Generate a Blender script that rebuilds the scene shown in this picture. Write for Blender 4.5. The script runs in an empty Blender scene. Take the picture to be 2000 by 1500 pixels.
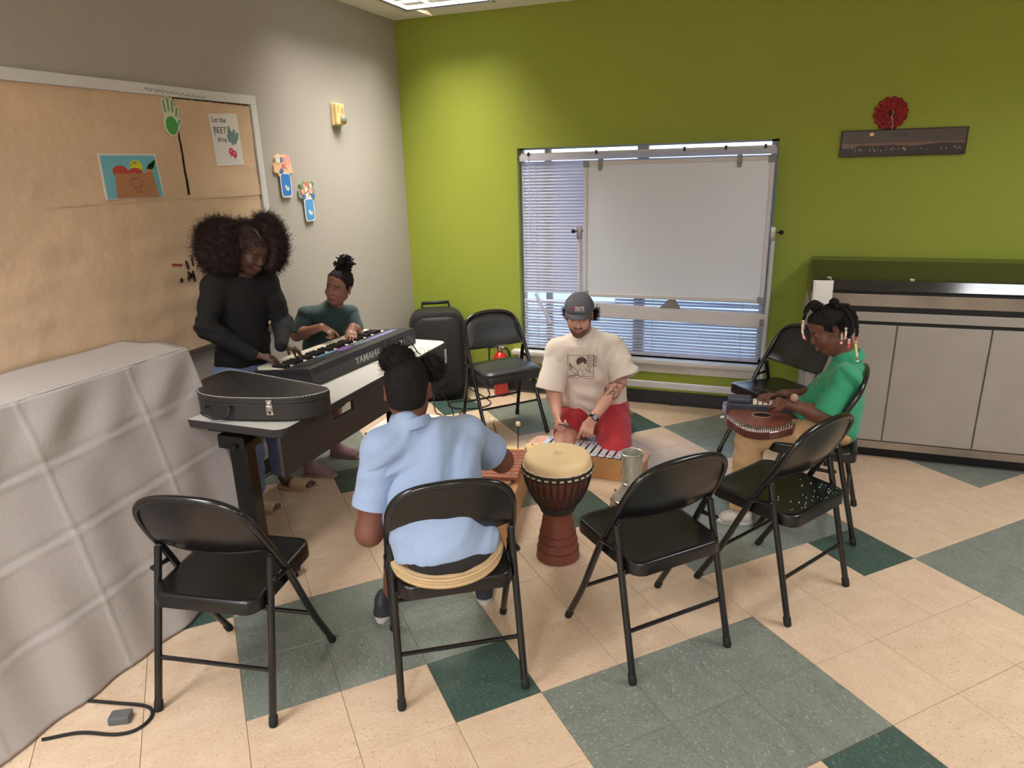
import bpy, bmesh, math, random
import numpy as np
from mathutils import Vector, Matrix
random.seed(7); RNG = np.random.default_rng(11)
SC = bpy.context.scene
COL = SC.collection
PI = math.pi

# ------------------------------------------------------------------ camera, sky, lights, exposure
cam_d = bpy.data.cameras.new('camera'); cam = bpy.data.objects.new('camera', cam_d); COL.objects.link(cam)
cam.matrix_world = Matrix(((0.93634, -0.08076, 0.34168, 0.0), (0.35004, 0.29008, -0.89069, 0.0), (-0.02718, 0.95359, 0.29988, 1.68714), (0, 0, 0, 1)))
cam_d.sensor_width = 36; cam_d.lens = 36*1353.2/2000; cam_d.clip_start = 0.05
SC.camera = cam
SC.view_settings.view_transform = 'Standard'; SC.view_settings.look = 'None'
SC.view_settings.gamma = 1.0; SC.view_settings.use_curve_mapping = False
SC.view_settings.exposure = 0.16
W = bpy.data.worlds.new('sky'); SC.world = W; W.use_nodes = True
wn = W.node_tree.nodes; wl = W.node_tree.links
bg = wn['Background']
tc = wn.new('ShaderNodeTexCoord'); sp = wn.new('ShaderNodeSeparateXYZ'); cr = wn.new('ShaderNodeValToRGB')
wl.new(tc.outputs['Generated'], sp.inputs[0]); wl.new(sp.outputs['Z'], cr.inputs[0])
cr.color_ramp.elements[0].color = (0.66, 0.80, 1.0, 1); cr.color_ramp.elements[0].position = 0.0
cr.color_ramp.elements[1].color = (0.42, 0.62, 1.0, 1); cr.color_ramp.elements[1].position = 0.7
wl.new(cr.outputs[0], bg.inputs[0]); bg.inputs[1].default_value = 3.2

LAMP_W = 40.0
LAMP_COL = [(1.0, 0.95, 0.87)]+[(0.95, 0.97, 1.0)]*6
#            centre x, y,  size x, size y, power, spread
LAMPS = [(-2.145, 4.03, 0.65, 1.22, 30, 96), (-2.145, 0.15, 0.65, 1.22, 46, 155),
         (1.75, 2.6, 0.65, 1.22, 46, 150), (1.75, -1.7, 0.65, 1.22, 75, 170), (-0.2, -1.7, 0.65, 1.22, 80, 170), (-0.2, -4.2, 0.65, 1.22, 220, 178), (-2.145, -3.2, 0.65, 1.22, 110, 175)]  # central and far-back lamps: unseen fill added to brighten camera-facing surfaces

# ------------------------------------------------------------------ helpers
def srgb(r, g, b):
    f = lambda c: c/12.92 if c <= 0.04045 else ((c+0.055)/1.055)**2.4
    return tuple(f(x/255.0) for x in (r, g, b))

def obj(name, me, parent=None, loc=None, mat=None):
    o = bpy.data.objects.new(name, me); COL.objects.link(o)
    if parent is not None: o.parent = parent
    if loc is not None: o.location = loc
    if mat is not None and me is not None and hasattr(me, 'materials') and len(me.materials) == 0: me.materials.append(mat)
    return o

def thing(name, label, cat, loc=(0, 0, 0), rz=0.0, group=None):
    o = bpy.data.objects.new(name, None); COL.objects.link(o); o.empty_display_size = 0.05
    o.location = loc; o.rotation_euler = (0, 0, rz); tag(o, label, cat, group); return o

def tag(o, label, cat, group=None):
    o['label'] = label; o['category'] = cat
    if group: o['group'] = group
    return o

def struct(o): o['kind'] = 'structure'; return o

def copy_tree(o, parent=None):
    c = o.copy(); COL.objects.link(c); c.parent = parent
    for ch in list(o.children): copy_tree(ch, c)
    return c

class MB:
    """collects geometry for one mesh object"""
    def __init__(s): s.v = []; s.f = []; s.sm = []; s.mi = []; s.cur = 0
    def add(s, v, f, smooth=False):
        n = len(s.v); s.v += [tuple(x) for x in v]
        for q in f: s.f.append(tuple(i+n for i in q)); s.sm.append(smooth); s.mi.append(s.cur)
    def box(s, a, b, M=None, bev=0.0):
        x0, y0, z0 = a; x1, y1, z1 = b
        if bev <= 0:
            v = [(x0,y0,z0),(x1,y0,z0),(x1,y1,z0),(x0,y1,z0),(x0,y0,z1),(x1,y0,z1),(x1,y1,z1),(x0,y1,z1)]
            f = [(3,2,1,0),(4,5,6,7),(0,1,5,4),(1,2,6,5),(2,3,7,6),(3,0,4,7)]
        else:
            bm = bmesh.new(); bmesh.ops.create_cube(bm, size=1.0)
            for q in bm.verts: q.co = ((x0+x1)/2+q.co.x*(x1-x0), (y0+y1)/2+q.co.y*(y1-y0), (z0+z1)/2+q.co.z*(z1-z0))
            bmesh.ops.bevel(bm, geom=bm.edges[:], offset=bev, segments=2, affect='EDGES', profile=0.6)
            bm.verts.index_update(); v = [tuple(q.co) for q in bm.verts]; f = [tuple(q.index for q in p.verts) for p in bm.faces]; bm.free()
        if M is not None: v = [tuple(M @ Vector(p)) for p in v]
        s.add(v, f)
    def tube(s, pts, r, n=10, caps=True, closed=False):
        P = [Vector(p) for p in pts]; m = len(P)
        R = r if hasattr(r, '__len__') else [r]*m
        up = None; rings = []
        for i in range(m):
            if closed: t = (P[(i+1) % m]-P[(i-1) % m])
            else: t = (P[min(i+1, m-1)]-P[max(i-1, 0)])
            t = t.normalized() if t.length > 1e-9 else Vector((0, 0, 1))
            if up is None:
                a = Vector((0, 0, 1)) if abs(t.z) < 0.9 else Vector((1, 0, 0)); up = (a-t*a.dot(t)).normalized()
            else:
                up = up-t*up.dot(t); up = up.normalized() if up.length > 1e-6 else t.orthogonal().normalized()
            w = t.cross(up)
            rings.append([P[i]+(up*math.cos(2*PI*k/n)+w*math.sin(2*PI*k/n))*R[i] for k in range(n)])
        v = [p for rg in rings for p in rg]; f = []
        for i in range(m if closed else m-1):
            j = (i+1) % m
            for k in range(n):
                f.append((i*n+k, i*n+(k+1) % n, j*n+(k+1) % n, j*n+k))
        if caps and not closed: f.append(tuple(range(n-1, -1, -1))); f.append(tuple((m-1)*n+k for k in range(n)))
        s.add(v, f, True)
    def lathe(s, prof, n=32, M=None, center=(0, 0, 0), cap0=True, cap1=True):
        v = []; f = []; m = len(prof)
        for (r, z) in prof:
            for k in range(n):
                p = Vector((r*math.cos(2*PI*k/n), r*math.sin(2*PI*k/n), z))
                if M is not None: p = M @ p
                v.append(p+Vector(center))
        for i in range(m-1):
            for k in range(n): f.append((i*n+k, i*n+(k+1) % n, (i+1)*n+(k+1) % n, (i+1)*n+k))
        if cap0: f.append(tuple(range(n-1, -1, -1)))
        if cap1: f.append(tuple((m-1)*n+k for k in range(n)))
        s.add(v, f, True)
    def prism(s, poly, z0, z1, M=None):
        n = len(poly)
        v = [(x, y, z0) for x, y in poly]+[(x, y, z1) for x, y in poly]
        if M is not None: v = [tuple(M @ Vector(p)) for p in v]
        f = [tuple(range(n-1, -1, -1)), tuple(range(n, 2*n))]+[(i, (i+1) % n, n+(i+1) % n, n+i) for i in range(n)]
        s.add(v, f)
    def sphere(s, c, r, nu=14, nv=8, sc=(1, 1, 1)):
        prof = [(max(1e-5, math.sin(PI*i/nv)), -math.cos(PI*i/nv)) for i in range(nv+1)]
        M = Matrix.Diagonal((r*sc[0], r*sc[1], r*sc[2])).to_4x4()
        s.lathe(prof, nu, M, c, False, False)
    def build(s, name, mats, parent=None, loc=None, bevel=0, sub=0, autosmooth=True):
        me = bpy.data.meshes.new(name); me.from_pydata(s.v, [], s.f)
        if not isinstance(mats, (list, tuple)): mats = [mats]
        for m in mats: me.materials.append(m)
        me.polygons.foreach_set('use_smooth', s.sm); me.polygons.foreach_set('material_index', s.mi)
        me.update()
        o = obj(name, me, parent, loc)
        if autosmooth and any(s.sm): 
            for e in me.edges: pass
            try: me.set_sharp_from_angle(angle=math.radians(42))
            except Exception: pass
        if bevel:
            b = o.modifiers.new('bevel', 'BEVEL'); b.width = bevel; b.segments = 2; b.limit_method = 'ANGLE'; b.angle_limit = math.radians(40)
        if sub:
            b = o.modifiers.new('sub', 'SUBSURF'); b.levels = sub; b.render_levels = sub
        return o

def rrect(w, d, r, n=6, cx=0, cy=0):
    out = []
    for (sx, sy, a0) in ((1, 1, 0), (-1, 1, PI/2), (-1, -1, PI), (1, -1, 1.5*PI)):
        for i in range(n+1):
            a = a0+PI/2*i/n
            out.append((cx+sx*(w/2-r)+r*math.cos(a), cy+sy*(d/2-r)+r*math.sin(a)))
    return out

def ellipse(cx, cy, rx, ry, n=20, rot=0):
    c, s_ = math.cos(rot), math.sin(rot)
    return [(cx+rx*math.cos(t)*c-ry*math.sin(t)*s_, cy+rx*math.cos(t)*s_+ry*math.sin(t)*c) for t in [2*PI*k/n for k in range(n)]]

def capsule2(a, b, r, n=8):
    a = Vector(a); b = Vector(b); t = math.atan2(b.y-a.y, b.x-a.x); out = []
    for i in range(n+1):
        q = t-PI/2+PI*i/n; out.append((b.x+r*math.cos(q), b.y+r*math.sin(q)))
    for i in range(n+1):
        q = t+PI/2+PI*i/n; out.append((a.x+r*math.cos(q), a.y+r*math.sin(q)))
    return out

def spline(pts, n=8):
    """Catmull-Rom through 3-D points"""
    P = [np.array(p, float) for p in pts]; P = [2*P[0]-P[1]]+P+[2*P[-1]-P[-2]]; out = []
    for i in range(1, len(P)-2):
        for k in range(n):
            t = k/n
            out.append(tuple(0.5*((2*P[i])+(-P[i-1]+P[i+1])*t+(2*P[i-1]-5*P[i]+4*P[i+1]-P[i+2])*t*t+(-P[i-1]+3*P[i]-3*P[i+1]+P[i+2])*t**3)))
    out.append(tuple(P[-2])); return out

# ------------------------------------------------------------------ materials
def M(name, col, rough=0.5, metal=0.0, spec=0.5, var=None, bump=None, coat=0.0, sheen=0.0, aniso=(1, 1, 1), sss=0.0, attr=False, coords='Object', trans=0.0):
    m = bpy.data.materials.new(name); m.use_nodes = True
    nt = m.node_tree; N = nt.nodes; L = nt.links; p = N['Principled BSDF']
    p.inputs['Base Color'].default_value = (*col, 1); p.inputs['Roughness'].default_value = rough
    p.inputs['Metallic'].default_value = metal; p.inputs['Specular IOR Level'].default_value = spec
    p.inputs['Coat Weight'].default_value = coat; p.inputs['Sheen Weight'].default_value = sheen
    if trans: p.inputs['Transmission Weight'].default_value = trans
    if sss:
        p.inputs['Subsurface Weight'].default_value = sss; p.inputs['Subsurface Radius'].default_value = (0.02, 0.008, 0.004); p.inputs['Subsurface Scale'].default_value = 0.4
    mp = None
    def vec():
        nonlocal mp
        if mp is None:
            t = N.new('ShaderNodeTexCoord'); mp = N.new('ShaderNodeMapping'); mp.inputs['Scale'].default_value = aniso
            L.new(t.outputs[coords], mp.inputs['Vector'])
        return mp.outputs[0]
    src = None
    if attr:
        a = N.new('ShaderNodeVertexColor'); a.layer_name = 'col'; src = a.outputs['Color']; L.new(src, p.inputs['Base Color'])
    if var:
        nz = N.new('ShaderNodeTexNoise'); nz.inputs['Scale'].default_value = var[0]; nz.inputs['Detail'].default_value = 5
        L.new(vec(), nz.inputs['Vector'])
        mr = N.new('ShaderNodeMapRange'); mr.inputs['From Min'].default_value = 0.3; mr.inputs['From Max'].default_value = 0.7
        mr.inputs['To Min'].default_value = 1-var[1]; mr.inputs['To Max'].default_value = 1+var[1]
        L.new(nz.outputs['Fac'], mr.inputs['Value'])
        mx = N.new('ShaderNodeMix'); mx.data_type = 'RGBA'; mx.blend_type = 'MULTIPLY'; mx.inputs['Factor'].default_value = 1
        if src is not None: L.new(src, mx.inputs['A'])
        else: mx.inputs['A'].default_value = (*col, 1)
        L.new(mr.outputs[0], mx.inputs['B']); L.new(mx.outputs['Result'], p.inputs['Base Color'])
    if bump:
        bz = N.new('ShaderNodeTexNoise'); bz.inputs['Scale'].default_value = bump[0]; bz.inputs['Detail'].default_value = bump[2] if len(bump) > 2 else 3
        L.new(vec(), bz.inputs['Vector'])
        b = N.new('ShaderNodeBump'); b.inputs['Strength'].default_value = bump[1]; b.inputs['Distance'].default_value = 0.01
        L.new(bz.outputs['Fac'], b.inputs['Height']); L.new(b.outputs[0], p.inputs['Normal'])
    return m

def emit(name, col, st):
    m = bpy.data.materials.new(name); m.use_nodes = True; N = m.node_tree.nodes; p = N['Principled BSDF']
    p.inputs['Base Color'].default_value = (*col, 1); p.inputs['Emission Color'].default_value = (*col, 1); p.inputs['Emission Strength'].default_value = st
    return m

def vct(name, base, dark, light, amt):
    """vinyl composition tile: mottled streaky chips, random per tile"""
    m = bpy.data.materials.new(name); m.use_nodes = True; N = m.node_tree.nodes; L = m.node_tree.links; p = N['Principled BSDF']
    t = N.new('ShaderNodeTexCoord'); oi = N.new('ShaderNodeObjectInfo'); ml = N.new('ShaderNodeMath'); ml.operation = 'MULTIPLY'; ml.inputs[1].default_value = 57.0
    L.new(oi.outputs['Random'], ml.inputs[0])
    va = N.new('ShaderNodeVectorMath'); va.operation = 'ADD'; L.new(t.outputs['Object'], va.inputs[0]); L.new(ml.outputs[0], va.inputs[1])
    mp = N.new('ShaderNodeMapping'); mp.inputs['Scale'].default_value = (1, 2.6, 1); mp.inputs['Rotation'].default_value = (0, 0, 0.9); L.new(va.outputs[0], mp.inputs['Vector'])
    def nz(scale, det, a, b, vec):
        n = N.new('ShaderNodeTexNoise'); n.inputs['Scale'].default_value = scale; n.inputs['Detail'].default_value = det; L.new(vec, n.inputs['Vector'])
        r = N.new('ShaderNodeMapRange'); r.inputs['From Min'].default_value = a; r.inputs['From Max'].default_value = b; L.new(n.outputs['Fac'], r.inputs['Value']); return r.outputs[0]
    f1 = nz(70, 3, 0.57, 0.70, mp.outputs[0]); f2 = nz(75, 2, 0.60, 0.72, mp.outputs[0]); f3 = nz(7, 4, 0.3, 0.75, mp.outputs[0])
    def mix(a, b, f, sc=1.0):
        x = N.new('ShaderNodeMix'); x.data_type = 'RGBA'
        if sc != 1.0:
            k = N.new('ShaderNodeMath'); k.operation = 'MULTIPLY'; k.inputs[1].default_value = sc; L.new(f, k.inputs[0]); f = k.outputs[0]
        L.new(f, x.inputs['Factor'])
        for s_, q in (('A', a), ('B', b)):
            if isinstance(q, tuple): x.inputs[s_].default_value = (*q, 1)
            else: L.new(q, x.inputs[s_])
        return x.outputs['Result']
    c = mix(base, dark, f3, amt*0.55); c = mix(c, dark, f1, amt); c = mix(c, light, f2, amt*0.9)
    L.new(c, p.inputs['Base Color'])
    p.inputs['Roughness'].default_value = 0.38; p.inputs['Specular IOR Level'].default_value = 0.4
    rr = nz(9, 3, 0.3, 0.7, va.outputs[0]); r2 = N.new('ShaderNodeMapRange'); r2.inputs['To Min'].default_value = 0.30; r2.inputs['To Max'].default_value = 0.5; L.new(rr, r2.inputs['Value']); L.new(r2.outputs[0], p.inputs['Roughness'])
    return m

mat_wall_taupe = M('taupe_wall_paint', srgb(177, 171, 162), 0.7, bump=(160, 0.25), spec=0.25)
mat_wall_green = M('lime_wall_paint', srgb(152, 164, 62), 0.6, bump=(160, 0.22), spec=0.3, var=(1.5, 0.03))
mat_ceiling = M('ceiling_paint', srgb(240, 234, 224), 0.9, bump=(90, 0.2))
mat_cove = M('black_cove_base', srgb(44, 43, 46), 0.45, var=(20, 0.2), bump=(60, 0.1))
mat_white_trim = M('white_trim_paint', srgb(216, 215, 214), 0.45, var=(12, 0.03))
mat_sill = M('painted_sill', srgb(206, 200, 190), 0.4, var=(10, 0.04))
mat_cream = vct('cream_vinyl_tile', srgb(207, 182, 155), srgb(160, 124, 92), srgb(230, 208, 180), 0.55)
mat_grey = vct('sage_vinyl_tile', srgb(122, 127, 116), srgb(84, 94, 86), srgb(170, 174, 158), 0.85)
mat_dark = vct('dark_green_vinyl_tile', srgb(62, 82, 73), srgb(42, 60, 54), srgb(118, 138, 124), 0.7)
mat_grout = M('tile_joint', srgb(112, 84, 58), 0.9)
mat_black_metal = M('black_enamel', srgb(22, 21, 21), 0.18, spec=0.55, var=(6, 0.08), bump=(300, 0.02))
mat_black_pan = M('black_enamel_pan', srgb(17, 16, 17), 0.26, spec=0.5, var=(5, 0.12), bump=(180, 0.03))
mat_vinyl = M('dark_vinyl_upholstery', srgb(40, 42, 44), 0.42, spec=0.5, bump=(140, 0.08))
mat_rubber = M('black_rubber', srgb(30, 29, 28), 0.7, spec=0.3)
mat_black_plastic = M('black_plastic', srgb(32, 31, 32), 0.45, spec=0.4, bump=(220, 0.04))
mat_dark_plastic = M('charcoal_plastic', srgb(42, 41, 45), 0.4, spec=0.45)
mat_chrome = M('bright_metal', srgb(205, 200, 190), 0.22, metal=1.0, bump=(30, 0.03))
mat_steel = M('brushed_steel', srgb(170, 168, 162), 0.38, metal=1.0)
# ------------------------------------------------------------------ room shell
XL, XR, YB, YF, ZC = -2.685, 3.6, 4.855, -5.4, 2.70
WX0, WX1, WZ0, WZ1 = -1.775, -0.035, 0.345, 1.805           # window opening
T = 0.12
def wallbox(name, boxes, mat):
    mb = MB()
    for a, b in boxes: mb.box(a, b)
    return struct(mb.build(name, mat))
wallbox('wall_left', [((XL-T, YF-T, -0.05), (XL, YB+T, ZC))], mat_wall_taupe)
wallbox('wall_back', [((XL, YB, -0.05), (WX0, YB+T, ZC)), ((WX1, YB, -0.05), (XR, YB+T, ZC)), ((WX0, YB, -0.05), (WX1, YB+T, WZ0)), ((WX0, YB, WZ1), (WX1, YB+T, ZC))], mat_wall_green)
wallbox('wall_right', [((XR, YF-T, -0.05), (XR+T, YB+T, ZC))], mat_wall_taupe)
wallbox('wall_front', [((XL, YF-T, -0.05), (XR, YF, ZC))], mat_wall_taupe)
holes = []
def ceil_boxes():
    xs = sorted({XL, XR} | {v for l in LAMPS for v in (l[0]-l[2]/2, l[0]+l[2]/2)}); ys = sorted({YF, YB} | {v for l in LAMPS for v in (l[1]-l[3]/2, l[1]+l[3]/2)})
    out = []
    for i in range(len(xs)-1):
        for j in range(len(ys)-1):
            cx, cy = (xs[i]+xs[i+1])/2, (ys[j]+ys[j+1])/2
            if any(abs(cx-l[0]) < l[2]/2 and abs(cy-l[1]) < l[3]/2 for l in LAMPS): continue
            out.append(((xs[i], ys[j], ZC), (xs[i+1], ys[j+1], ZC+0.02)))
    return out
wallbox('ceiling', ceil_boxes()+[((XL-T, YF-T, ZC+0.14), (XR+T, YB+T, ZC+0.2))], mat_ceiling)
for nm, a, b in (('baseboard_back', (XL+0.006, YB-0.006, 0), (XR, YB, 0.10)), ('baseboard_left', (XL, YF, 0), (XL+0.006, YB, 0.10))):
    mb = MB(); mb.box(a, b)
    if nm == 'baseboard_back': mb.tube([(XL, YB-0.008, 0.006), (XR, YB-0.008, 0.006)], 0.007, 6)
    else: mb.tube([(XL+0.008, YF, 0.006), (XL+0.008, YB, 0.006)], 0.007, 6)
    struct(mb.build(nm, mat_cove))

# floor: joint bed plus vinyl tiles laid on the diagonal
mb = MB(); mb.box((XL-T, YF-T, -0.06), (XR+T, YB+T, -0.0015)); floor = struct(mb.build('floor', mat_grout))
TS = 0.3048; GO = (-1.05, 1.808); C45 = math.sqrt(0.5)
def tile_mesh(mat):
    b = MB(); h = TS/2-0.0007; e = 0.0009
    b.v = [(-h,-h,-0.0015),(h,-h,-0.0015),(h,h,-0.0015),(-h,h,-0.0015),(-h+e,-h+e,0),(h-e,-h+e,0),(h-e,h-e,0),(-h+e,h-e,0)]
    b.f = [(4,5,6,7),(0,1,5,4),(1,2,6,5),(2,3,7,6),(3,0,4,7)]; b.sm = [False]*5; b.mi = [0]*5
    me = bpy.data.meshes.new('tile'); me.from_pydata(b.v, [], b.f); me.materials.append(mat); return me
TM = {'c': tile_mesh(mat_cream), 'g': tile_mesh(mat_grey), 'd': tile_mesh(mat_dark)}
def tile_kind(i, j):
    for m in range(-12, 13):
        for n in range(-12, 13):
            a, b = 3*m+3*n, 3*m-3*n
            if i == a and j == b: return 'd'
            if a-2 <= i < a+1 and b-2 <= j < b: return 'g'
    return 'c'
rest = {'c': MB(), 'g': MB(), 'd': MB()}; cand = []
for i in range(-26, 27):
    for j in range(-26, 27):
        u, v = i+0.5, j+0.5
        x = GO[0]+TS*(u*C45+v*C45); y = GO[1]+TS*(u*C45-v*C45)
        if not (XL-0.16 < x < XR and -2.6 < y < YB+0.16): continue
        fwd = -0.358*x+0.934*y; side = 0.936*x+0.350*y
        vis = fwd > 0.9 and abs(side) < 0.80*fwd+0.35
        cand.append((not vis, math.hypot(x, y), i, j, x, y))
cand.sort()
for r, (nv, d, i, j, x, y) in enumerate(cand):
    k = tile_kind(i, j)
    if r < 285 and not nv:
        o = obj('tile', TM[k], floor, (x, y, 0)); o.rotation_euler = (0, 0, PI/4+random.randrange(4)*PI/2)
    else:
        h = TS/2-0.0007
        rest[k].add([(x+p*h*C45-q_*h*C45, y+p*h*C45+q_*h*C45, -0.0002) for p, q_ in ((-1,-1),(1,-1),(1,1),(-1,1))], [(0,1,2,3)])
allr = MB()
for n_, k in enumerate('cgd'):
    allr.cur = n_; allr.add(rest[k].v, rest[k].f)
o = allr.build('tile_field', [mat_cream, mat_grey, mat_dark], floor); o['kind'] = 'stuff'

# window: recess, frame, mullions, glass, sill
mat_alu = M('window_frame_paint', srgb(188, 190, 198), 0.4, spec=0.4)
mb = MB()
FY0, FY1 = YB+0.075, YB+0.115
for a, b in (((WX0, FY0, WZ0), (WX0+0.02, FY1, WZ1)), ((WX1-0.045, FY0, WZ0), (WX1, FY1, WZ1)), ((WX0, FY0, WZ1-0.012), (WX1, FY1, WZ1)), ((WX0, FY0, WZ0), (WX1, FY1, WZ0+0.018))): mb.box(a, b)
win = struct(mb.build('window_1', mat_alu))
for cx, w in ((-1.572, 0.045), (-0.896, 0.075)):
    m2 = MB(); m2.box((cx-w/2, FY0, WZ0+0.018), (cx+w/2, FY1, WZ1-0.012)); m2.build('mullion', mat_alu, win)
mat_glass = bpy.data.materials.new('window_glass'); mat_glass.use_nodes = True
N = mat_glass.node_tree.nodes; L = mat_glass.node_tree.links
tr = N.new('ShaderNodeBsdfTransparent'); tr.inputs[0].default_value = (0.92, 0.96, 0.97, 1); gl = N.new('ShaderNodeBsdfGlossy'); gl.inputs['Roughness'].default_value = 0.02
fr = N.new('ShaderNodeFresnel'); fr.inputs[0].default_value = 1.45; mxs = N.new('ShaderNodeMixShader')
L.new(fr.outputs[0], mxs.inputs[0]); L.new(tr.outputs[0], mxs.inputs[1]); L.new(gl.outputs[0], mxs.inputs[2]); L.new(mxs.outputs[0], N['Material Output'].inputs[0])
for x0, x1 in ((WX0+0.02, -1.5945), (-1.5495, -0.9335), (-0.8585, WX1-0.045)):
    m2 = MB(); m2.box((x0, FY0+0.018, WZ0+0.018), (x1, FY0+0.023, WZ1-0.012)); m2.build('pane', mat_glass, win)
mb = MB(); mb.box((-1.835, YB-0.075, WZ0-0.032), (-0.01, YB+0.075, WZ0), bev=0.008); sill = struct(mb.build('trim_1', mat_sill))
m2 = MB(); m2.box((-1.80, YB-0.03, WZ0-0.10), (-0.045, YB, WZ0-0.032)); m2.build('apron', mat_sill, sill)
m2 = MB()
for k in range(5): m2.tube([(-1.795+k*0.43, YB-0.031, WZ0-0.092), (-1.795+k*0.43, YB-0.036, WZ0-0.092)], 0.004, 8)
m2.build('nail_head', mat_chrome, sill)

# outdoors seen through the slats
mat_out = M('concrete_yard', srgb(205, 205, 205), 0.9, var=(0.4, 0.12))
mb = MB(); mb.box((-14, YB+T, -0.35), (12, 40, -0.25)); struct(mb.build('ground', mat_out))

# venetian blind
mat_slat = bpy.data.materials.new('blind_slat_enamel'); mat_slat.use_nodes = True
N = mat_slat.node_tree.nodes; L = mat_slat.node_tree.links; p = N['Principled BSDF']
p.inputs['Base Color'].default_value = (*srgb(236, 235, 244), 1); p.inputs['Roughness'].default_value = 0.45
tl = N.new('ShaderNodeBsdfTranslucent'); tl.inputs[0].default_value = (*srgb(205, 206, 222), 1); ms = N.new('ShaderNodeMixShader'); ms.inputs[0].default_value = 0.35
L.new(p.outputs[0], ms.inputs[1]); L.new(tl.outputs[0], ms.inputs[2]); L.new(ms.outputs[0], N['Material Output'].inputs[0])
blind = thing('venetian_blind', 'white horizontal slat blind with broken slats in the window', 'blind', (-0.905, YB+0.04, WZ0))
BLX0, BLX1 = -0.848, 0.848
def slat_mesh(x0, x1, w=0.0255):
    mb = MB(); n = 4; v = []; f = []
    for x in (x0, x1):
        for s_ in (0, 1):
            for k in range(n+1):
                t = k/n-0.5; v.append((x, t*w, 0.0016*(1-4*t*t)-s_*0.0006))
    m = n+1
    for k in range(n):
        f.append((k, k+1, 2*m+k+1, 2*m+k)); f.append((m+k+1, m+k, 3*m+k, 3*m+k+1))
    f += [(0, 2*m, 3*m, m), (n, m+n, 3*m+n, 2*m+n)]
    mb.add(v, f, True); me = bpy.data.meshes.new('slat'); me.from_pydata(mb.v, [], mb.f); me.polygons.foreach_set('use_smooth', [True]*len(me.polygons)); me.materials.append(mat_slat); return me
SLAT = slat_mesh(BLX0, BLX1); PITCH = 0.0222
nsl = 61
for k in range(nsl):
    z = 0.025+PITCH*k
    if k in (17, 18): continue                      # missing slats: the gap above the broken one
    low = k < 19
    o = obj('slat', SLAT, blind, (0, 0, z))
    tilt = 29+random.uniform(-3.5, 3.5) if low else 60+random.uniform(-1.5, 1.5)
    sag = random.uniform(-0.003, 0.003) if low else 0
    o.rotation_euler = (math.radians(tilt), sag, 0)
SL2 = slat_mesh(0.0, 0.25)
for a, b, rot in (((-0.758, -0.014, 0.428), 61, 0.0),):
    o = obj('slat', SL2, blind, a); o.rotation_euler = (Matrix.Rotation(math.radians(62), 4, 'Y') @ Matrix.Rotation(math.radians(-88), 4, 'X')).to_euler(); o['label'] = 'snapped slat hanging down at an angle'
SL3 = slat_mesh(-0.16, BLX1)
for z in (0.025+PITCH*17, 0.025+PITCH*18):
    o = obj('slat', SL3, blind, (0, 0, z)); o.rotation_euler = (math.radians(30), 0.004, 0)
mb = MB(); mb.box((-0.85, -0.019, 1.388), (0.85, 0.019, 1.425)); mb.build('headrail', mat_white_trim, blind)
mb = MB(); mb.box((-0.858, -0.026, 1.372), (0.862, -0.020, 1.388+0.022), bev=0.002); mb.build('valance', mat_slat, blind)
mb = MB(); mb.box((-0.846, -0.012, 0.004), (0.846, 0.012, 0.018), bev=0.003); mb.build('bottom_rail', mat_slat, blind)
for x in (-0.835, -0.745, -0.385, 0.115, 0.722):
    mb = MB()
    mb.tube([(x, -0.0145, 0.01), (x, -0.0145, 1.39)], 0.0012, 5); mb.tube([(x, 0.0145, 0.01), (x, 0.0145, 1.39)], 0.0012, 5)
    for k in range(nsl): mb.tube([(x, -0.0145, 0.014+PITCH*k), (x, 0.0145, 0.022+PITCH*k)], 0.0008, 4)
    mb.build('ladder_cord', mat_white_trim, blind)
mb = MB(); mb.tube([(-0.79, -0.03, 1.39), (-0.787, -0.032, 0.75)], 0.0035, 7); mb.build('tilt_wand', mat_slat, blind)
for x in (-0.79, -0.30, 0.29, 0.55, 0.79):
    mb = MB(); mb.box((x-0.008, -0.030, 1.405), (x+0.008, -0.018, 1.432), bev=0.002); mb.build('bracket', mat_dark_plastic, blind)

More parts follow.
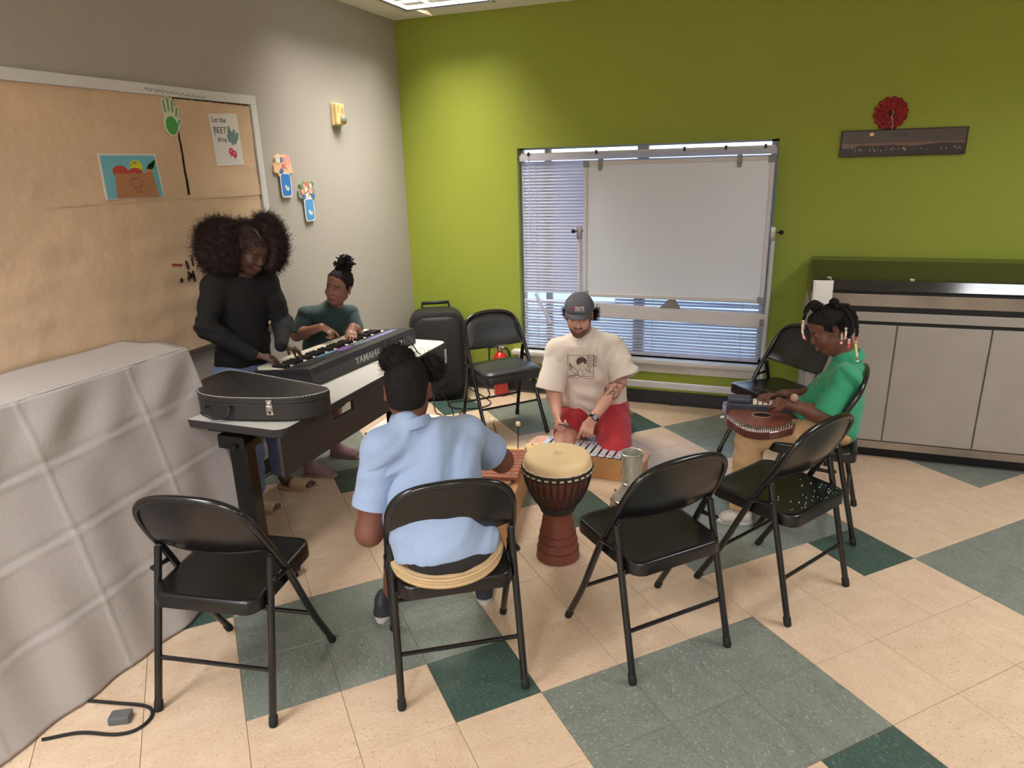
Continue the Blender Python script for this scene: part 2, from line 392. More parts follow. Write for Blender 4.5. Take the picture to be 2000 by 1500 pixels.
# ceiling troffers, with unseen fill panels added among them
mat_lens_bar = M('lens_grid', srgb(176, 180, 180), 0.5)
mat_fix = M('fixture_white', srgb(214, 210, 202), 0.5)
TL = ['ceiling light panel above the corner of the two walls', 'ceiling light panel behind the photographer on the left', 'ceiling light panel over the right side of the room', 'ceiling light panel behind the photographer on the right', 'ceiling panel added as unseen fill just behind the photographer', 'ceiling panel added as unseen fill far back in the middle of the room', 'ceiling panel added as unseen fill far back along the left wall']
for (lx, ly, sx, sy, pw, spr), lab, lcol in zip(LAMPS, TL, LAMP_COL):
    t = thing('ceiling_light', 'recessed white fluorescent '+lab, 'light', (lx, ly, ZC), group='recessed ceiling light panels')
    mb = MB(); e = 0.02
    for a, b in (((-sx/2, -sy/2, -0.006), (-sx/2+e, sy/2, 0.1)), ((sx/2-e, -sy/2, -0.006), (sx/2, sy/2, 0.1)), ((-sx/2, -sy/2, -0.006), (sx/2, -sy/2+e, 0.1)), ((-sx/2, sy/2-e, -0.006), (sx/2, sy/2, 0.1)), ((-sx/2, -sy/2, 0.1), (sx/2, sy/2, 0.11))): mb.box(a, b)
    mb.build('frame', mat_fix, t)
    mb = MB(); nx, ny = 3, 6
    for i in range(nx+1):
        x = -sx/2+e+(sx-2*e)*i/nx; mb.box((x-0.0025, -sy/2+e, 0.0), (x+0.0025, sy/2-e, 0.02))
    for j in range(ny+1):
        y = -sy/2+e+(sy-2*e)*j/ny; mb.box((-sx/2+e, y-0.0025, 0.0), (sx/2-e, y+0.0025, 0.02))
    mb.build('louver', mat_lens_bar, t)
    mb = MB(); mb.box((-sx/2+e, -sy/2+e, -0.001), (-sx/2+e+0.006, sy/2-e, 0.004)); mb.box((sx/2-e-0.006, -sy/2+e, -0.001), (sx/2-e, sy/2-e, 0.004)); mb.box((-sx/2+e, -sy/2+e, -0.001), (sx/2-e, -sy/2+e+0.006, 0.004)); mb.box((-sx/2+e, sy/2-e-0.006, -0.001), (sx/2-e, sy/2-e, 0.004))
    mb.build('gasket', mat_rubber, t)
    ld = bpy.data.lights.new('lamp', 'AREA'); ld.shape = 'RECTANGLE'; ld.size = sx-2*e; ld.size_y = sy-2*e; ld.energy = pw; ld.color = lcol; ld.spread = math.radians(spr)
    lo = bpy.data.objects.new('lamp', ld); COL.objects.link(lo); lo.parent = t; lo.location = (0, 0, 0.03)
tape = MB(); tape.add([(-2.37, 4.60, 2.692), (-2.30, 4.625, 2.690), (-2.27, 4.64, 2.655), (-2.34, 4.62, 2.672)], [(0, 1, 2, 3)])
tape.add([(-2.37, 4.60, 2.6925), (-2.30, 4.625, 2.6905), (-2.27, 4.64, 2.6555), (-2.34, 4.62, 2.6725)], [(3, 2, 1, 0)])
o = tape.build('tape_scrap', M('masking_tape', srgb(226, 214, 186), 0.7)); tag(o, 'scrap of cream tape hanging from the ceiling light corner', 'tape')
o.location = (0, 0, 0)
# ------------------------------------------------------------------ folding chairs
def make_chair(label, padded=False, metal=mat_black_metal, pan=mat_black_pan):
    t = thing('folding_chair', label, 'chair', group=None)
    def U(s): return [(s*0.214, 0.42, 0.012), (s*0.213, 0.36, 0.115), (s*0.212, 0.308, 0.21), (s*0.210, 0.212, 0.415), (s*0.207, 0.155, 0.525), (s*0.203, 0.105, 0.61), (s*0.195, 0.07, 0.675)]
    left = U(-1); right = U(1)[::-1]
    arc = [(-0.178, 0.050, 0.718), (-0.145, 0.040, 0.747), (-0.09, 0.032, 0.765), (0, 0.028, 0.772), (0.09, 0.032, 0.765), (0.145, 0.040, 0.747), (0.178, 0.050, 0.718)]
    mb = MB(); mb.tube(spline(left+arc+right, 6), 0.0125, 10); mb.build('frame', metal, t)
    for s in (-1, 1):
        mb = MB(); mb.tube([(s*0.207, 0.0, 0.012), (s*0.203, 0.06, 0.26), (s*0.199, 0.122, 0.515), (s*0.199, 0.128, 0.54)], 0.0122, 10); rl = mb.build('rear_leg', metal, t)
        for (x, y, z, dx, dy, dz) in ((s*0.2075, -0.002, 0, -s*0.0005, 0.008, 0.034), (s*0.2142, 0.424, 0, -s*0.0003, -0.018, 0.032)):
            mb = MB(); mb.tube([(x, y, z), (x+dx*0.2, y+dy*0.2, z+dz*0.2), (x+dx, y+dy, z+dz), (x+dx*1.05, y+dy*1.05, z+dz*1.05)], [0.0125, 0.0145, 0.0142, 0.0126], 12); mb.build('foot_cap', mat_rubber, rl if z == 0 and dy > 0 else t)
        mb = MB(); mb.tube([(s*0.199, 0.128, 0.54), (s*0.203, 0.142, 0.535), (s*0.206, 0.150, 0.533)], 0.009, 8)
        mb.build('hinge', metal, t); mb = MB()
        mb.tube([(s*0.216, 0.108, 0.47), (s*0.216, 0.150, 0.462), (s*0.216, 0.19, 0.458)], [0.010, 0.007, 0.010], 8)
        for (y, z) in ((0.108, 0.47), (0.19, 0.458)): mb.tube([(s*0.195, y, z), (s*0.223, y, z)], 0.006, 8)
        mb.build('link_plate', metal, t)
    mb = MB(); mb.tube([(-0.2045, 0.042, 0.178), (0.2045, 0.042, 0.178)], 0.0075, 8); mb.tube([(-0.212, 0.312, 0.20), (0.212, 0.312, 0.20)], 0.0075, 8)
    mb.build('stretcher', metal, t)
    # back panel, bowed to the rear, following the hoop
    mb = MB(); nx, nz = 22, 8; vv = {}
    def hoop(zn):    # half width of hoop at height
        tab = [(0.555, 0.201), (0.61, 0.199), (0.675, 0.188), (0.718, 0.172), (0.747, 0.138), (0.760, 0.10), (0.768, 0.05)]
        for (z0, w0), (z1, w1) in zip(tab, tab[1:]):
            if zn <= z1: return w0+(w1-w0)*(zn-z0)/(z1-z0)
        return 0.05
    idx = []
    for s_ in (0, 1):
        for i in range(nx+1):
            u = -1+2*i/nx
            for k in range(nz+1):
                ff = k/nz
                ztop = 0.768-0.05*abs(u)**4-0.02*u*u if abs(u) < 1 else 0.69
                zb = 0.562+0.014*u*u-0.012
                z = zb+(ztop-zb)*ff; x = u*min(0.2, 0.2-0.012*ff)
                yc = 0.132+(0.030-0.132)*((z-0.56)/0.21)**0.75 if z > 0.56 else 0.134
                y = yc-0.030*(1-u*u)*(1-0.75*ff*ff)+(0.002 if s_ else -0.002)
                mb.v.append((x, y, z))
    m = (nx+1)*(nz+1)
    def add(f): mb.f.append(f); mb.sm.append(True); mb.mi.append(0)
    for i in range(nx):
        for k in range(nz):
            a = i*(nz+1)+k; b = a+nz+1
            add((a, b, b+1, a+1)); add((m+a, m+a+1, m+b+1, m+b))
        a = i*(nz+1); b = a+nz+1; add((a, m+a, m+b, b)); a += nz; b += nz; add((a, b, m+b, m+a))
    bp = mb.build('backrest', pan, t)
    mb = MB(); mb.tube([(u*0.2, 0.134-0.030*(1-u*u), 0.550+0.014*u*u) for u in [-1+2*i/16 for i in range(17)]], 0.0045, 8); mb.build('rolled_edge', metal, t)
    if padded:
        mb = MB(); n0 = len(mb.v)
        vs = []
        for lay, (off, ins) in enumerate(((0.004, 0.0), (0.016, 0.03), (0.020, 0.10))):
            pass
        for i in range(nx+1):
            u = -1+2*i/nx
            for k in range(nz+1):
                ff = k/nz; ztop = 0.762-0.05*abs(u)**4-0.02*u*u; zb = 0.556+0.014*u*u
                z = zb+(ztop-zb)*ff; x = u*min(0.192, 0.192-0.012*ff)
                yc = 0.132+(0.030-0.132)*((max(z, 0.56)-0.56)/0.21)**0.75
                e = min(1, 5*min(ff, 1-ff))*min(1, 6*(1-abs(u))); e = e**0.5
                vs.append((x, yc-0.030*(1-u*u)*(1-0.75*ff*ff)+0.004+0.018*e, z))
        fs = []
        for i in range(nx):
            for k in range(nz):
                a = i*(nz+1)+k; b = a+nz+1; fs.append((a, a+1, b+1, b))
        mb.add(vs, fs, True); mb.build('back_pad', mat_vinyl, t)
    # seat pan
    def ring(z0, ins, zt):
        out = []
        w0, w1, y0, y1 = 0.372, 0.392, 0.028, 0.405
        for x, y in rrect(1, 1, 0.13, 6):
            yy = (y0+y1)/2+y*(y1-y0-2*ins); ft = (yy-y0)/(y1-y0); ww = w0+(w1-w0)*ft
            out.append((x*(ww-2*ins), yy, z0+zt*ft))
        return out
    rings = [ring(0.388, 0.004, 0.012), ring(0.384, 0, 0.012), ring(0.420, 0, 0.014), ring(0.428, 0.002, 0.015), ring(0.4315, 0.007, 0.015), ring(0.430, 0.02, 0.015), ring(0.4275, 0.06, 0.015), ring(0.4265, 0.11, 0.015), ring(0.426, 0.16, 0.015)]
    if padded: rings = [ring(0.375, 0.01, 0.012), ring(0.372, 0.002, 0.012), ring(0.408, 0.0, 0.014), ring(0.414, 0.004, 0.015), ring(0.416, 0.0, 0.015), ring(0.432, -0.002, 0.015), ring(0.442, 0.008, 0.015), ring(0.446, 0.03, 0.015), ring(0.449, 0.08, 0.015), ring(0.451, 0.16, 0.015)]
    mb = MB(); n = len(rings[0]); f = []
    for r in range(len(rings)-1):
        for k in range(n): f.append((r*n+k, r*n+(k+1) % n, (r+1)*n+(k+1) % n, (r+1)*n+k))
    f.append(tuple((len(rings)-1)*n+k for k in range(n)))
    f.append(tuple(range(n))[::-1])
    mb.add([p for r in rings for p in r], f, True)
    mb.build('seat', mat_vinyl if padded else pan, t)
    return t
def put(t, x, y, deg): t.location = (x, y, 0); t.rotation_euler = (0, 0, math.radians(deg)); return t
base_chair = make_chair('empty black metal folding chair nearest the white cloth covered table', False)
put(base_chair, -1.588, 1.357, 9.5)
def dupe(label, x, y, deg):
    c = copy_tree(base_chair); c['label'] = label; return put(c, x, y, deg)
dupe('black metal folding chair the child in light blue sits on', -0.852, 1.699, 32.5)
dupe('empty black metal folding chair just right of the tall goblet drum', -0.195, 2.093, 46.3)
dupe('empty black metal folding chair with white paint specks on its seat', 0.266, 2.61, 57.1)
dupe('black metal folding chair the girl in green sits on', 0.4525, 3.345, 85.0)
dupe('black metal folding chair with bluish window sheen beside the grey cooler', 0.226, 4.19, 180-41.5-6)
# the padded one by the extinguisher
ch7 = make_chair('dark padded vinyl folding chair in front of the fire extinguisher', True); put(ch7, -1.777, 4.20, -132.5)
for c in [o for o in COL.objects if o.parent is None and o.get('category') == 'chair']: c['group'] = 'folding chairs around the drum circle'
# paint specks on the fourth chair
spk = [o for o in COL.objects if o.get('label', '').startswith('empty black metal folding chair with white paint')][0]
mb = MB()
rs = random.Random(3)
for k in range(34):
    x, y = rs.uniform(-0.15, 0.165), 0.046+0.07*rs.random()**1.8+(0.12*rs.random() if k % 4 == 0 else 0); zz = 0.4302+0.015*(y-0.028)/0.377; r = rs.uniform(0.0008, 0.0017)
    mb.prism(ellipse(x, y, r*1.5, r, 7), zz-0.003, zz+0.0012)
mb.build('paint_speck', mat_white_trim, spk)

# ------------------------------------------------------------------ table with keyboard, case
mat_lam = M('white_laminate', srgb(214, 210, 204), 0.35, var=(8, 0.03), spec=0.45)
mat_edge = M('dark_edge_band', srgb(48, 45, 44), 0.5)
mat_panel = M('modesty_panel_laminate', srgb(54, 49, 46), 0.5, bump=(200, 0.05))
tb = thing('training_table', 'long narrow white topped table with black modesty panel against the people at the keyboard', 'table', (-2.04, 2.77, 0))
tx, ty = 0.30, 0.745
mb = MB(); mb.prism(rrect(2*tx-0.006, 2*ty-0.006, 0.05, 6), 0.703, 0.731); mb.build('tabletop', mat_lam, tb)
mb = MB(); o_ = rrect(2*tx, 2*ty, 0.053, 6); i_ = rrect(2*tx-0.008, 2*ty-0.008, 0.05, 6); n = len(o_)
mb.add([(x, y, 0.699) for x, y in o_]+[(x, y, 0.729) for x, y in o_]+[(x, y, 0.7312) for x, y in i_]+[(x, y, 0.699) for x, y in i_],
       [(k, (k+1) % n, n+(k+1) % n, n+k) for k in range(n)]+[(n+k, n+(k+1) % n, 2*n+(k+1) % n, 2*n+k) for k in range(n)]+[(k, 3*n+k, 3*n+(k+1) % n, (k+1) % n) for k in range(n)], True)
mb.build('edge_band', mat_edge, tb)
# modesty panel with a cut-out, hung at the front edge
mb = MB(); px0, px1 = 0.268, 0.284
def pan(y0, y1, z0, z1): mb.box((px0, y0, z0), (px1, y1, z1))
y0, y1, zb, zt = -0.738, 0.735, 0.53, 0.698
h0, h1, hz0, hz1 = -0.385, -0.225, 0.645, 0.69
pan(y0, h0, zb, zt); pan(h1, y1, zb, zt); pan(h0, h1, zb, hz0); pan(h0, h1, hz1, zt)
mb.build('modesty_panel', mat_panel, tb)
for s, yl in ((-1, -0.645), (1, 0.6)):
    mb = MB(); mb.box((-0.045, yl-0.03, 0.05), (0.045, yl+0.03, 0.66), bev=0.006); mb.build('leg', mat_black_metal, tb)
    mb = MB(); mb.box((-0.25, yl-0.028, 0.022), (0.2, yl+0.028, 0.055), bev=0.008); mb.build('foot_bar', mat_black_metal, tb)
    mb = MB(); mb.box((-0.2, yl-0.022, 0.655), (0.2, yl+0.022, 0.699), bev=0.004); mb.box((-0.07, yl-0.06, 0.60), (0.07, yl+0.05, 0.66), bev=0.008); mb.tube([(0.02, yl-0.075, 0.62), (0.02, yl-0.045, 0.62)], 0.016, 12); mb.build('bracket', mat_black_metal, tb)
    for xg in (-0.23, 0.18):
        mb = MB(); mb.lathe([(0.016, 0), (0.016, 0.012), (0.006, 0.014), (0.006, 0.026)], 12, None, (xg, yl, 0)); mb.build('levelling_foot', mat_rubber, tb)
mb = MB(); mb.box((0.284, 0.725, 0.60), (0.290, 0.742, 0.685), bev=0.002); mb.build('latch_plate', mat_white_trim, tb)

mat_wkey = M('ivory_key', srgb(226, 216, 196), 0.3, spec=0.5); mat_bkey = M('black_key', srgb(34, 32, 32), 0.3)
kb = thing('electronic_keyboard', 'dark electronic keyboard with white keys lying on the white table', 'keyboard', (-1.955, 2.525, 0.7315), math.radians(-3.6))
KL = 0.90       # local +y runs along the keyboard, -x towards the players
def prof(pts, y0, y1, mb):
    n = len(pts); mb.add([(x, y0, z) for x, z in pts]+[(x, y1, z) for x, z in pts], [tuple(range(n)), tuple(range(2*n-1, n-1, -1))]+[(i, n+i, n+(i+1) % n, (i+1) % n) for i in range(n)])
mb = MB()
prof([(0, 0.0), (0.0, 0.06), (-0.012, 0.088), (-0.05, 0.089), (-0.185, 0.068), (-0.185, 0.046), (-0.345, 0.046), (-0.345, 0.0)], 0.02, KL-0.02, mb)
mb.build('body', mat_dark_plastic, kb)
for a, b in ((0, 0.02), (KL-0.02, KL)):
    mb = MB(); prof([(0.002, -0.0), (0.002, 0.062), (-0.010, 0.090), (-0.06, 0.088), (-0.15, 0.074), (-0.20, 0.068), (-0.30, 0.056), (-0.345, 0.052), (-0.350, 0.0)], a, b, mb); mb.build('end_cheek', mat_dark_plastic, kb, bevel=0.003)
mb = MB(); mb.tube([(-0.01, -0.002, 0.066), (-0.12, -0.002, 0.062), (-0.20, -0.002, 0.05)], 0.003, 6); mb.build('trim_line', mat_black_plastic, kb)
nW = 36; kw = (KL-0.044)/nW
mwk = MB(); mwk.box((-0.345, -kw/2+0.0006, 0.047), (-0.19, kw/2-0.0006, 0.066), bev=0.0015)
wk0 = mwk.build('white_key', mat_wkey, kb, (0, 0.022+kw/2, 0))
for k in range(1, nW):
    c = wk0.copy(); COL.objects.link(c); c.location = (0, 0.022+kw*(k+0.5), 0)
mbk = MB(); w_ = kw*0.30
mbk.add([(-0.272, -w_, 0.066), (-0.272, w_, 0.066), (-0.19, w_, 0.066), (-0.19, -w_, 0.066), (-0.264, -w_*0.75, 0.078), (-0.264, w_*0.75, 0.078), (-0.19, w_*0.75, 0.080), (-0.19, -w_*0.75, 0.080)], [(0, 1, 5, 4), (1, 2, 6, 5), (2, 3, 7, 6), (3, 0, 4, 7), (4, 5, 6, 7)])
bk0 = None
for k in range(nW-1):
    if k % 7 in (2, 6): continue
    y = 0.022+kw*(k+1)
    if bk0 is None: bk0 = mbk.build('black_key', mat_bkey, kb, (0, y, 0))
    else:
        c = bk0.copy(); COL.objects.link(c); c.location = (0, y, 0)
def on_panel(u0, u1, y0, y1, name, mat, h=0.0015):
    # printed strips and buttons on the sloping control panel
    sl = (0.103-0.070)/(0.135)
    mb = MB(); P = []
    for dz in (0, h):
        for u, y in ((u0, y0), (u0, y1), (u1, y1), (u1, y0)):
            x = -0.185+u*0.135; P.append((x, y, 0.068+u*0.021+0.0004+dz))
    mb.add(P, [(4, 5, 6, 7), (0, 1, 5, 4), (1, 2, 6, 5), (2, 3, 7, 6), (3, 0, 4, 7)]); return mb.build(name, mat, kb)
on_panel(0.30, 0.75, 0.62, 0.86, 'printed_strip', M('lavender_print', srgb(120, 118, 168), 0.35))
on_panel(0.15, 0.70, 0.36, 0.46, 'printed_strip', M('violet_print', srgb(120, 84, 160), 0.35))
mat_blue_btn = M('pale_blue_button', srgb(92, 140, 160), 0.35)
for k in range(4): on_panel(0.10, 0.36, 0.24+0.035*k, 0.268+0.035*k, 'button', mat_blue_btn, 0.004)
mat_gbtn = M('grey_button', srgb(150, 150, 156), 0.4)
for k in range(7): on_panel(0.20+0.3*(k % 2), 0.36+0.3*(k % 2), 0.47+0.018*k, 0.484+0.018*k, 'button', mat_gbtn, 0.004)
on_panel(0.25, 0.85, 0.06, 0.20, 'speaker_grille', mat_black_plastic, 0.002)
on_panel(0.25, 0.85, 0.50, 0.60, 'display', M('display_glass', srgb(96, 112, 124), 0.2), 0.002)
mb = MB(); mb.tube([(0.0, 0.73, 0.05), (0.018, 0.73, 0.05)], 0.006, 10); mb.build('jack_socket', mat_chrome, kb)
def text_mesh(s, size, extrude=0.0006, align='LEFT', shear=0.0, bold=0.0, spacing=1.0, line=1.0):
    cu = bpy.data.curves.new('t', 'FONT'); cu.body = s; cu.size = size; cu.extrude = extrude; cu.align_x = align; cu.shear = shear; cu.offset = bold; cu.space_character = spacing; cu.space_line = line; cu.resolution_u = 3
    o = bpy.data.objects.new('t', cu); COL.objects.link(o)
    dg = bpy.context.evaluated_depsgraph_get(); dg.update()
    me = bpy.data.meshes.new_from_object(o.evaluated_get(dg)); bpy.data.objects.remove(o); bpy.data.curves.remove(cu); return me
def lettering(s, size, mat, parent, Mx, **kw):
    me = text_mesh(s, size, **kw); me.materials.clear(); me.materials.append(mat); me.transform(Mx); return obj('lettering', me, parent)
def frame_m(o, X, Y, Z):
    m = Matrix.Identity(4)
    for c, a in enumerate((X, Y, Z, o)):
        for r in range(3): m[r][c] = a[r]
    return m
mat_logo = M('silver_lettering', srgb(176, 172, 168), 0.4)
lettering('YAMAHA', 0.052, mat_logo, kb, frame_m((0.0006, 0.44, 0.024), (0, 1, 0), (0, 0, 1), (1, 0, 0)), align='CENTER', bold=0.0006)
cb = MB(); cb.tube(spline([(-1.925, 3.235, 0.781), (-1.86, 3.22, 0.815), (-1.80, 3.19, 0.80), (-1.765, 3.20, 0.742), (-1.73, 3.25, 0.68), (-1.712, 3.32, 0.5), (-1.735, 3.52, 0.30), (-1.80, 3.65, 0.06), (-1.95, 3.9, 0.012), (-2.05, 4.35, 0.012)], 8), 0.0035, 7)
tag(cb.build('audio_cable', mat_rubber), 'thin black cable looping from the back of the keyboard over the table edge', 'cable')

# instrument case
mat_case = M('black_textured_case', srgb(46, 43, 41), 0.42, bump=(120, 0.25), spec=0.45, var=(4, 0.1))
cs = thing('instrument_case', 'black angular instrument case with white stitching and metal latch on the table end', 'case', (-2.0, 2.2, 0.7325))
outl = [(-2.26, 2.145), (-2.322, 2.23), (-2.325, 2.38), (-2.28, 2.405), (-1.826, 2.325), (-1.705, 2.300), (-1.672, 2.268), (-1.675, 2.225), (-1.712, 2.166), (-1.765, 2.127), (-1.861, 2.095), (-2.032, 2.055), (-2.17, 2.066)]
outl = [(x+2.0, y-2.2) for x, y in outl][::-1]
def smooth_poly(pl, it=2):
    for _ in range(it):
        o2 = []
        for a, b in zip(pl, pl[1:]+pl[:1]):
            o2.append((a[0]*.8+b[0]*.2, a[1]*.8+b[1]*.2)); o2.append((a[0]*.2+b[0]*.8, a[1]*.2+b[1]*.8))
        pl = o2
    return pl
def inset(pl, d):
    n = len(pl); out = []
    ar = sum(a[0]*b[1]-b[0]*a[1] for a, b in zip(pl, pl[1:]+pl[:1])); sg = 1 if ar > 0 else -1
    for i in range(n):
        a, b, c = pl[i-1], pl[i], pl[(i+1) % n]
        t = Vector((c[0]-a[0], c[1]-a[1])); t.normalize(); nn = Vector((-t.y, t.x))*sg; out.append((b[0]+nn.x*d, b[1]+nn.y*d))
    return out
ol = smooth_poly(outl, 2)
def loft(mb, secs, smooth=True):
    n = len(secs[0]); v = [p for s_ in secs for p in s_]; f = []
    for r in range(len(secs)-1):
        for k in range(n): f.append((r*n+k, r*n+(k+1) % n, (r+1)*n+(k+1) % n, (r+1)*n+k))
    f.append(tuple(range(n))[::-1]); f.append(tuple((len(secs)-1)*n+k for k in range(n))); mb.add(v, f, smooth)
sec = lambda d, z: [(x, y, z) for x, y in inset(ol, d)]
mb = MB(); loft(mb, [sec(0.004, 0.0), sec(0, 0.004), sec(0, 0.070), sec(0.003, 0.073)]); mb.build('case_body', mat_case, cs)
mb = MB(); loft(mb, [sec(0.003, 0.073), sec(-0.001, 0.076), sec(-0.001, 0.094), sec(0.004, 0.099), sec(0.015, 0.1005), sec(0.03, 0.1015)]); mb.build('lid', mat_case, cs)
mat_stitch = M('white_stitching', srgb(206, 200, 190), 0.7)
mb = MB(); st = sec(0.003, 0.0995)
for i in range(len(st)):
    a = Vector(st[i]); b = Vector(st[(i+1) % len(st)]); k = max(1, int((b-a).length/0.009))
    for j in range(k): mb.tube([a+(b-a)*(j+0.1)/k, a+(b-a)*(j+0.85)/k], 0.0015, 4)
mb.build('stitching', mat_stitch, cs)
mb = MB(); mb.tube([p for p in sec(-0.002, 0.006)], 0.002, 5, closed=True); mb.build('piping', mat_rubber, cs)
def front_frame(i0, i1, z):
    pass
# latch and handle on the camera side edge
d_ = Vector((0.196, 0.061, 0)).normalized(); nrm = Vector((d_.y, -d_.x, 0))
Lc = Vector((-1.845+2.0, 2.100-2.2, 0.0)); Mf = frame_m(Lc+nrm*0.001, d_, Vector((0, 0, 1)), nrm)
mb = MB(); mb.box((-0.014, 0.03, -0.004), (0.014, 0.062, 0.004), Mf, 0.001); mb.box((-0.012, 0.062, -0.004), (0.012, 0.092, 0.003), Mf, 0.001); mb.box((-0.007, 0.05, 0.003), (0.007, 0.082, 0.008), Mf, 0.002); mb.tube([Mf @ Vector((-0.01, 0.068, 0.006)), Mf @ Vector((0.01, 0.068, 0.006))], 0.003, 8)
mb.build('latch', mat_chrome, cs)
mb = MB(); mb.box((-0.004, 0.035, 0.0035), (0.004, 0.048, 0.005), Mf); mb.build('keyhole', mat_rubber, cs)
Hc = Vector((-2.06+2.0, 2.052-2.2, 0.0)); d2 = Vector((0.171, 0.040, 0)).normalized(); n2 = Vector((d2.y, -d2.x, 0)); Mh = frame_m(Hc, d2, Vector((0, 0, 1)), n2)
mb = MB(); mb.tube(spline([Mh @ Vector(p) for p in ((-0.055, 0.062, 0.0), (-0.055, 0.055, 0.016), (-0.045, 0.030, 0.024), (0, 0.018, 0.026), (0.045, 0.030, 0.024), (0.055, 0.055, 0.016), (0.055, 0.062, 0.0))], 5), 0.006, 8)
for s in (-1, 1): mb.box((s*0.055-0.012, 0.055, -0.003), (s*0.055+0.012, 0.066, 0.004), Mh)
mb.build('handle', mat_black_plastic, cs)

# ------------------------------------------------------------------ cloth covered table
mat_cloth = M('white_plastic_cloth', srgb(176, 169, 165), 0.55, bump=(90, 0.12), spec=0.35)
ct = thing('side_table', 'tall table hidden under the white cloth by the left wall', 'table', (-2.47, 1.2, 0))
mb = MB(); mb.box((-0.18, -0.95, 0.965), (0.185, 0.945, 0.995), bev=0.01); mb.build('tabletop', mat_lam, ct)
for x in (-0.17, 0.13):
    for y in (-0.85, 0.86):
        mb = MB(); mb.tube([(x, y, 0), (x, y, 0.966)], 0.018, 10); mb.build('leg', mat_black_metal, ct)
# cloth: top sheet plus flaring skirts, with fold lines
V0 = []; F0 = []
perim = []
x0, x1, yA, yB_ = -2.655, -2.275, 0.20, 2.135
npt = 0
def skirt_path():
    P = []
    for k in range(221): P.append((x1, yA+(yB_-yA)*k/220, 'f', k/220))
    for k in range(1, 9):
        a = PI/2*k/8; P.append((x1-0.03+0.03*math.cos(a), yB_+0.03*math.sin(a), 'c', k/8))
    for k in range(1, 21): P.append((x1-0.03-(x1-0.03-x0)*k/20, yB_+0.03, 'e', k/20))
    return P
SP = skirt_path(); nz = 100
hem = []
for (x, y, kind, t) in SP:
    if kind == 'f': hx, hy = -2.055+0.012*math.sin(y*9), y*1.0-0.05*max(0, (y-1.3))
    elif kind == 'c': a = PI/2*t; hx, hy = -2.055-0.16*t*t, 2.13+0.0*t-0.03*t+0.02*math.sin(t*6)
    else: hx, hy = -2.215-0.455*t, 2.12+0.10*min(1, t*2)+0.02*math.sin(t*10)
    hem.append((hx, hy))
for i, (x, y, kind, t) in enumerate(SP):
    for k in range(nz+1):
        s = k/nz; e = s**0.9
        px = x+(hem[i][0]-x)*e; py = y+(hem[i][1]-y)*e; z = 1.0-s*0.992
        if kind == 'f':
            w = 0.010*math.sin(y*13+1.3*s*3)*s+0.006*math.sin(y*29+2.0)*s
            for yc in (0.55, 0.98, 1.42, 1.85): w += 0.0035*math.exp(-((py-yc-0.03*s)/0.006)**2)
            for zc in (0.77, 0.53, 0.28): w += 0.003*math.exp(-((z-zc-0.05*(y-1.5))/0.005)**2)-0.003*math.exp(-((z-zc-0.024-0.05*(y-1.5))/0.007)**2)
            crumple = 0.012*math.exp(-((s-0.12)/0.12)**2)*math.sin(y*19+s*18)*math.sin(y*7)
            px += w+crumple
        elif kind == 'c': px += 0.05*math.sin(PI*t)*s; py += 0.05*math.sin(PI*t)*s
        else: py += 0.022*math.sin(t*14)*s
        px = max(px, -2.655)
        px = max(px, -2.655)
        V0.append((px, py, max(z, 0.006)))
m = nz+1
for i in range(len(SP)-1):
    for k in range(nz): F0.append((i*m+k, i*m+k+1, (i+1)*m+k+1, (i+1)*m+k))
b0 = len(V0); nx_, ny_ = 16, 50
for j in range(ny_+1):
    for i in range(nx_+1):
        x = x0+(x1-x0)*i/nx_; y = yA+(yB_+0.03-yA)*j/ny_
        if j == ny_ and i > nx_-2: y -= 0.006
        z = 1.0+0.004*math.sin(x*31+y*5)*math.sin(y*8)+0.0
        if j > ny_-4: z += 0.012*math.sin(PI*i/nx_)*(j-ny_+4)/4*0.8
        if i == nx_: z = 1.0
        V0.append((x, y, z))
for j in range(ny_):
    for i in range(nx_): a = b0+j*(nx_+1)+i; F0.append((a, a+1, a+nx_+2, a+nx_+1))
mb = MB(); mb.add(V0, F0, True); cl = mb.build('tablecloth', mat_cloth, autosmooth=False)
md = cl.modifiers.new('thick', 'SOLIDIFY'); md.thickness = 0.0015; md.offset = 1
tag(cl, 'white plastic tablecloth with square fold creases draped to the floor', 'tablecloth')

# ------------------------------------------------------------------ low dolly, speaker, extinguisher
dl = thing('platform_dolly', 'low white topped dolly with black edge on casters under the table', 'dolly', (-2.06, 3.66, 0))
mat_dark_edge = mat_edge
mb = MB(); mb.prism(rrect(0.59, 0.42, 0.02, 3, 0.02, 0.02), 0.106, 0.113); mb.build('top_board', mat_lam, dl)
mb = MB(); mb.prism(rrect(0.60, 0.43, 0.02, 3, 0.02, 0.02), 0.070, 0.106); mb.build('edge_frame', mat_edge, dl)
for x, y in ((-0.24, -0.16), (0.27, -0.16), (-0.24, 0.2), (0.27, 0.2)):
    mb = MB(); Mr = Matrix.Rotation(PI/2, 4, 'Y'); mb.lathe([(0.006, -0.012), (0.030, -0.012), (0.034, -0.006), (0.034, 0.006), (0.030, 0.012), (0.006, 0.012)], 18, Mr, (x, y, 0.034)); cst = mb.build('caster', mat_rubber, dl)
    mb = MB(); mb.box((x-0.018, y-0.02, 0.055), (x+0.018, y+0.02, 0.071)); mb.build('caster_fork', mat_steel, dl)

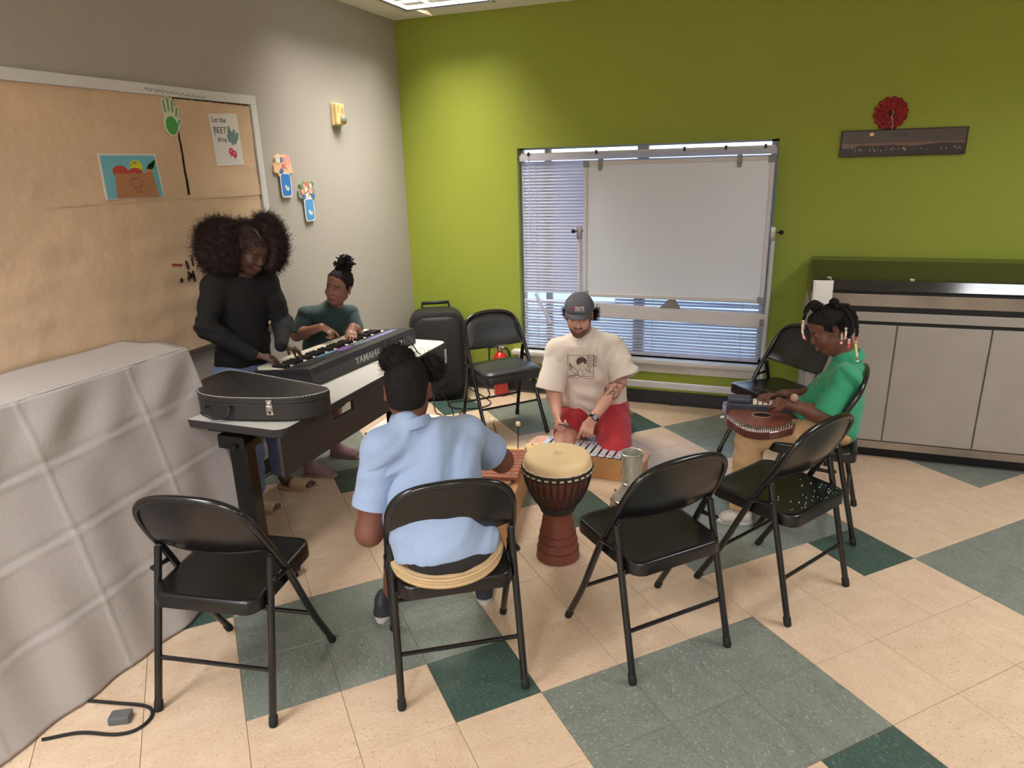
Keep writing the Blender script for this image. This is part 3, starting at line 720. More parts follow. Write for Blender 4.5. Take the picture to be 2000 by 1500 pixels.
sk = thing('loudspeaker', 'black rounded portable loudspeaker standing in the corner', 'speaker', (-2.36, 4.60, 0), math.radians(28))
mb = MB(); P = []
secs = []
for y, w, h in ((-0.155, 0.36, 0.64), (-0.15, 0.385, 0.665), (-0.10, 0.41, 0.69), (0.02, 0.40, 0.685), (0.12, 0.34, 0.66), (0.15, 0.30, 0.64)):
    secs.append([(px, y, 0.345+pz) for px, pz in rrect(w, h, 0.10, 8)])
loft(mb, secs); mb.build('cabinet', mat_black_plastic, sk)
mb = MB(); loft(mb, [[(px, -0.156, 0.345+pz) for px, pz in rrect(0.33, 0.60, 0.09, 8)], [(px, -0.164, 0.345+pz) for px, pz in rrect(0.325, 0.59, 0.085, 8)], [(px, -0.170, 0.345+pz) for px, pz in rrect(0.28, 0.55, 0.07, 8)]]); mb.build('grille', M('speaker_grille_cloth', srgb(34, 33, 33), 0.6, bump=(400, 0.3)), sk)
mb = MB(); mb.tube([(-0.10, 0.06, 0.68), (-0.10, 0.07, 0.715), (0.10, 0.07, 0.715), (0.10, 0.06, 0.68)], 0.013, 8); mb.build('pull_handle', mat_black_plastic, sk)
mb = MB(); mb.tube([(0.205, -0.02, 0.28), (0.225, -0.02, 0.30), (0.225, -0.02, 0.46), (0.205, -0.02, 0.48)], 0.012, 8); mb.build('side_handle', mat_black_plastic, sk)
mb = MB(); mb.tube([(0.05*math.sin(0.6)+0.02, -0.173, 0.17)]+[(0.15*math.sin(a)-0.03, -0.172, 0.27-0.15*math.cos(a)) for a in [0.2+0.1*i for i in range(9)]], 0.004, 6); mb.build('logo_ring', mat_dark_plastic, sk)
ex = thing('fire_extinguisher', 'red fire extinguisher on the floor behind the padded chair', 'extinguisher', (-1.905, 4.735, 0))
mat_red = M('red_enamel', srgb(190, 30, 26), 0.28, coat=0.4)
mb = MB(); mb.lathe([(0.052, 0), (0.057, 0.006), (0.057, 0.27), (0.053, 0.30), (0.042, 0.322), (0.024, 0.338), (0.018, 0.345), (0.018, 0.36)], 28); mb.build('cylinder', mat_red, ex)
mb = MB(); mb.lathe([(0.0578, 0.11), (0.0578, 0.21)], 28, None, (0, 0, 0), False, False); mb.build('instruction_label', M('label_paper', srgb(206, 60, 50), 0.5, var=(60, 0.3)), ex)
mb = MB(); mb.lathe([(0.02, 0.355), (0.022, 0.36), (0.022, 0.385), (0.014, 0.395)], 16); mb.tube([(0.02, 0, 0.375), (0.035, 0, 0.375)], 0.012, 10); mb.build('valve', mat_chrome, ex)
mb = MB(); mb.tube([(0.01, 0, 0.39), (-0.02, -0.01, 0.415), (-0.085, -0.035, 0.455)], [0.010, 0.009, 0.006], 8); mb.build('carry_handle', mat_chrome, ex)
mb = MB(); mb.tube([(0.0, 0, 0.385), (-0.05, -0.02, 0.383), (-0.09, -0.035, 0.365)], [0.009, 0.007, 0.005], 8); mb.build('squeeze_lever', mat_black_plastic, ex)
mb = MB(); mb.tube(spline([(0.03, 0, 0.375), (0.06, -0.01, 0.37), (0.085, -0.02, 0.32), (0.08, -0.02, 0.22), (0.07, -0.01, 0.14)], 6), 0.009, 8); mb.build('hose', mat_rubber, ex)

# cords
def cord(name, pts, r, label, cat='cord'):
    mb = MB(); mb.tube(spline(pts, 8), r, 7); o = mb.build(name, mat_rubber); tag(o, label, cat); return o
cord('cable', [(-2.20, 4.62, 0.10), (-2.12, 4.70, 0.02), (-2.0, 4.62, 0.006), (-1.9, 4.50, 0.006), (-1.95, 4.38, 0.006), (-2.12, 4.33, 0.006), (-2.2, 4.42, 0.012), (-2.05, 4.52, 0.014), (-1.98, 4.66, 0.006), (-2.05, 4.80, 0.05), (-2.04, 4.835, 0.30), (-2.05, 4.84, 0.56)], 0.0045, 'black power cord coiled on the floor beside the loudspeaker', 'cord')
cord('microphone_cord', [(-2.28, 4.34, 0.10), (-2.25, 4.26, 0.05), (-2.20, 4.20, 0.006), (-2.14, 4.16, 0.006), (-2.12, 4.08, 0.006), (-2.2, 4.0, 0.006), (-2.35, 4.0, 0.006)], 0.0035, 'thin grey cord hanging in a loop from the loudspeaker front')
cord('extension_cord', [(-2.06, 1.27, 0.006), (-1.95, 1.295, 0.006), (-1.86, 1.315, 0.006), (-1.81, 1.310, 0.006), (-1.782, 1.275, 0.006), (-1.79, 1.225, 0.006), (-1.84, 1.19, 0.006), (-1.95, 1.16, 0.006), (-2.04, 1.10, 0.006)], 0.0055, 'thick black cord looping on the floor by the cloth covered table')
pl = MB(); pl.box((-0.03, -0.022, 0), (0.035, 0.022, 0.028), bev=0.006); o = pl.build('power_adapter', M('grey_adapter', srgb(92, 92, 92), 0.4)); o.location = (-1.875, 1.245, 0.0); o.rotation_euler = (0, 0, 0.5); tag(o, 'small grey power adapter block lying inside the black cord loop', 'adapter')
# ------------------------------------------------------------------ whiteboard on its stand
wy = 4.68
wb = thing('whiteboard_stand', 'white dry erase board on a wheeled tubular stand before the window', 'whiteboard', (-0.65, wy, 0))
mat_wb = M('whiteboard_enamel', srgb(212, 217, 226), 0.22, spec=0.5, var=(1.5, 0.02))
mat_tube = M('white_tube', srgb(200, 196, 196), 0.4)
mat_cap = M('grey_corner_cap', srgb(128, 126, 128), 0.45)
bx0, bx1, bz0, bz1 = -0.59, 0.60, 0.805, 1.705
mb = MB(); mb.box((bx0+0.01, -0.012, bz0+0.01), (bx1-0.01, 0.008, bz1-0.01)); mb.build('board_panel', mat_wb, wb)
for a, b in (((bx0, -0.018, bz0), (bx0+0.026, 0.012, bz1)), ((bx1-0.026, -0.018, bz0), (bx1, 0.012, bz1)), ((bx0, -0.018, bz0), (bx1, 0.012, bz0+0.026)), ((bx0, -0.018, bz1-0.026), (bx1, 0.012, bz1))):
    mb = MB(); mb.box(a, b, bev=0.004); mb.build('frame_rail', mat_tube, wb)
for x in (bx0, bx1-0.038):
    for z in (bz0, bz1-0.038):
        mb = MB(); mb.box((x-0.001, -0.021, z-0.001), (x+0.039, 0.014, z+0.039), bev=0.004); mb.build('corner_cap', mat_cap, wb)
for x in (-0.475, 0.395):
    mb = MB(); mb.box((x-0.014, -0.026, bz1-0.035), (x+0.014, 0.016, bz1+0.012), bev=0.003)
    mb.add([(x-0.014, -0.026, bz1-0.035), (x+0.014, -0.026, bz1-0.035), (x+0.010, -0.034, bz1-0.062), (x-0.010, -0.034, bz1-0.062), (x-0.014, -0.022, bz1-0.035), (x+0.014, -0.022, bz1-0.035), (x+0.010, -0.030, bz1-0.062), (x-0.010, -0.030, bz1-0.062)], [(0, 3, 2, 1), (4, 5, 6, 7), (0, 1, 5, 4), (1, 2, 6, 5), (2, 3, 7, 6), (3, 0, 4, 7)])
    mb.build('paper_clip', mat_cap, wb)
for s, x in ((-1, -0.617), (1, 0.625)):
    mb = MB(); mb.tube([(x, 0.0, 0.06), (x, 0.0, 1.27)], 0.014, 12); mb.build('post', mat_tube, wb)
    mb = MB(); mb.box((x-0.02, -0.27, 0.055), (x+0.02, 0.14, 0.085), bev=0.006); mb.build('foot_bar', mat_tube, wb)
    for y in (-0.25, 0.12):
        mb = MB(); mb.lathe([(0.005, -0.01), (0.026, -0.01), (0.028, 0), (0.026, 0.01), (0.005, 0.01)], 14, Matrix.Rotation(PI/2, 4, 'Y'), (x, y, 0.028)); mb.build('caster', mat_rubber, wb)
    mb = MB(); mb.tube([(x-s*0.03, -0.004, 1.255), (x+s*0.022, -0.004, 1.255)], 0.008, 8); mb.box((x-0.018, -0.02, 1.20), (x+0.012, 0.016, 1.285), bev=0.004); mb.build('pivot_bracket', mat_steel, wb)
    mb = MB(); mb.tube([(x+s*0.016, -0.004, 1.25), (x+s*0.035, -0.004, 1.25)], 0.005, 8); mb.sphere((x+s*0.046, -0.004, 1.25), 0.014, 10, 7); mb.build('knob', mat_rubber, wb)
mb = MB(); mb.box((-0.61, -0.012, 0.655), (0.60, 0.010, 0.748), Matrix.Rotation(math.radians(1.4), 4, 'Y'), 0.003); mb.build('crossbar', mat_tube, wb)
mb = MB(); mb.box((0.585, -0.016, 0.648), (0.612, -0.008, 0.70), bev=0.002); mb.build('bar_clip', mat_cap, wb)
mb = MB(); mb.box((-0.61, -0.012, 0.175), (0.62, 0.012, 0.222), bev=0.006); mb.build('bottom_rail', mat_tube, wb)
mat_felt = M('grey_felt', srgb(128, 122, 116), 0.9, bump=(200, 0.2))
mb = MB(); mb.add([(-0.072, -0.02, 0), (0.072, -0.02, 0), (0.065, 0.02, 0), (-0.065, 0.02, 0), (-0.012, -0.010, 0.05), (0.022, -0.012, 0.058), (0.03, 0.01, 0.064), (-0.02, 0.01, 0.05)], [(3, 2, 1, 0), (4, 5, 6, 7), (0, 1, 5, 4), (1, 2, 6, 5), (2, 3, 7, 6), (3, 0, 4, 7)])
o = mb.build('cleaning_cloth', mat_felt, bevel=0.006); o.location = (-0.64, wy, 0.7475); tag(o, 'grey cloth bunched up on the whiteboard crossbar', 'cloth')

# ------------------------------------------------------------------ left wall: pinned things
WL = XL
def wpoly(mb, poly, d0, d1):
    """polygon in (y, z) on the left wall, from d0 to d1 metres off the wall"""
    n = len(poly); v = [(WL+d0, y, z) for y, z in poly]+[(WL+d1, y, z) for y, z in poly]
    mb.add(v, [tuple(range(n)), tuple(range(2*n-1, n-1, -1))][::-1] if False else [tuple(range(n, 2*n)), tuple(range(n-1, -1, -1))]+[(i, (i+1) % n, n+(i+1) % n, n+i) for i in range(n)])
def wrect(y0, y1, z0, z1): return [(y0, z0), (y1, z0), (y1, z1), (y0, z1)]
def wall_part(name, polys, d0, d1, mat, parent):
    mb = MB()
    for i, p in enumerate(polys): wpoly(mb, p, d0, d1+0.00012*i)
    return mb.build(name, mat, parent)
mat_kraft = M('brown_kraft_paper', srgb(214, 184, 152), 0.7, var=(3.5, 0.10), bump=(9, 0.8, 6))
mat_inkd = M('dark_ink', srgb(70, 62, 58), 0.8)
bb = thing('bulletin_board', 'large wall board covered in wrinkled brown paper with white frame', 'board', (0, 0, 0))
Y0, Y1, Z0, Z1 = 0.82, 3.25, 0.86, 2.08
for a, b in (((WL, Y0, Z1-0.045), (WL+0.022, Y1, Z1)), ((WL, Y1-0.042, Z0), (WL+0.022, Y1, Z1-0.045)), ((WL, Y0, Z0), (WL+0.022, Y0+0.042, Z1-0.045))):
    mb = MB(); mb.box(a, b, bev=0.003); mb.build('frame_rail', mat_white_trim, bb)
mb = MB(); mb.box((WL, Y0, Z0-0.02), (WL+0.016, Y1-0.042, Z0)); mb.build('frame_rail', M('dark_lower_rail', srgb(96, 84, 72), 0.6), bb)
mb = MB(); mb.box((WL, Y0+0.03, Z0), (WL+0.006, Y1-0.04, Z1-0.04)); mb.build('backing', mat_inkd, bb)
def paper(y0, y1, z0, z1, base, seed, rag=0.0, notch=None, cut=None):
    rs = np.random.default_rng(seed); ny = max(8, int((y1-y0)/0.022)); nz = max(8, int((z1-z0)/0.022)); mb = MB(); V = []
    ph = rs.uniform(0, 6.28, 12); kk = rs.uniform(3, 16, (12, 2))*rs.choice([-1, 1], (12, 2))
    for i in range(ny+1):
        for j in range(nz+1):
            y = y0+(y1-y0)*i/ny; z = z0+(z1-z0)*j/nz
            h = sum(abs(math.sin(kk[q][0]*y+kk[q][1]*z+ph[q]))/(1+0.2*q) for q in range(12))*0.0009-0.0025+0.0024
            fz = 0.0015*math.sin(z*46+y*3+math.sin(y*9))
            if rag and i == ny: y -= rag*abs(math.sin(j*1.7)+0.6*math.sin(j*4.1))*0.5
            if rag and j == nz: z -= rag*0.3*abs(math.sin(i*1.9))
            if cut:
                if i == 0: y += cut*(1-j/nz)
            V.append((WL+base+min(0.0130-base, max(0.0, h+fz)), y, z))
    F = []
    for i in range(ny):
        for j in range(nz):
            a = i*(nz+1)+j; F.append((a, a+nz+1, a+nz+2, a+1))
    mb.add(V, F, True); o = mb.build('paper_sheet', mat_kraft, bb, autosmooth=False)
    return o
paper(0.862, 2.688, 1.58, 2.035, 0.009, 1, 0.004)
paper(2.694, 3.206, 1.575, 2.030, 0.009, 2, 0.010, cut=0.010)
paper(0.862, 3.208, 0.862, 1.60, 0.007, 3, 0.016)
def scrib(pts, r, mat, parent, name, d=0.012):
    mb = MB(); mb.tube([(WL+d, y, z) for y, z in pts], r, 5); return mb.build(name, mat, parent)
mat_pencil = M('pencil_grey', srgb(128, 126, 124), 0.8)
scrib([(2.53+0.006*k, 2.056+0.005*math.sin(k*2.3)+0.004*math.sin(k*1.1)-0.0002*k) for k in range(60)], 0.0011, mat_pencil, bb, 'pencil_scribble', 0.0225)
mat_stain = M('dark_stain', srgb(58, 40, 34), 0.8); mat_redink = M('red_marker', srgb(170, 60, 52), 0.8)
rs = random.Random(5)
stn = MB()
for k in range(9):
    y, z = 2.60+rs.uniform(-0.05, 0.05), 1.245+rs.uniform(-0.04, 0.05); wpoly(stn, ellipse(y, z, rs.uniform(0.004, 0.010), rs.uniform(0.008, 0.026), 9, rs.uniform(-0.4, 0.4)), 0.006, 0.0145)
stn.build('torn_spot', mat_stain, bb)
rd = MB()
for k in range(3): wpoly(rd, ellipse(2.53+0.02*k, 1.285-0.004*k, 0.012, 0.006, 8), 0.006, 0.0145)
for k in range(7): wpoly(rd, ellipse(2.70+0.006*math.sin(k*3), 1.30+0.022*k, 0.004, 0.016, 8), 0.006, 0.0145)
rd.build('red_mark', mat_redink, bb)

mat_paper = M('white_paper', srgb(226, 222, 218), 0.7, bump=(14, 0.12))
mat_ink = M('pen_ink', srgb(84, 78, 84), 0.7)
def wframe(y, z, d, rot=0.0):
    c, s = math.cos(rot), math.sin(rot); return frame_m((WL+d, y, z), (0, c, s), (0, -s, c), (1, 0, 0))
# poster
po = thing('poster', 'white hand lettered sheet with a pencil beet drawing on brown paper', 'poster', (0, 0, 0))
pq = [(2.905, 1.727), (3.102, 1.733), (3.096, 1.984), (2.896, 1.974)]
wall_part('sheet', [pq], 0.0135, 0.0150, mat_paper, po)
for s, y, z, sz in (('Let the', 2.912, 1.937, 0.034), ('BEET', 2.915, 1.885, 0.042), ('drop', 2.935, 1.845, 0.034)):
    me = text_mesh(s, sz, extrude=0.0002, bold=0.0002); me.materials.clear(); me.materials.append(mat_ink); me.transform(wframe(y, z, 0.0155)); obj('lettering', me, po)
wall_part('underline', [capsule2((2.913, 1.880), (2.928, 1.874), 0.0012, 3)], 0.0148, 0.0156, mat_ink, po)
mat_leafp = M('green_grey_pencil', srgb(112, 146, 138), 0.8, var=(160, 0.35)); mat_beet = M('beet_pink', srgb(205, 62, 96), 0.7, var=(90, 0.2)); mat_ltpink = M('pale_pink', srgb(232, 150, 170), 0.7)
lv = MB()
for cy, cz, ry, rz, ro in ((3.028, 1.880, 0.014, 0.042, 0.15), (3.048, 1.868, 0.015, 0.040, -0.35), (3.066, 1.862, 0.014, 0.036, -0.6), (3.014, 1.862, 0.007, 0.02, 0.3)):
    pl_ = []
    for k in range(28):
        t = 2*PI*k/28; w = 1+0.16*math.sin(7*t); a, b = ry*w*math.cos(t), rz*w*math.sin(t); pl_.append((cy+a*math.cos(ro)-b*math.sin(ro), cz+a*math.sin(ro)+b*math.cos(ro)))
    wpoly(lv, pl_, 0.0145, 0.0156+0.00015*len(lv.f)/30)
lv.build('drawn_leaves', mat_leafp, po)
wall_part('drawn_beet', [ellipse(3.020, 1.797, 0.017, 0.019, 18), ellipse(3.042, 1.785, 0.016, 0.019, 18), capsule2((3.016, 1.78), (3.006, 1.768), 0.0015, 3), capsule2((3.042, 1.77), (3.044, 1.755), 0.0015, 3)], 0.0145, 0.0157, mat_beet, po)
wall_part('drawn_highlight', [ellipse(3.018, 1.803, 0.006, 0.007, 12), ellipse(3.041, 1.790, 0.005, 0.007, 12)], 0.0156, 0.0161, mat_ltpink, po)
# green handprint
hp = thing('handprint', 'cut out paper hand with green painted palm and fingers', 'cutout', (0, 0, 0))
mat_ivory = M('ivory_card', srgb(214, 222, 200), 0.7); mat_grn = M('green_paint', srgb(70, 160, 72), 0.6, var=(80, 0.15)); mat_grn2 = M('pale_green_paint', srgb(120, 160, 118), 0.6, var=(120, 0.25))
hy, hz = 2.655, 1.915
fin = [((-0.026, 0.03), (-0.032, 0.105)), ((-0.006, 0.035), (-0.004, 0.118)), ((0.014, 0.032), (0.022, 0.108)), ((0.03, 0.02), (0.048, 0.078)), ((0.028, -0.02), (0.055, 0.018))]
sh = lambda p: (hy+p[0]*0.92, hz+p[1]*0.92)
wall_part('card', [ellipse(hy, hz, 0.044, 0.052, 24)]+[capsule2(sh(a), sh(b), 0.0125, 7) for a, b in fin], 0.0135, 0.0160, mat_ivory, hp)
wall_part('palm_print', [ellipse(hy, hz-0.006, 0.034, 0.040, 24)], 0.0155, 0.0168, mat_grn, hp)
wall_part('finger_print', [capsule2(sh((a[0]*.6+b[0]*.4, a[1]*.6+b[1]*.4)), sh(b), 0.0058, 6) for a, b in fin], 0.0155, 0.0168, mat_grn2, hp)
# vegetable bag picture
pc = thing('picture', 'square picture of vegetables in a brown bag on blue', 'picture', (0, 0, 0))
wall_part('white_mount', [[(2.235, 1.597), (2.545, 1.599), (2.532, 1.784), (2.235, 1.784)]], 0.0135, 0.0155, mat_paper, pc)
wall_part('blue_ground', [[(2.243, 1.599), (2.537, 1.601), (2.524, 1.777), (2.243, 1.777)]], 0.0152, 0.0160, M('sky_blue_print', srgb(116, 184, 200), 0.6), pc)
mat_bag = M('bag_brown', srgb(176, 124, 86), 0.7)
wall_part('drawn_bag', [[(2.29, 1.600), (2.512, 1.600), (2.497, 1.703), (2.485, 1.708), (2.47, 1.705), (2.455, 1.700), (2.44, 1.706), (2.42, 1.697), (2.40, 1.705), (2.37, 1.70), (2.30, 1.705)]], 0.0166, 0.0172, mat_bag, pc)
mat_yel = M('pepper_yellow', srgb(206, 212, 60), 0.6)
wall_part('drawn_pepper', [ellipse(2.415, 1.728, 0.034, 0.030, 18)], 0.0158, 0.0164, mat_yel, pc)
wall_part('drawn_tomato', [ellipse(2.405, 1.705, 0.040, 0.020, 18), ellipse(2.33, 1.71, 0.04, 0.026, 18)], 0.0160, 0.0165, M('tomato_red', srgb(190, 74, 60), 0.6), pc)
wall_part('drawn_carrot', [ellipse(2.478, 1.707, 0.019, 0.012, 14)], 0.0160, 0.0168, M('carrot_orange', srgb(222, 134, 76), 0.6), pc)
gl_ = MB()
for k in range(7):
    a = (2.470+0.006*k, 1.712+0.002*k); b = (2.482+0.0065*k, 1.735+0.0035*k); wpoly(gl_, capsule2(a, b, 0.0042, 4), 0.0158, 0.0166)
gl_.build('drawn_leaf_tops', M('leaf_green_print', srgb(70, 120, 52), 0.6, var=(150, 0.5)), pc)
ol_ = MB()
for k in range(16):
    t0, t1 = 2*PI*k/16, 2*PI*(k+1)/16; wpoly(ol_, capsule2((2.40+0.030*math.cos(t0), 1.662+0.02*math.sin(t0)), (2.40+0.030*math.cos(t1), 1.662+0.02*math.sin(t1)), 0.0009, 2), 0.0170, 0.0175)
for a, b in (((2.39, 1.642), (2.40, 1.622)), ((2.40, 1.622), (2.415, 1.622)), ((2.415, 1.622), (2.42, 1.644)), ((2.385, 1.735), (2.40, 1.748)), ((2.40, 1.748), (2.425, 1.746)), ((2.41, 1.752), (2.414, 1.738))): wpoly(ol_, capsule2(a, b, 0.0009, 2), 0.0163, 0.0176)
ol_.build('drawn_outline', mat_inkd, pc)
# flower jars
def jar(label, cy, cz, outc, flowers, blue):
    t = thing('flower_cutout', label, 'cutout', (0, 0, 0), group='flower jar cutouts on the taupe wall')
    rs = random.Random(int(cy*100)); pl_ = []
    for k in range(44):
        a = 2*PI*k/44; r = 1+0.10*math.sin(5*a+cy)+0.06*math.sin(11*a); pl_.append((cy+0.078*r*math.cos(a)-0.004, cz+0.062*r*math.sin(a)*1.05))
    wall_part('bouquet', [pl_], 0.001, 0.011, outc, t)
    jr = [(cy+0.002+x, cz-0.105+y) for x, y in rrect(0.094, 0.135, 0.022, 5)]; j2 = [(cy+0.002+x, cz-0.103+y) for x, y in rrect(0.078, 0.120, 0.016, 5)]
    wall_part('jar_edge', [jr], 0.0105, 0.0135, mat_paper, t); wall_part('jar', [j2], 0.0132, 0.0145, blue, t)
    wall_part('jar_mark', [ellipse(cy+0.0, cz-0.118, 0.010, 0.017, 10, 0.4), ellipse(cy+0.016, cz-0.125, 0.009, 0.013, 10, -0.5)], 0.0144, 0.0150, mat_ivory, t)
    for k, (dy, dz, r, m_, petals) in enumerate(flowers):
        pp = []
        for q_ in range(30):
            a = 2*PI*q_/30; rr = r*(1+0.22*math.cos(petals*a)); pp.append((cy+dy+rr*math.cos(a), cz+dz+rr*math.sin(a)))
        wall_part('flower', [pp], 0.0105, 0.0125+0.0006*(k % 3), m_, t)
    return t
c_pk, c_wh, c_rd, c_bl, c_gn, c_pe = [M(n, srgb(*c), 0.7) for n, c in (('pink_card', (238, 168, 156)), ('cream_card', (238, 226, 206)), ('coral_card', (226, 116, 100)), ('blue_card', (66, 120, 186)), ('leaf_card', (110, 146, 92)), ('peach_card', (240, 196, 156)))]
mat_jb1 = M('bright_blue_card', srgb(52, 128, 206), 0.6); mat_jb2 = M('sky_blue_card', srgb(84, 156, 216), 0.6)
jar('flower jar cutout with plain peach blooms, the upper left one', 3.428, 1.722, c_pe, [(0.035, 0.028, 0.030, c_pk, 5), (-0.014, 0.035, 0.012, c_bl, 6), (-0.045, 0.035, 0.02, c_wh, 8), (-0.002, 0.0, 0.013, c_rd, 5), (0.03, -0.004, 0.013, c_pe, 6), (-0.024, -0.028, 0.015, c_bl, 4)], mat_jb1)
jar('flower jar cutout with dense multicoloured blooms, the lower right one', 3.622, 1.572, M('sage_card', srgb(142, 150, 128), 0.7), [(0.005, 0.045, 0.016, c_rd, 5), (-0.028, 0.034, 0.012, c_pk, 5), (0.035, 0.035, 0.013, c_wh, 6), (-0.012, 0.016, 0.016, c_wh, 8), (0.03, 0.006, 0.019, c_pk, 5), (-0.045, 0.002, 0.016, c_pk, 6), (-0.004, -0.022, 0.018, c_wh, 7), (-0.04, -0.030, 0.014, c_bl, 5), (0.05, -0.026, 0.015, c_bl, 5), (0.018, -0.03, 0.012, c_wh, 4), (-0.055, 0.03, 0.012, c_gn, 3), (0.055, 0.045, 0.014, c_gn, 3), (-0.02, -0.045, 0.012, c_rd, 4)], mat_jb2)
# fire alarm strobe
fa = thing('alarm_strobe', 'cream fire alarm with clear strobe dome high on the taupe wall', 'alarm', (WL, 4.012, 2.028))
mat_cream_pl = M('cream_plastic', srgb(232, 200, 138), 0.45)
mb = MB(); mb.box((0, -0.052, -0.068), (0.018, 0.052, 0.068), bev=0.006); mb.build('back_box', M('pale_cream_plastic', srgb(224, 204, 160), 0.5), fa)
mb = MB(); mb.box((0.016, -0.046, -0.062), (0.040, 0.046, 0.064), bev=0.007); mb.build('housing', mat_cream_pl, fa)
mb = MB()
for k in range(5): mb.box((0.0395, -0.026, 0.008+0.009*k), (0.0408, -0.020, 0.014+0.009*k))
mb.build('printed_letters', M('rust_print', srgb(150, 90, 40), 0.6), fa)
mb = MB(); mb.box((0.0395, 0.008, 0.008), (0.0410, 0.034, 0.040)); mb.build('sounder_grille', M('tan_grille', srgb(196, 160, 90), 0.6, var=(200, 0.3)), fa)
mb = MB(); mb.sphere((0.040, 0.018, -0.032), 0.030, 18, 10); mb.build('strobe_dome', M('clear_dome', (0.75, 0.75, 0.75), 0.06, trans=0.8), fa)
mb = MB(); mb.lathe([(0.024, 0), (0.02, 0.004), (0.006, 0.007)], 16, Matrix.Rotation(PI/2, 4, 'Y'), (0.036, 0.018, -0.032)); mb.build('reflector', mat_chrome, fa)
# green wall: picture and rosette
pr = thing('picture', 'long dark landscape print of lights under a dusk sky', 'picture', (0.64, YB, 1.758))
mat_pf = M('black_frame', srgb(36, 32, 30), 0.35)
mb = MB(); mb.box((-0.33, -0.022, -0.075), (0.33, 0, 0.075), bev=0.003); mb.build('frame', mat_pf, pr)
def bpoly(name, polys, y0, y1, mat):
    mb = MB()
    for p in polys:
        n = len(p); mb.add([(x, y0, z) for x, z in p]+[(x, y1, z) for x, z in p], [tuple(range(n-1, -1, -1)), tuple(range(n, 2*n))]+[(i, n+i, n+(i+1) % n, (i+1) % n) for i in range(n)])
    bm_ = mb.build(name, mat, pr); return bm_
rb = lambda x0, x1, z0, z1: [(x0, z0), (x1, z0), (x1, z1), (x0, z1)]
bpoly('printed_sky', [rb(-0.32, 0.32, 0.0, 0.068)], -0.0235, -0.021, M('dusk_upper_print', srgb(84, 72, 66), 0.3))
bpoly('printed_haze', [rb(-0.32, 0.32, -0.026, 0.0)], -0.0235, -0.021, M('dusk_lower_print', srgb(124, 92, 78), 0.3))
bpoly('printed_hill', [[(-0.32, -0.068), (0.32, -0.068), (0.32, -0.012), (0.2, -0.008), (0.05, -0.022), (-0.05, -0.012), (-0.15, -0.016), (-0.22, -0.01), (-0.27, -0.03), (-0.32, -0.03)]], -0.0245, -0.022, M('dark_hill_print', srgb(48, 40, 38), 0.3))
rs = random.Random(8)
bpoly('printed_lights', [ellipse(rs.uniform(-0.28, 0.3), -0.034+rs.uniform(-0.01, 0.008), 0.0025, rs.uniform(0.002, 0.006), 6) for k in range(40)], -0.0252, -0.024, M('lamp_print', srgb(190, 170, 150), 0.4))
bpoly('printed_moon', [ellipse(-0.165, 0.05, 0.012, 0.010, 14)], -0.0252, -0.023, M('moon_print', srgb(236, 206, 150), 0.4))
me = text_mesh('TEAM', 0.026, extrude=0.0002, spacing=1.2); me.materials.clear(); me.materials.append(M('faint_letters', srgb(44, 38, 36), 0.4)); me.transform(frame_m((-0.05, -0.0245, 0.032), (1, 0, 0), (0, 0, 1), (0, -1, 0))); obj('lettering', me, pr)
ro = thing('wall_rosette', 'round red rosette ornament hung above the dark picture', 'ornament', (0.562, YB, 1.922))
mat_ros = M('dark_red_paper', srgb(150, 34, 36), 0.4, var=(40, 0.25))
for r0, r1, dy, npet in ((0.0, 0.090, -0.012, 14), (0.0, 0.066, -0.024, 12), (0.0, 0.042, -0.034, 9)):
    mb = MB(); nr, nt = 6, npet*6; V = []
    for i in range(nr+1):
        for k in range(nt):
            a = 2*PI*k/nt; r = r1*(i/nr)*(1+0.05*math.sin(npet*a)*(i/nr)); V.append((r*math.cos(a), dy+0.010*(1-i/nr)**2*-1+0.008*math.sin(npet*a)*(i/nr), r*math.sin(a)))
    F = [(i*nt+k, (i+1)*nt+k, (i+1)*nt+(k+1) % nt, i*nt+(k+1) % nt) for i in range(nr) for k in range(nt)]
    mb.add(V, F, True); o = mb.build('petal_ring', mat_ros, ro, autosmooth=False); md = o.modifiers.new('s', 'SOLIDIFY'); md.thickness = 0.002
mb = MB(); mb.sphere((0, -0.042, 0), 0.016, 12, 8); mb.tube([(0, -0.036, 0), (0, 0.002, 0)], 0.006, 8); mb.build('centre', M('dark_centre', srgb(70, 20, 22), 0.3), ro)
mb = MB(); mb.tube(spline([(0.0, -0.058, 0.012), (0.008, -0.06, 0.0), (0.002, -0.058, -0.02), (0.012, -0.052, -0.05), (0.014, -0.03, -0.09)], 5), 0.0014, 6); mb.build('squiggle_highlight', mat_white_trim, ro)  # white squiggle modelled in place of a highlight on the rosette

# ------------------------------------------------------------------ grey cooler
co = thing('food_cooler', 'large grey cooler cabinet with black glossy top against the green wall', 'cooler', (0.2, 4.215, 0))
mat_cool = M('grey_cabinet_enamel', srgb(150, 142, 134), 0.45, var=(5, 0.06), bump=(40, 0.04)); mat_gloss = M('black_gloss', srgb(34, 33, 31), 0.12, spec=0.6)
mat_strip = M('worn_steel_strip', srgb(140, 130, 120), 0.35, metal=0.7, var=(3, 0.25))
CW, CD = 1.35, 0.585
mb = MB(); mb.box((0.02, 0.05, 0.0), (CW-0.02, CD, 0.068)); mb.build('toe_kick', mat_rubber, co)
mb = MB(); mb.box((0, 0.012, 0.068), (CW, CD, 0.90)); mb.build('cabinet_body', M('pale_side_panel', srgb(178, 174, 168), 0.5), co)
for k in range(3):
    mb = MB(); mb.box((0.012+k*0.445, -0.012, 0.12), (0.012+k*0.445+0.438, 0.012, 0.796), bev=0.004); dr = mb.build('door', mat_cool, co)
mb = MB(); mb.box((0, -0.008, 0.07), (CW, 0.012, 0.114)); mb.build('lower_rail', mat_strip, co)
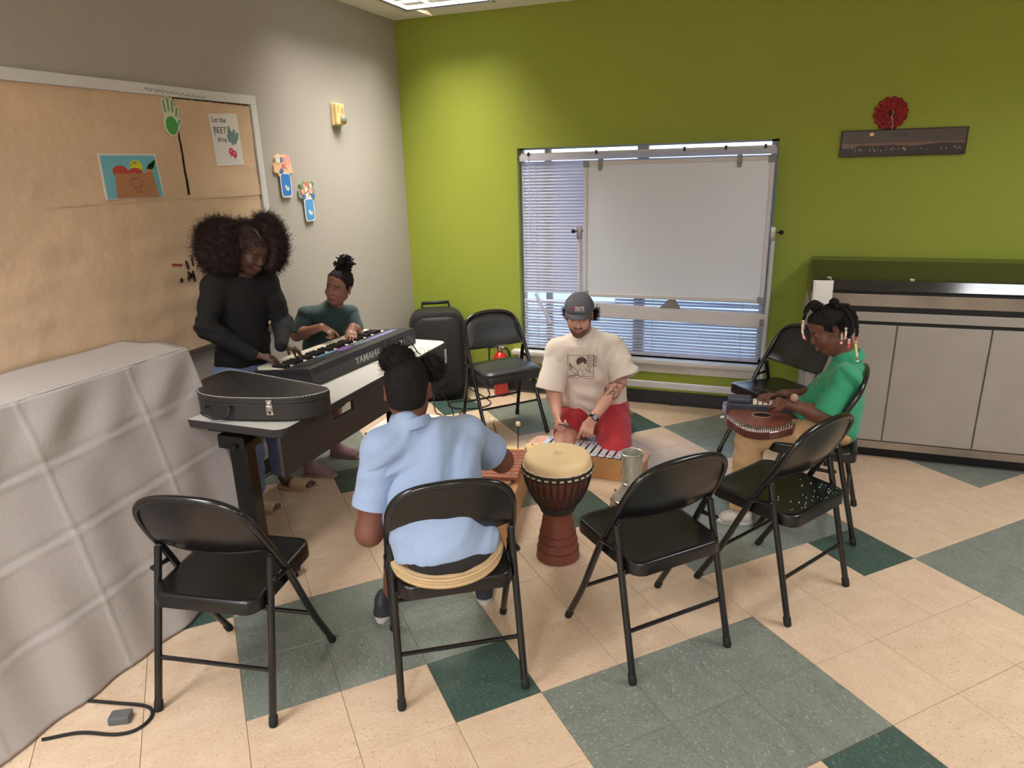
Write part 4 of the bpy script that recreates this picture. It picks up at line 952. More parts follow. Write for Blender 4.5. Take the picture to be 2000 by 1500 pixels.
mb = MB(); mb.box((0.0, -0.006, 0.815), (CW, 0.012, 0.866), bev=0.003); mb.build('upper_rail', mat_cool, co)
mb = MB(); mb.box((0.005, 0.0, 0.796), (CW-0.005, 0.012, 0.815)); mb.box((0.005, -0.002, 0.868), (CW-0.005, 0.012, 0.897)); mb.build('gasket', mat_rubber, co)
mb = MB(); mb.box((0.0, -0.004, 0.897), (CW, 0.05, 0.965), bev=0.003); mb.build('steel_ledge', mat_strip, co)
mb = MB(); yy = [(0.0, 0.967), (-0.006, 0.985), (0.02, 1.035), (0.05, 1.042), (0.10, 1.05), (0.40, 1.094), (CD, 1.094), (CD, 0.90), (0.05, 0.90)]
n = len(yy); secs = []
for x, ins in ((0.0, 0.02), (0.012, 0.006), (0.03, 0.0), (CW-0.03, 0.0), (CW-0.012, 0.006), (CW, 0.02)): secs.append([(x, y+(ins if y < 0.3 else 0), z-(ins if z > 1.0 else 0)) for y, z in yy])
loft(mb, secs, False); mb.build('lid', mat_gloss, co)
mb = MB(); mb.tube([(0.04, -0.006, 0.972), (CW-0.04, -0.006, 0.972)], 0.005, 6); mb.build('lid_seal', mat_rubber, co)
for x in (0.09, 0.50):
    mb = MB(); mb.box((x-0.012, 0.035, 1.036), (x+0.012, 0.05, 1.048), bev=0.003); mb.build('hinge_button', mat_chrome, co)
mb = MB(); V = []
for i in range(9):
    for j in range(9): V.append((0.008+0.104*i/8, -0.016-0.008*math.sin(j*0.5)-0.004*math.sin(i*0.6), 0.86+0.175*j/8))
mb.add(V, [(i*9+j, (i+1)*9+j, (i+1)*9+j+1, i*9+j+1) for i in range(8) for j in range(8)], True); o = mb.build('paper_notice', mat_paper, autosmooth=False); o.location = (0.2, 4.215, 0); md = o.modifiers.new('s', 'SOLIDIFY'); md.thickness = 0.0006; tag(o, 'blank white paper sheet taped to the front left of the cooler', 'paper')

# ------------------------------------------------------------------ drums
mat_goat = M('drum_skin', srgb(240, 210, 160), 0.55, var=(6, 0.06), bump=(40, 0.05)); mat_rope = M('dark_rope', srgb(46, 36, 32), 0.8, bump=(300, 0.4))
mat_dwood = M('carved_red_wood', srgb(112, 58, 42), 0.5, var=(9, 0.2), aniso=(1, 1, 0.25), bump=(30, 0.15))
dj = thing('goblet_drum', 'wooden rope tuned goblet drum with pale skin head', 'drum', (-0.815, 2.645, 0))
mb = MB(); mb.lathe([(0.092, 0), (0.098, 0.004), (0.096, 0.02), (0.090, 0.06), (0.082, 0.11), (0.073, 0.16), (0.066, 0.205), (0.063, 0.235), (0.068, 0.25), (0.092, 0.29), (0.115, 0.335), (0.130, 0.38), (0.138, 0.42), (0.141, 0.46)], 48); mb.build('shell', mat_dwood, dj)
mb = MB()
for z, r in ((0.05, 0.093), (0.09, 0.0865), (0.125, 0.0805)): mb.tube([(r*math.cos(2*PI*k/40), r*math.sin(2*PI*k/40), z+0.003*math.sin(k*1.7)) for k in range(40)], 0.0022, 5, closed=True)
mb.build('carved_line', M('carved_dark_wood', srgb(80, 40, 30), 0.6), dj)
mb = MB(); mb.lathe([(0.1415, 0.448), (0.145, 0.455), (0.1455, 0.475), (0.142, 0.488), (0.134, 0.496), (0.115, 0.500), (0.06, 0.501), (0.0001, 0.501)], 48, None, (0, 0, 0), False, False); mb.build('drum_head', mat_goat, dj)
mb = MB(); mb.tube([(0.018*math.cos(2*PI*k/24), 0.018*math.sin(2*PI*k/24), 0.5012) for k in range(24)], 0.0009, 4, closed=True); mb.tube([(0.006*math.cos(2*PI*k/6), 0.012*math.sin(2*PI*k*2/6), 0.5012) for k in range(6)], 0.0008, 4); mb.build('stamp_mark', M('faint_stamp', srgb(180, 152, 104), 0.7), dj)
mb = MB()
V = []
for k in range(96):
    a = 2*PI*k/96; rr = 0.1475+0.0015*math.sin(k*2.1)
    V.append((rr*math.cos(a), rr*math.sin(a), 0.452+0.003*math.sin(k*1.3)))
mb.tube(V, 0.0042, 6, closed=True); mb.build('skin_edge', M('pale_hide_edge', srgb(222, 206, 176), 0.8), dj)
mb = MB(); mb.tube([(0.151*math.cos(2*PI*k/48), 0.151*math.sin(2*PI*k/48), 0.445) for k in range(48)], 0.0065, 8, closed=True); mb.tube([(0.151*math.cos(2*PI*k/48), 0.151*math.sin(2*PI*k/48), 0.425) for k in range(48)], 0.005, 8, closed=True); mb.build('rope_ring', mat_rope, dj)
mb = MB()
for z, r in ((0.240, 0.070), (0.252, 0.074), (0.264, 0.080)): mb.tube([(r*math.cos(2*PI*k/40), r*math.sin(2*PI*k/40), z) for k in range(40)], 0.008, 8, closed=True)
mb.build('lower_ring', mat_rope, dj)
mw = MB()
NR = 30
prof_ = [(0.1505, 0.44), (0.1465, 0.42), (0.1385, 0.38), (0.124, 0.335), (0.103, 0.295), (0.084, 0.268)]
for k in range(NR):
    a = 2*PI*k/NR
    for s in (-0.5, 0.5):
        mb = MB(); mb.tube([((r+0.0035)*math.cos(a+s*(2*PI/NR)*(0.42-z)/0.16*0.9), (r+0.0035)*math.sin(a+s*(2*PI/NR)*(0.42-z)/0.16*0.9), z) for r, z in prof_], 0.0026, 5)
        mb.build('tuning_rope', mat_rope, dj)
    mw.tube([((0.1545)*math.cos(a+b), (0.1545)*math.sin(a+b), 0.435) for b in (0.05, 0.105, 0.16)], 0.0042, 6)
mw.build('pale_loop', M('pale_cord', srgb(206, 190, 160), 0.8), dj)

dk = thing('metal_goblet_drum', 'hammered silver goblet drum standing head down beside the chime box', 'drum', (-0.602, 3.245, 0))
mat_tin = M('hammered_tin', srgb(206, 204, 190), 0.34, metal=0.65, bump=(70, 0.35, 2), var=(12, 0.12))
mb = MB(); mb.lathe([(0.052, 0.285), (0.056, 0.287), (0.0585, 0.283), (0.056, 0.276), (0.0535, 0.24), (0.050, 0.18), (0.047, 0.125), (0.049, 0.10), (0.060, 0.075), (0.080, 0.052), (0.090, 0.040), (0.092, 0.030)], 40, None, (0, 0, 0), False, False)
mb.lathe([(0.052, 0.285), (0.0505, 0.24), (0.047, 0.18), (0.044, 0.125), (0.046, 0.10), (0.05, 0.09)], 40, None, (0, 0, 0), False, True); mb.build('shell', mat_tin, dk)
mb = MB(); mb.tube([(0.0575*math.cos(2*PI*k/36), 0.0575*math.sin(2*PI*k/36), 0.283) for k in range(36)], 0.003, 6, closed=True); mb.tube([(0.0485*math.cos(2*PI*k/36), 0.0485*math.sin(2*PI*k/36), 0.122) for k in range(36)], 0.0025, 6, closed=True); mb.build('rim_bead', mat_chrome, dk)
mb = MB()
for z, r in ((0.030, 0.094), (0.010, 0.095)): mb.tube([(r*math.cos(2*PI*k/40), r*math.sin(2*PI*k/40), z) for k in range(40)], 0.0045, 7, closed=True)
mb.lathe([(0.088, 0.001), (0.0945, 0.004), (0.0945, 0.030)], 40, None, (0, 0, 0), True, False); mb.build('hoop', mat_chrome, dk)
for k in range(6):
    a = 2*PI*k/6+0.55; mb = MB(); cx_, cy_ = 0.108*math.cos(a), 0.108*math.sin(a); mb.tube([(cx_, cy_, 0.0), (cx_, cy_, 0.036)], 0.003, 6); mb.tube([(cx_, cy_, 0.034), (cx_, cy_, 0.041)], 0.0065, 8); mb.tube([(cx_, cy_, 0.0005), (cx_, cy_, 0.006)], 0.006, 8); mb.tube([(cx_, cy_, 0.010), (0.094*math.cos(a), 0.094*math.sin(a), 0.010)], 0.003, 5); mb.build('tension_rod', mat_chrome, dk)

# ------------------------------------------------------------------ bar instruments
mat_box = M('honey_plywood', srgb(194, 142, 92), 0.45, var=(8, 0.12), aniso=(0.3, 1, 4)); mat_rose = M('rosewood_bar', srgb(158, 94, 66), 0.4, var=(16, 0.18), aniso=(0.4, 3, 1)); mat_pale = M('pale_birch', srgb(226, 190, 132), 0.5, var=(9, 0.06))
xy = thing('xylophone', 'wooden xylophone with rosewood bars in front of the child in light blue', 'xylophone', (-1.185, 3.34, 0), math.radians(10.5))
# local: -y runs towards the child, -x to the left; right edge along x = 0
LX = 0.74
def trap(z0, z1, w0, w1, ins, mb):
    P = [(-0.005-ins, 0-ins), (-w0+ins, 0-ins), (-w1+ins, -LX+ins), (0.0-ins, -LX+ins)]
    n = 4; mb.add([(x, y, z0) for x, y in P]+[(x, y, z1) for x, y in P], [(0, 1, 2, 3), (7, 6, 5, 4)]+[(i, n+i, n+(i+1) % n, (i+1) % n) for i in range(n)])
mb = MB(); trap(0.0, 0.165, 0.27, 0.42, 0, mb); mb.build('resonator_box', mat_box, xy)
mb = MB(); mb.box((-0.27, -0.005, 0.165), (0.0, 0.05, 0.182), bev=0.004); mb.build('end_shelf', mat_pale, xy)
mb = MB(); mb.prism([(x+0.01, y+0.075) for x, y in rrect(0.095, 0.075, 0.034, 6)], 0.168, 0.184); mb.build('end_lobe', mat_pale, xy)
for x, y in ((0.0, 0.09), (0.02, 0.065), (-0.03, 0.028)):
    mb = MB(); mb.lathe([(0.007, 0.1845), (0.006, 0.1856), (0.0001, 0.1857)], 10, None, (x, y-0.0, 0), False, False); mb.build('peg_hole', mat_inkd, xy)
mb = MB()
for xr, w in ((-0.05, 0.012), (-0.23, 0.012)): mb.box((xr-w, -0.70, 0.165), (xr+w, -0.01, 0.178))
mb.build('felt_rail', mat_felt, xy)
yb = -0.022; ks = list(range(14))
for k in ks:
    if k == 9: yb -= 0.035
    w = 0.034; L0 = 0.20+0.011*k
    mb = MB(); mb.box((-L0-0.012, yb-w, 0.180), (0.0+0.002*((k*7) % 3)-0.012-0.02*(k > 8), yb, 0.199), bev=0.0035); mb.build('tone_bar', mat_rose, xy)
    mb = MB(); mb.tube([(-0.045-0.02*(k > 8), yb-w/2, 0.1985), (-0.045-0.02*(k > 8), yb-w/2, 0.2005)], 0.0035, 8); mb.build('bar_pin', mat_inkd, xy)
    yb -= w+0.0065
mat_maple = M('pale_maple', srgb(228, 206, 168), 0.45); mat_stick = M('dark_stick', srgb(58, 42, 36), 0.5)
def mallet(label, a, b, rs_=0.0032, rh=0.0145, mh=mat_maple, grp='wooden headed mallets'):
    a = Vector(a); b = Vector(b); t = thing('mallet', label, 'mallet', a, group=grp)
    mb = MB(); mb.tube([(0, 0, 0), b-a], rs_, 7); mb.build('stick', mat_stick, t)
    mb = MB(); mb.sphere(b-a, rh, 16, 10); mb.build('head', mh, t); return t
mallet('mallet standing upright in the xylophone shelf, the one leaning left', (-1.352, 3.338, 0.168), (-1.388, 3.30, 0.355))
mallet('mallet standing upright in the xylophone shelf, the one on the right', (-1.262, 3.352, 0.168), (-1.254, 3.345, 0.333), grp='wooden headed mallets')

gk = thing('glockenspiel', 'wooden chime box with silver metal bars before the kneeling man', 'glockenspiel', (-0.905, 3.545, 0), math.radians(-2.5))
mat_bar = M('silver_tone_bar', srgb(204, 208, 218), 0.32, metal=0.3, spec=0.5)
mb = MB(); mb.prism([(-0.30, -0.05), (-0.30, 0.14), (0.262, 0.14), (0.262, -0.06)][::-1], 0.0, 0.012); mb.box((-0.30, -0.06, 0.006), (0.262, -0.048, 0.128), bev=0.002); mb.box((-0.30, 0.13, 0.006), (0.262, 0.14, 0.128)); mb.box((-0.30, -0.05, 0.006), (-0.288, 0.135, 0.128)); mb.box((0.250, -0.05, 0.006), (0.262, 0.135, 0.128)); mb.build('resonator_box', mat_box, gk)
mat_pinkw = M('pinkish_beech', srgb(206, 158, 128), 0.5, var=(9, 0.08))
for s, cx_ in ((1, 0.275), (-1, -0.315)):
    mb = MB(); P = rrect(0.11, 0.215, 0.052, 8, cx_, 0.038); mb.prism(P, 0.112, 0.130); mb.build('end_plate', mat_pinkw, gk)
    mb = MB(); P = rrect(0.02, 0.16, 0.009, 5, cx_+s*0.03, 0.038); mb.prism(P, 0.0, 0.112); mb.build('end_foot', mat_pinkw, gk)
for x, y in ((0.243, 0.105), (0.265, 0.112)):
    mb = MB(); mb.lathe([(0.007, 0.1305), (0.006, 0.1314), (0.0001, 0.1315)], 10, None, (x, y, 0), False, False); mb.build('peg_hole', mat_inkd, gk)
mb = MB(); mb.box((-0.26, 0.085, 0.120), (0.235, 0.10, 0.136)); mb.box((-0.26, -0.045, 0.120), (0.235, -0.03, 0.136)); mb.build('felt_rail', mat_felt, gk)
for k in range(12):
    x = -0.268+0.0445*k; L0 = 0.215-0.003*k
    mb = MB(); mb.box((x-0.016, 0.125-L0, 0.136), (x+0.016, 0.125, 0.1395), bev=0.0012); mb.build('tone_bar', mat_bar, gk)
    for yy_ in (0.093, -0.038):
        mb = MB(); mb.tube([(x, yy_, 0.139), (x, yy_, 0.1425)], 0.0035, 8); mb.build('bar_pin', mat_inkd, gk)
    mb = MB(); mb.box((x-0.002, 0.103, 0.1393), (x+0.002, 0.117, 0.1399)); mb.box((x-0.002, 0.103, 0.1393), (x+0.006, 0.106, 0.1399)); mb.build('note_mark', mat_inkd, gk)
mb = MB()
for k in range(24): mb.tube([(-0.28+0.0226*k, -0.062, 0.131), (-0.28+0.0226*k, -0.062, 0.137)], 0.0018, 5)
mb.build('brass_pin', M('brass', srgb(190, 150, 80), 0.35, metal=0.9), gk)
mb = MB(); mb.box((0.205, -0.064, 0.055), (0.222, -0.059, 0.072)); mb.build('sound_slot', mat_inkd, gk)

# ------------------------------------------------------------------ autoharp
mat_mahog = M('dark_mahogany', srgb(84, 42, 36), 0.3, var=(10, 0.2), aniso=(0.3, 2, 1), coat=0.3); mat_sound = M('sunburst_top', srgb(134, 74, 60), 0.3, var=(8, 0.2), aniso=(0.3, 2, 1), coat=0.3)
ah = thing('autoharp', 'dark wood autoharp with strings and chord bars on the lap of the child in green', 'autoharp', (0.0, 3.30, 0.490))
ah.rotation_euler = (math.radians(2.0), math.radians(-1.5), 0)
hp_ = [(-0.170, -0.045), (-0.085, -0.185), (-0.02, -0.215), (0.055, -0.195), (0.155, -0.105), (0.165, 0.17), (-0.165, 0.15)]
hs = smooth_poly(hp_, 1)
mb = MB(); loft(mb, [[(x, y, 0.0) for x, y in inset(hs, 0.003)], [(x, y, 0.003) for x, y in hs], [(x, y, 0.033) for x, y in hs], [(x, y, 0.036) for x, y in inset(hs, 0.003)]], False); mb.build('body', mat_mahog, ah)
mb = MB(); loft(mb, [[(x, y, 0.035) for x, y in inset(hs, 0.022)], [(x, y, 0.0372) for x, y in inset(hs, 0.022)]], False); mb.build('soundboard', mat_sound, ah)
mb = MB(); mb.tube([(0.045*math.cos(t)+0.0, 0.005+0.03*math.sin(t), 0.0375) for t in [2*PI*k/24 for k in range(24)]], 0.0022, 6, closed=True); mb.build('sound_hole_ring', M('ivory_binding', srgb(206, 180, 150), 0.4), ah)
mb = MB(); mb.prism(ellipse(0.0, 0.005, 0.043, 0.028, 24), 0.0365, 0.0376); mb.build('sound_hole', mat_rubber, ah)
mp_ = MB(); ms_ = MB()
nst = 34
def edge_pt(t):   # along the pin edge: left corner, bottom, right
    seg = [(-0.150, -0.062), (-0.078, -0.165), (-0.018, -0.192), (0.050, -0.175), (0.142, -0.098)]
    x = t*4; i = min(3, int(x)); f = x-i; a, b = seg[i], seg[i+1]; return a[0]+(b[0]-a[0])*f, a[1]+(b[1]-a[1])*f
for k in range(nst):
    t = k/(nst-1); x, y = edge_pt(t)
    for rw in (0, 1): mp_.tube([(x, y+0.013*rw, 0.034), (x, y+0.013*rw, 0.052)], 0.0032, 6)
    ms_.tube([(x, y+0.01, 0.0435), (-0.150+0.295*t, 0.10, 0.0445)], 0.0007, 4)
mp_.build('tuning_pins', mat_chrome, ah)['kind'] = 'stuff'; o = ms_.build('strings', M('copper_string', srgb(190, 140, 116), 0.3, metal=0.8), ah); o['kind'] = 'stuff'
mb = MB(); mb.box((-0.165, 0.055, 0.036), (0.150, 0.155, 0.066), bev=0.004); mb.build('chord_bar_cover', M('slate_plastic', srgb(52, 54, 62), 0.4), ah)
mb = MB(); mb.box((-0.160, 0.075, 0.066), (-0.055, 0.140, 0.088), bev=0.006); mb.build('bar_housing', M('slate_plastic_lid', srgb(66, 70, 82), 0.45), ah)
for i in range(4):
    for j in range(3):
        mb = MB(); mb.box((-0.045+0.024*i, 0.066+0.022*j, 0.064), (-0.026+0.024*i, 0.083+0.022*j, 0.074), bev=0.0015); mb.build('chord_button', mat_wkey, ah)
mb = MB(); mb.box((-0.185, 0.06, 0.018), (-0.162, 0.13, 0.05), bev=0.004); mb.build('end_cap', M('lavender_tab', srgb(150, 142, 176), 0.5), ah)
mb = MB(); mb.tube([(-0.172, -0.03, 0.03), (-0.185, -0.04, 0.03)], 0.006, 8); mb.build('strap_button', mat_white_trim, ah)
# ------------------------------------------------------------------ people: implicit surfaces meshed with surface nets
A3 = lambda *p: np.array(p, float)
def nrm(v): v = np.asarray(v, float); return v/np.linalg.norm(v)
class Vol:
    def __init__(s): s.p = []; s.warp = None
    def rc(s, a, b, r1, r2=None, k=0.02, sub=False):
        a = np.asarray(a, float); b = np.asarray(b, float); r2 = r1 if r2 is None else r2
        ab = b-a; L = max(1e-9, ab@ab)
        def f(P):
            t = np.clip(((P-a)@ab)/L, 0, 1); return np.linalg.norm(P-a-t[..., None]*ab, axis=-1)-(r1+(r2-r1)*t)
        R = max(r1, r2); s.p.append((f, np.minimum(a, b)-R, np.maximum(a, b)+R, k, sub)); return s
    def chain(s, pts, rs, k=0.02):
        for i in range(len(pts)-1): s.rc(pts[i], pts[i+1], rs[i], rs[i+1], k)
        return s
    def ell(s, c, r, X=None, k=0.02, sub=False):
        c = np.asarray(c, float); r = np.asarray(r, float); X = np.eye(3) if X is None else np.asarray(X, float)   # rows: axes
        def f(P):
            q = (P-c)@X.T; k0 = np.linalg.norm(q/r, axis=-1); k1 = np.linalg.norm(q/(r*r), axis=-1); return k0*(k0-1)/np.maximum(k1, 1e-9)
        R = max(r); s.p.append((f, c-R, c+R, k, sub)); return s
    def slab(s, a, b, ra, rb, side, k=0.04, sub=False):
        """elliptic tapered capsule from a to b; ra, rb = (half width along side, half depth)"""
        a = np.asarray(a, float); b = np.asarray(b, float); ax = b-a; L = np.linalg.norm(ax); ax = ax/L; sd = np.asarray(side, float); sd = nrm(sd-ax*(sd@ax)); dp = np.cross(ax, sd)
        def f(P):
            q = P-a; h = q@ax; t = np.clip(h/L, 0, 1); w = ra[0]+(rb[0]-ra[0])*t; d = ra[1]+(rb[1]-ra[1])*t; e = h-t*L
            u = q@sd; v = q@dp; m = np.sqrt((u/w)**2+(v/d)**2+(e/d)**2); return (m-1)*np.minimum(w, d)
        R = max(*ra, *rb); s.p.append((f, np.minimum(a, b)-R, np.maximum(a, b)+R, k, sub)); return s
    def half(s, c, n, k=0.004):
        """cut away everything on the +n side of the plane through c"""
        c = np.asarray(c, float); n = nrm(n); s.p.append((lambda P: (P-c)@n, None, None, k, 'cut')); return s
    def mesh(s, h, wob=None):
        lo = np.min([p[1] for p in s.p if p[1] is not None and not p[4]], axis=0)-4*h-0.02; hi = np.max([p[2] for p in s.p if p[2] is not None and not p[4]], axis=0)+4*h+0.02
        n = np.ceil((hi-lo)/h).astype(int)+1
        D = np.full(n, 0.2, np.float32); ax = [lo[i]+h*np.arange(n[i]) for i in range(3)]
        for f, a, b, k, sub in s.p:
            if a is None: i0 = np.zeros(3, int); i1 = n
            else:
                m = k+2*h+0.012; i0 = np.clip(np.floor((a-m-lo)/h).astype(int), 0, n); i1 = np.clip(np.ceil((b+m-lo)/h).astype(int)+1, 0, n)
            if np.any(i1 <= i0): continue
            P = np.stack(np.meshgrid(*[ax[i][i0[i]:i1[i]] for i in range(3)], indexing='ij'), -1)
            sl = tuple(slice(i0[i], i1[i]) for i in range(3)); g = f(P).astype(np.float32); d = D[sl]
            if sub:
                if sub != 'cut': g = -g
                hh = np.clip(0.5+0.5*(g-d)/k, 0, 1); D[sl] = d+(g-d)*hh+k*hh*(1-hh)
            else:
                hh = np.clip(0.5+0.5*(d-g)/k, 0, 1); D[sl] = d+(g-d)*hh-k*hh*(1-hh)
        if wob is not None:
            idx = np.argwhere(np.abs(D) < 0.03); P = lo+h*idx; D[tuple(idx.T)] += wob(P).astype(np.float32)
        return nets(D, lo, h)

def nets(D, lo, h):
    S = D < 0
    c = [S[:-1, :-1, :-1], S[1:, :-1, :-1], S[:-1, 1:, :-1], S[1:, 1:, :-1], S[:-1, :-1, 1:], S[1:, :-1, 1:], S[:-1, 1:, 1:], S[1:, 1:, 1:]]
    cnt = sum(x.astype(np.uint8) for x in c); act = (cnt > 0) & (cnt < 8); I = np.argwhere(act)
    off = np.array([(0,0,0),(1,0,0),(0,1,0),(1,1,0),(0,0,1),(1,0,1),(0,1,1),(1,1,1)])
    vals = np.stack([D[I[:, 0]+o[0], I[:, 1]+o[1], I[:, 2]+o[2]] for o in off], 1)
    acc = np.zeros((len(I), 3)); w = np.zeros(len(I))
    for a, b in ((0,1),(2,3),(4,5),(6,7),(0,2),(1,3),(4,6),(5,7),(0,4),(1,5),(2,6),(3,7)):
        va, vb = vals[:, a], vals[:, b]; m = (va < 0) != (vb < 0); t = np.where(m, va/np.where(m, va-vb, 1), 0)
        acc += m[:, None]*(off[a]+t[:, None]*(off[b]-off[a])); w += m
    V = lo+h*(I+acc/w[:, None])
    idm = np.full(act.shape, -1, np.int32); idm[tuple(I.T)] = np.arange(len(I))
    Q = []
    for axis in range(3):
        s0 = [slice(None)]*3; s1 = [slice(None)]*3; s0[axis] = slice(0, -1); s1[axis] = slice(1, None)
        a, b = S[tuple(s0)], S[tuple(s1)]; E = np.argwhere(a != b); u, v = (axis+1) % 3, (axis+2) % 3
        E = E[(E[:, u] > 0) & (E[:, v] > 0)]; E = E[(E[:, u] < act.shape[u]) & (E[:, v] < act.shape[v])]
        fl = a[tuple(E.T)]
        def at(du, dv):
            q = E.copy(); q[:, u] += du; q[:, v] += dv; return idm[tuple(q.T)]
        q4 = np.stack([at(-1, -1), at(0, -1), at(0, 0), at(-1, 0)], 1); q4[~fl] = q4[~fl][:, ::-1]; Q.append(q4)
    Q = np.concatenate(Q); Q = Q[(Q >= 0).all(1)]
    return V, Q

def vq_obj(name, V, Q, mat, parent, colf=None, origin=(0, 0, 0)):
    me = bpy.data.meshes.new(name); V = np.asarray(V)-np.asarray(origin)
    me.vertices.add(len(V)); me.vertices.foreach_set('co', V.astype(np.float32).ravel())
    me.loops.add(Q.size); me.loops.foreach_set('vertex_index', Q.astype(np.int32).ravel())
    me.polygons.add(len(Q)); me.polygons.foreach_set('loop_start', np.arange(0, Q.size, 4, dtype=np.int32)); 
    me.polygons.foreach_set('use_smooth', np.ones(len(Q), bool)); me.update(calc_edges=True); me.validate()
    me.materials.append(mat)
    if colf is not None:
        c = colf(V+np.asarray(origin)); at = me.color_attributes.new('col', 'FLOAT_COLOR', 'POINT'); at.data.foreach_set('color', np.concatenate([c, np.ones((len(c), 1))], 1).astype(np.float32).ravel())
    return obj(name, me, parent)

def wrinkle(amp, freq, dirs, seed=0, extra=()):
    """low folds in cloth: warped ridges running across the given directions; extra = [(centre, radius, amp, dir, freq)]"""
    rs = np.random.default_rng(seed); ph = rs.uniform(0, 6.28, len(dirs)+8)
    def f(P):
        o = np.zeros(len(P)); wv = 0.6*np.sin(P@A3(17, 9, 13)+ph[0])+0.5*np.sin(P@A3(-11, 19, -15)+ph[1])
        gate = 0.5+0.5*np.sin(P@A3(9, -12, 8)+ph[2]+wv)
        for i, d in enumerate(dirs): s_ = np.sin(P@(nrm(d)*freq*(1+0.25*i))+ph[3+i]+1.7*wv); o += amp*np.abs(s_)**1.5*np.sign(s_)*gate
        for c, r, a, d, fq in extra:
            w = np.exp(-((P-np.asarray(c))**2).sum(1)/(r*r)); o += a*w*np.sin(P@(nrm(d)*fq)+wv)
        return o
    return f

class Frame:
    def __init__(s, o, f, u, sc):
        s.o = np.asarray(o, float); s.f = nrm(f); u = np.asarray(u, float); s.u = nrm(u-s.f*(u@s.f)); s.l = np.cross(s.u, s.f); s.s = sc
        s.X = np.stack([s.f, s.l, s.u])
    def p(s, x, y, z): return s.o+s.s*(x*s.f+y*s.l+z*s.u)

def head_sdf(v, F, child=True, nose=1.0, face=1.0, wide=1.0, lips=1.0, chin=1.0, sub=True, lid=0.0):
    s = F.s; E = lambda c, r, k=0.018, sub=False: v.ell(F.p(*c), np.array(r)*s, F.X, k*s, sub)
    C = lambda a, b, r1, r2=None, k=0.012: v.rc(F.p(*a), F.p(*b), r1*s, (r1 if r2 is None else r2)*s, k*s)
    E((-0.012, 0, 0.032), (0.094, 0.075*wide, 0.086)); E((0.028, 0, -0.035), (0.064, 0.060*wide, 0.080*face))
    C((0.03, 0, -0.094*face), (0.062, 0, -0.099*face), 0.020*chin, 0.017*chin, 0.02)
    for y in (-1, 1):
        C((-0.008, y*0.050*wide, -0.055), (0.05, y*0.018, -0.097*face), 0.017, 0.015, 0.03)
        E((0.056, y*0.036*wide, -0.032), (0.026, 0.023, 0.024), 0.025)
    C((0.079, -0.030, 0.022), (0.079, 0.030, 0.022), 0.014, None, 0.016)
    E((0.052, 0, 0.060), (0.042, 0.055*wide, 0.045), 0.03)
    for y in (-1, 1): v.ell(F.p(0.099, y*0.031, 0.002), np.array((0.016, 0.017, 0.011))*s, F.X, 0.012*s, True)
    C((0.088, 0, 0.010), (0.103*nose, 0, -0.030), 0.0075, 0.0115, 0.010)
    for y in (-1, 1): E((0.096, y*0.0125, -0.034), (0.011, 0.0085, 0.0075), 0.006)
    E((0.085, 0, -0.062), (0.016, 0.026, 0.016), 0.012)
    for y in (-0.45, 0.45): C((0.0935*1.0, y*0.012, -0.0585), (0.086, y*0.048, -0.063), 0.0062*lips, 0.0035, 0.004)
    C((0.0925, -0.008, -0.0715), (0.0925, 0.008, -0.0715), 0.0072*lips, None, 0.006); 
    for y in (-1, 1): C((0.0915, y*0.008, -0.071), (0.084, y*0.021, -0.066), 0.0062*lips, 0.003, 0.005)
    v.rc(F.p(0.103, -0.019, -0.065), F.p(0.103, 0.019, -0.065), 0.0035*s, None, 0.003*s, True)
    for y in (-1, 1):   # lids
        C((0.0805+0.0035*lid, y*0.019, 0.0075-0.006*lid), (0.078+0.003*lid, y*0.043, 0.0065-0.0055*lid), 0.0068+0.0022*lid, 0.0055+0.002*lid, 0.005); C((0.080, y*0.020, -0.006), (0.077, y*0.041, -0.0045), 0.0052, 0.0045, 0.006)
    for y in (-1, 1):   # ears
        Y = nrm(F.l*y*0.85-F.f*0.5); XX = np.stack([nrm(F.f*0.95+F.l*y*0.3), Y, F.u])
        v.ell(F.p(-0.010, y*0.079*wide, -0.006), np.array((0.019, 0.0075, 0.031))*s, XX, 0.010*s); v.ell(F.p(-0.004, y*0.088*wide, -0.003), np.array((0.010, 0.006, 0.018))*s, XX, 0.006*s, True)

def head_marks(F, lip, brow, extra=()):
    """intrinsic skin colour patches: (centre, axes, colour, weight)"""
    m = [(F.p(0.092, 0, -0.065), (0.02, 0.024, 0.0125), lip, 1.0)]
    for y in (-1, 1): m.append((F.p(0.086, y*0.031, 0.0235), (0.02, 0.021, 0.0055), brow, 0.9))
    return [(c, np.array(r)*F.s, F.X, col, w) for c, r, col, w in m]+[(F.p(*c), np.array(r)*F.s, F.X, col, w) for c, r, col, w in extra]
def painter(base, marks):
    def f(V):
        c = np.tile(np.array(base), (len(V), 1))
        for ce, r, X, col, w in marks:
            q = np.linalg.norm(((V-ce)@X.T)/r, axis=1); a = (w*np.clip((1.15-q)/0.3, 0, 1))[:, None]; c = c*(1-a)+np.array(col)*a
        return c
    return f

mat_eye = M('eye_white', srgb(226, 218, 208), 0.15, attr=True)
def eyes(F, parent, look, lid=0.0):
    for y in (-1, 1):
        c = F.p(0.0735, y*0.031, 0.001); r = 0.0135*F.s; n = 16; look_ = nrm(look)
        mb = MB(); mb.sphere((0, 0, 0), r, 18, 12); V = np.array(mb.v)
        o = mb.build('eye', mat_eye, parent, tuple(c-np.array(parent.location))); me = o.data
        d = (V/np.linalg.norm(V, axis=1)[:, None])@look_; col = np.where((d > 0.74)[:, None], np.array([0.012, 0.007, 0.005]), np.array(srgb(150, 140, 132)))
        at = me.color_attributes.new('col', 'FLOAT_COLOR', 'POINT'); at.data.foreach_set('color', np.concatenate([col, np.ones((len(col), 1))], 1).astype(np.float32).ravel())

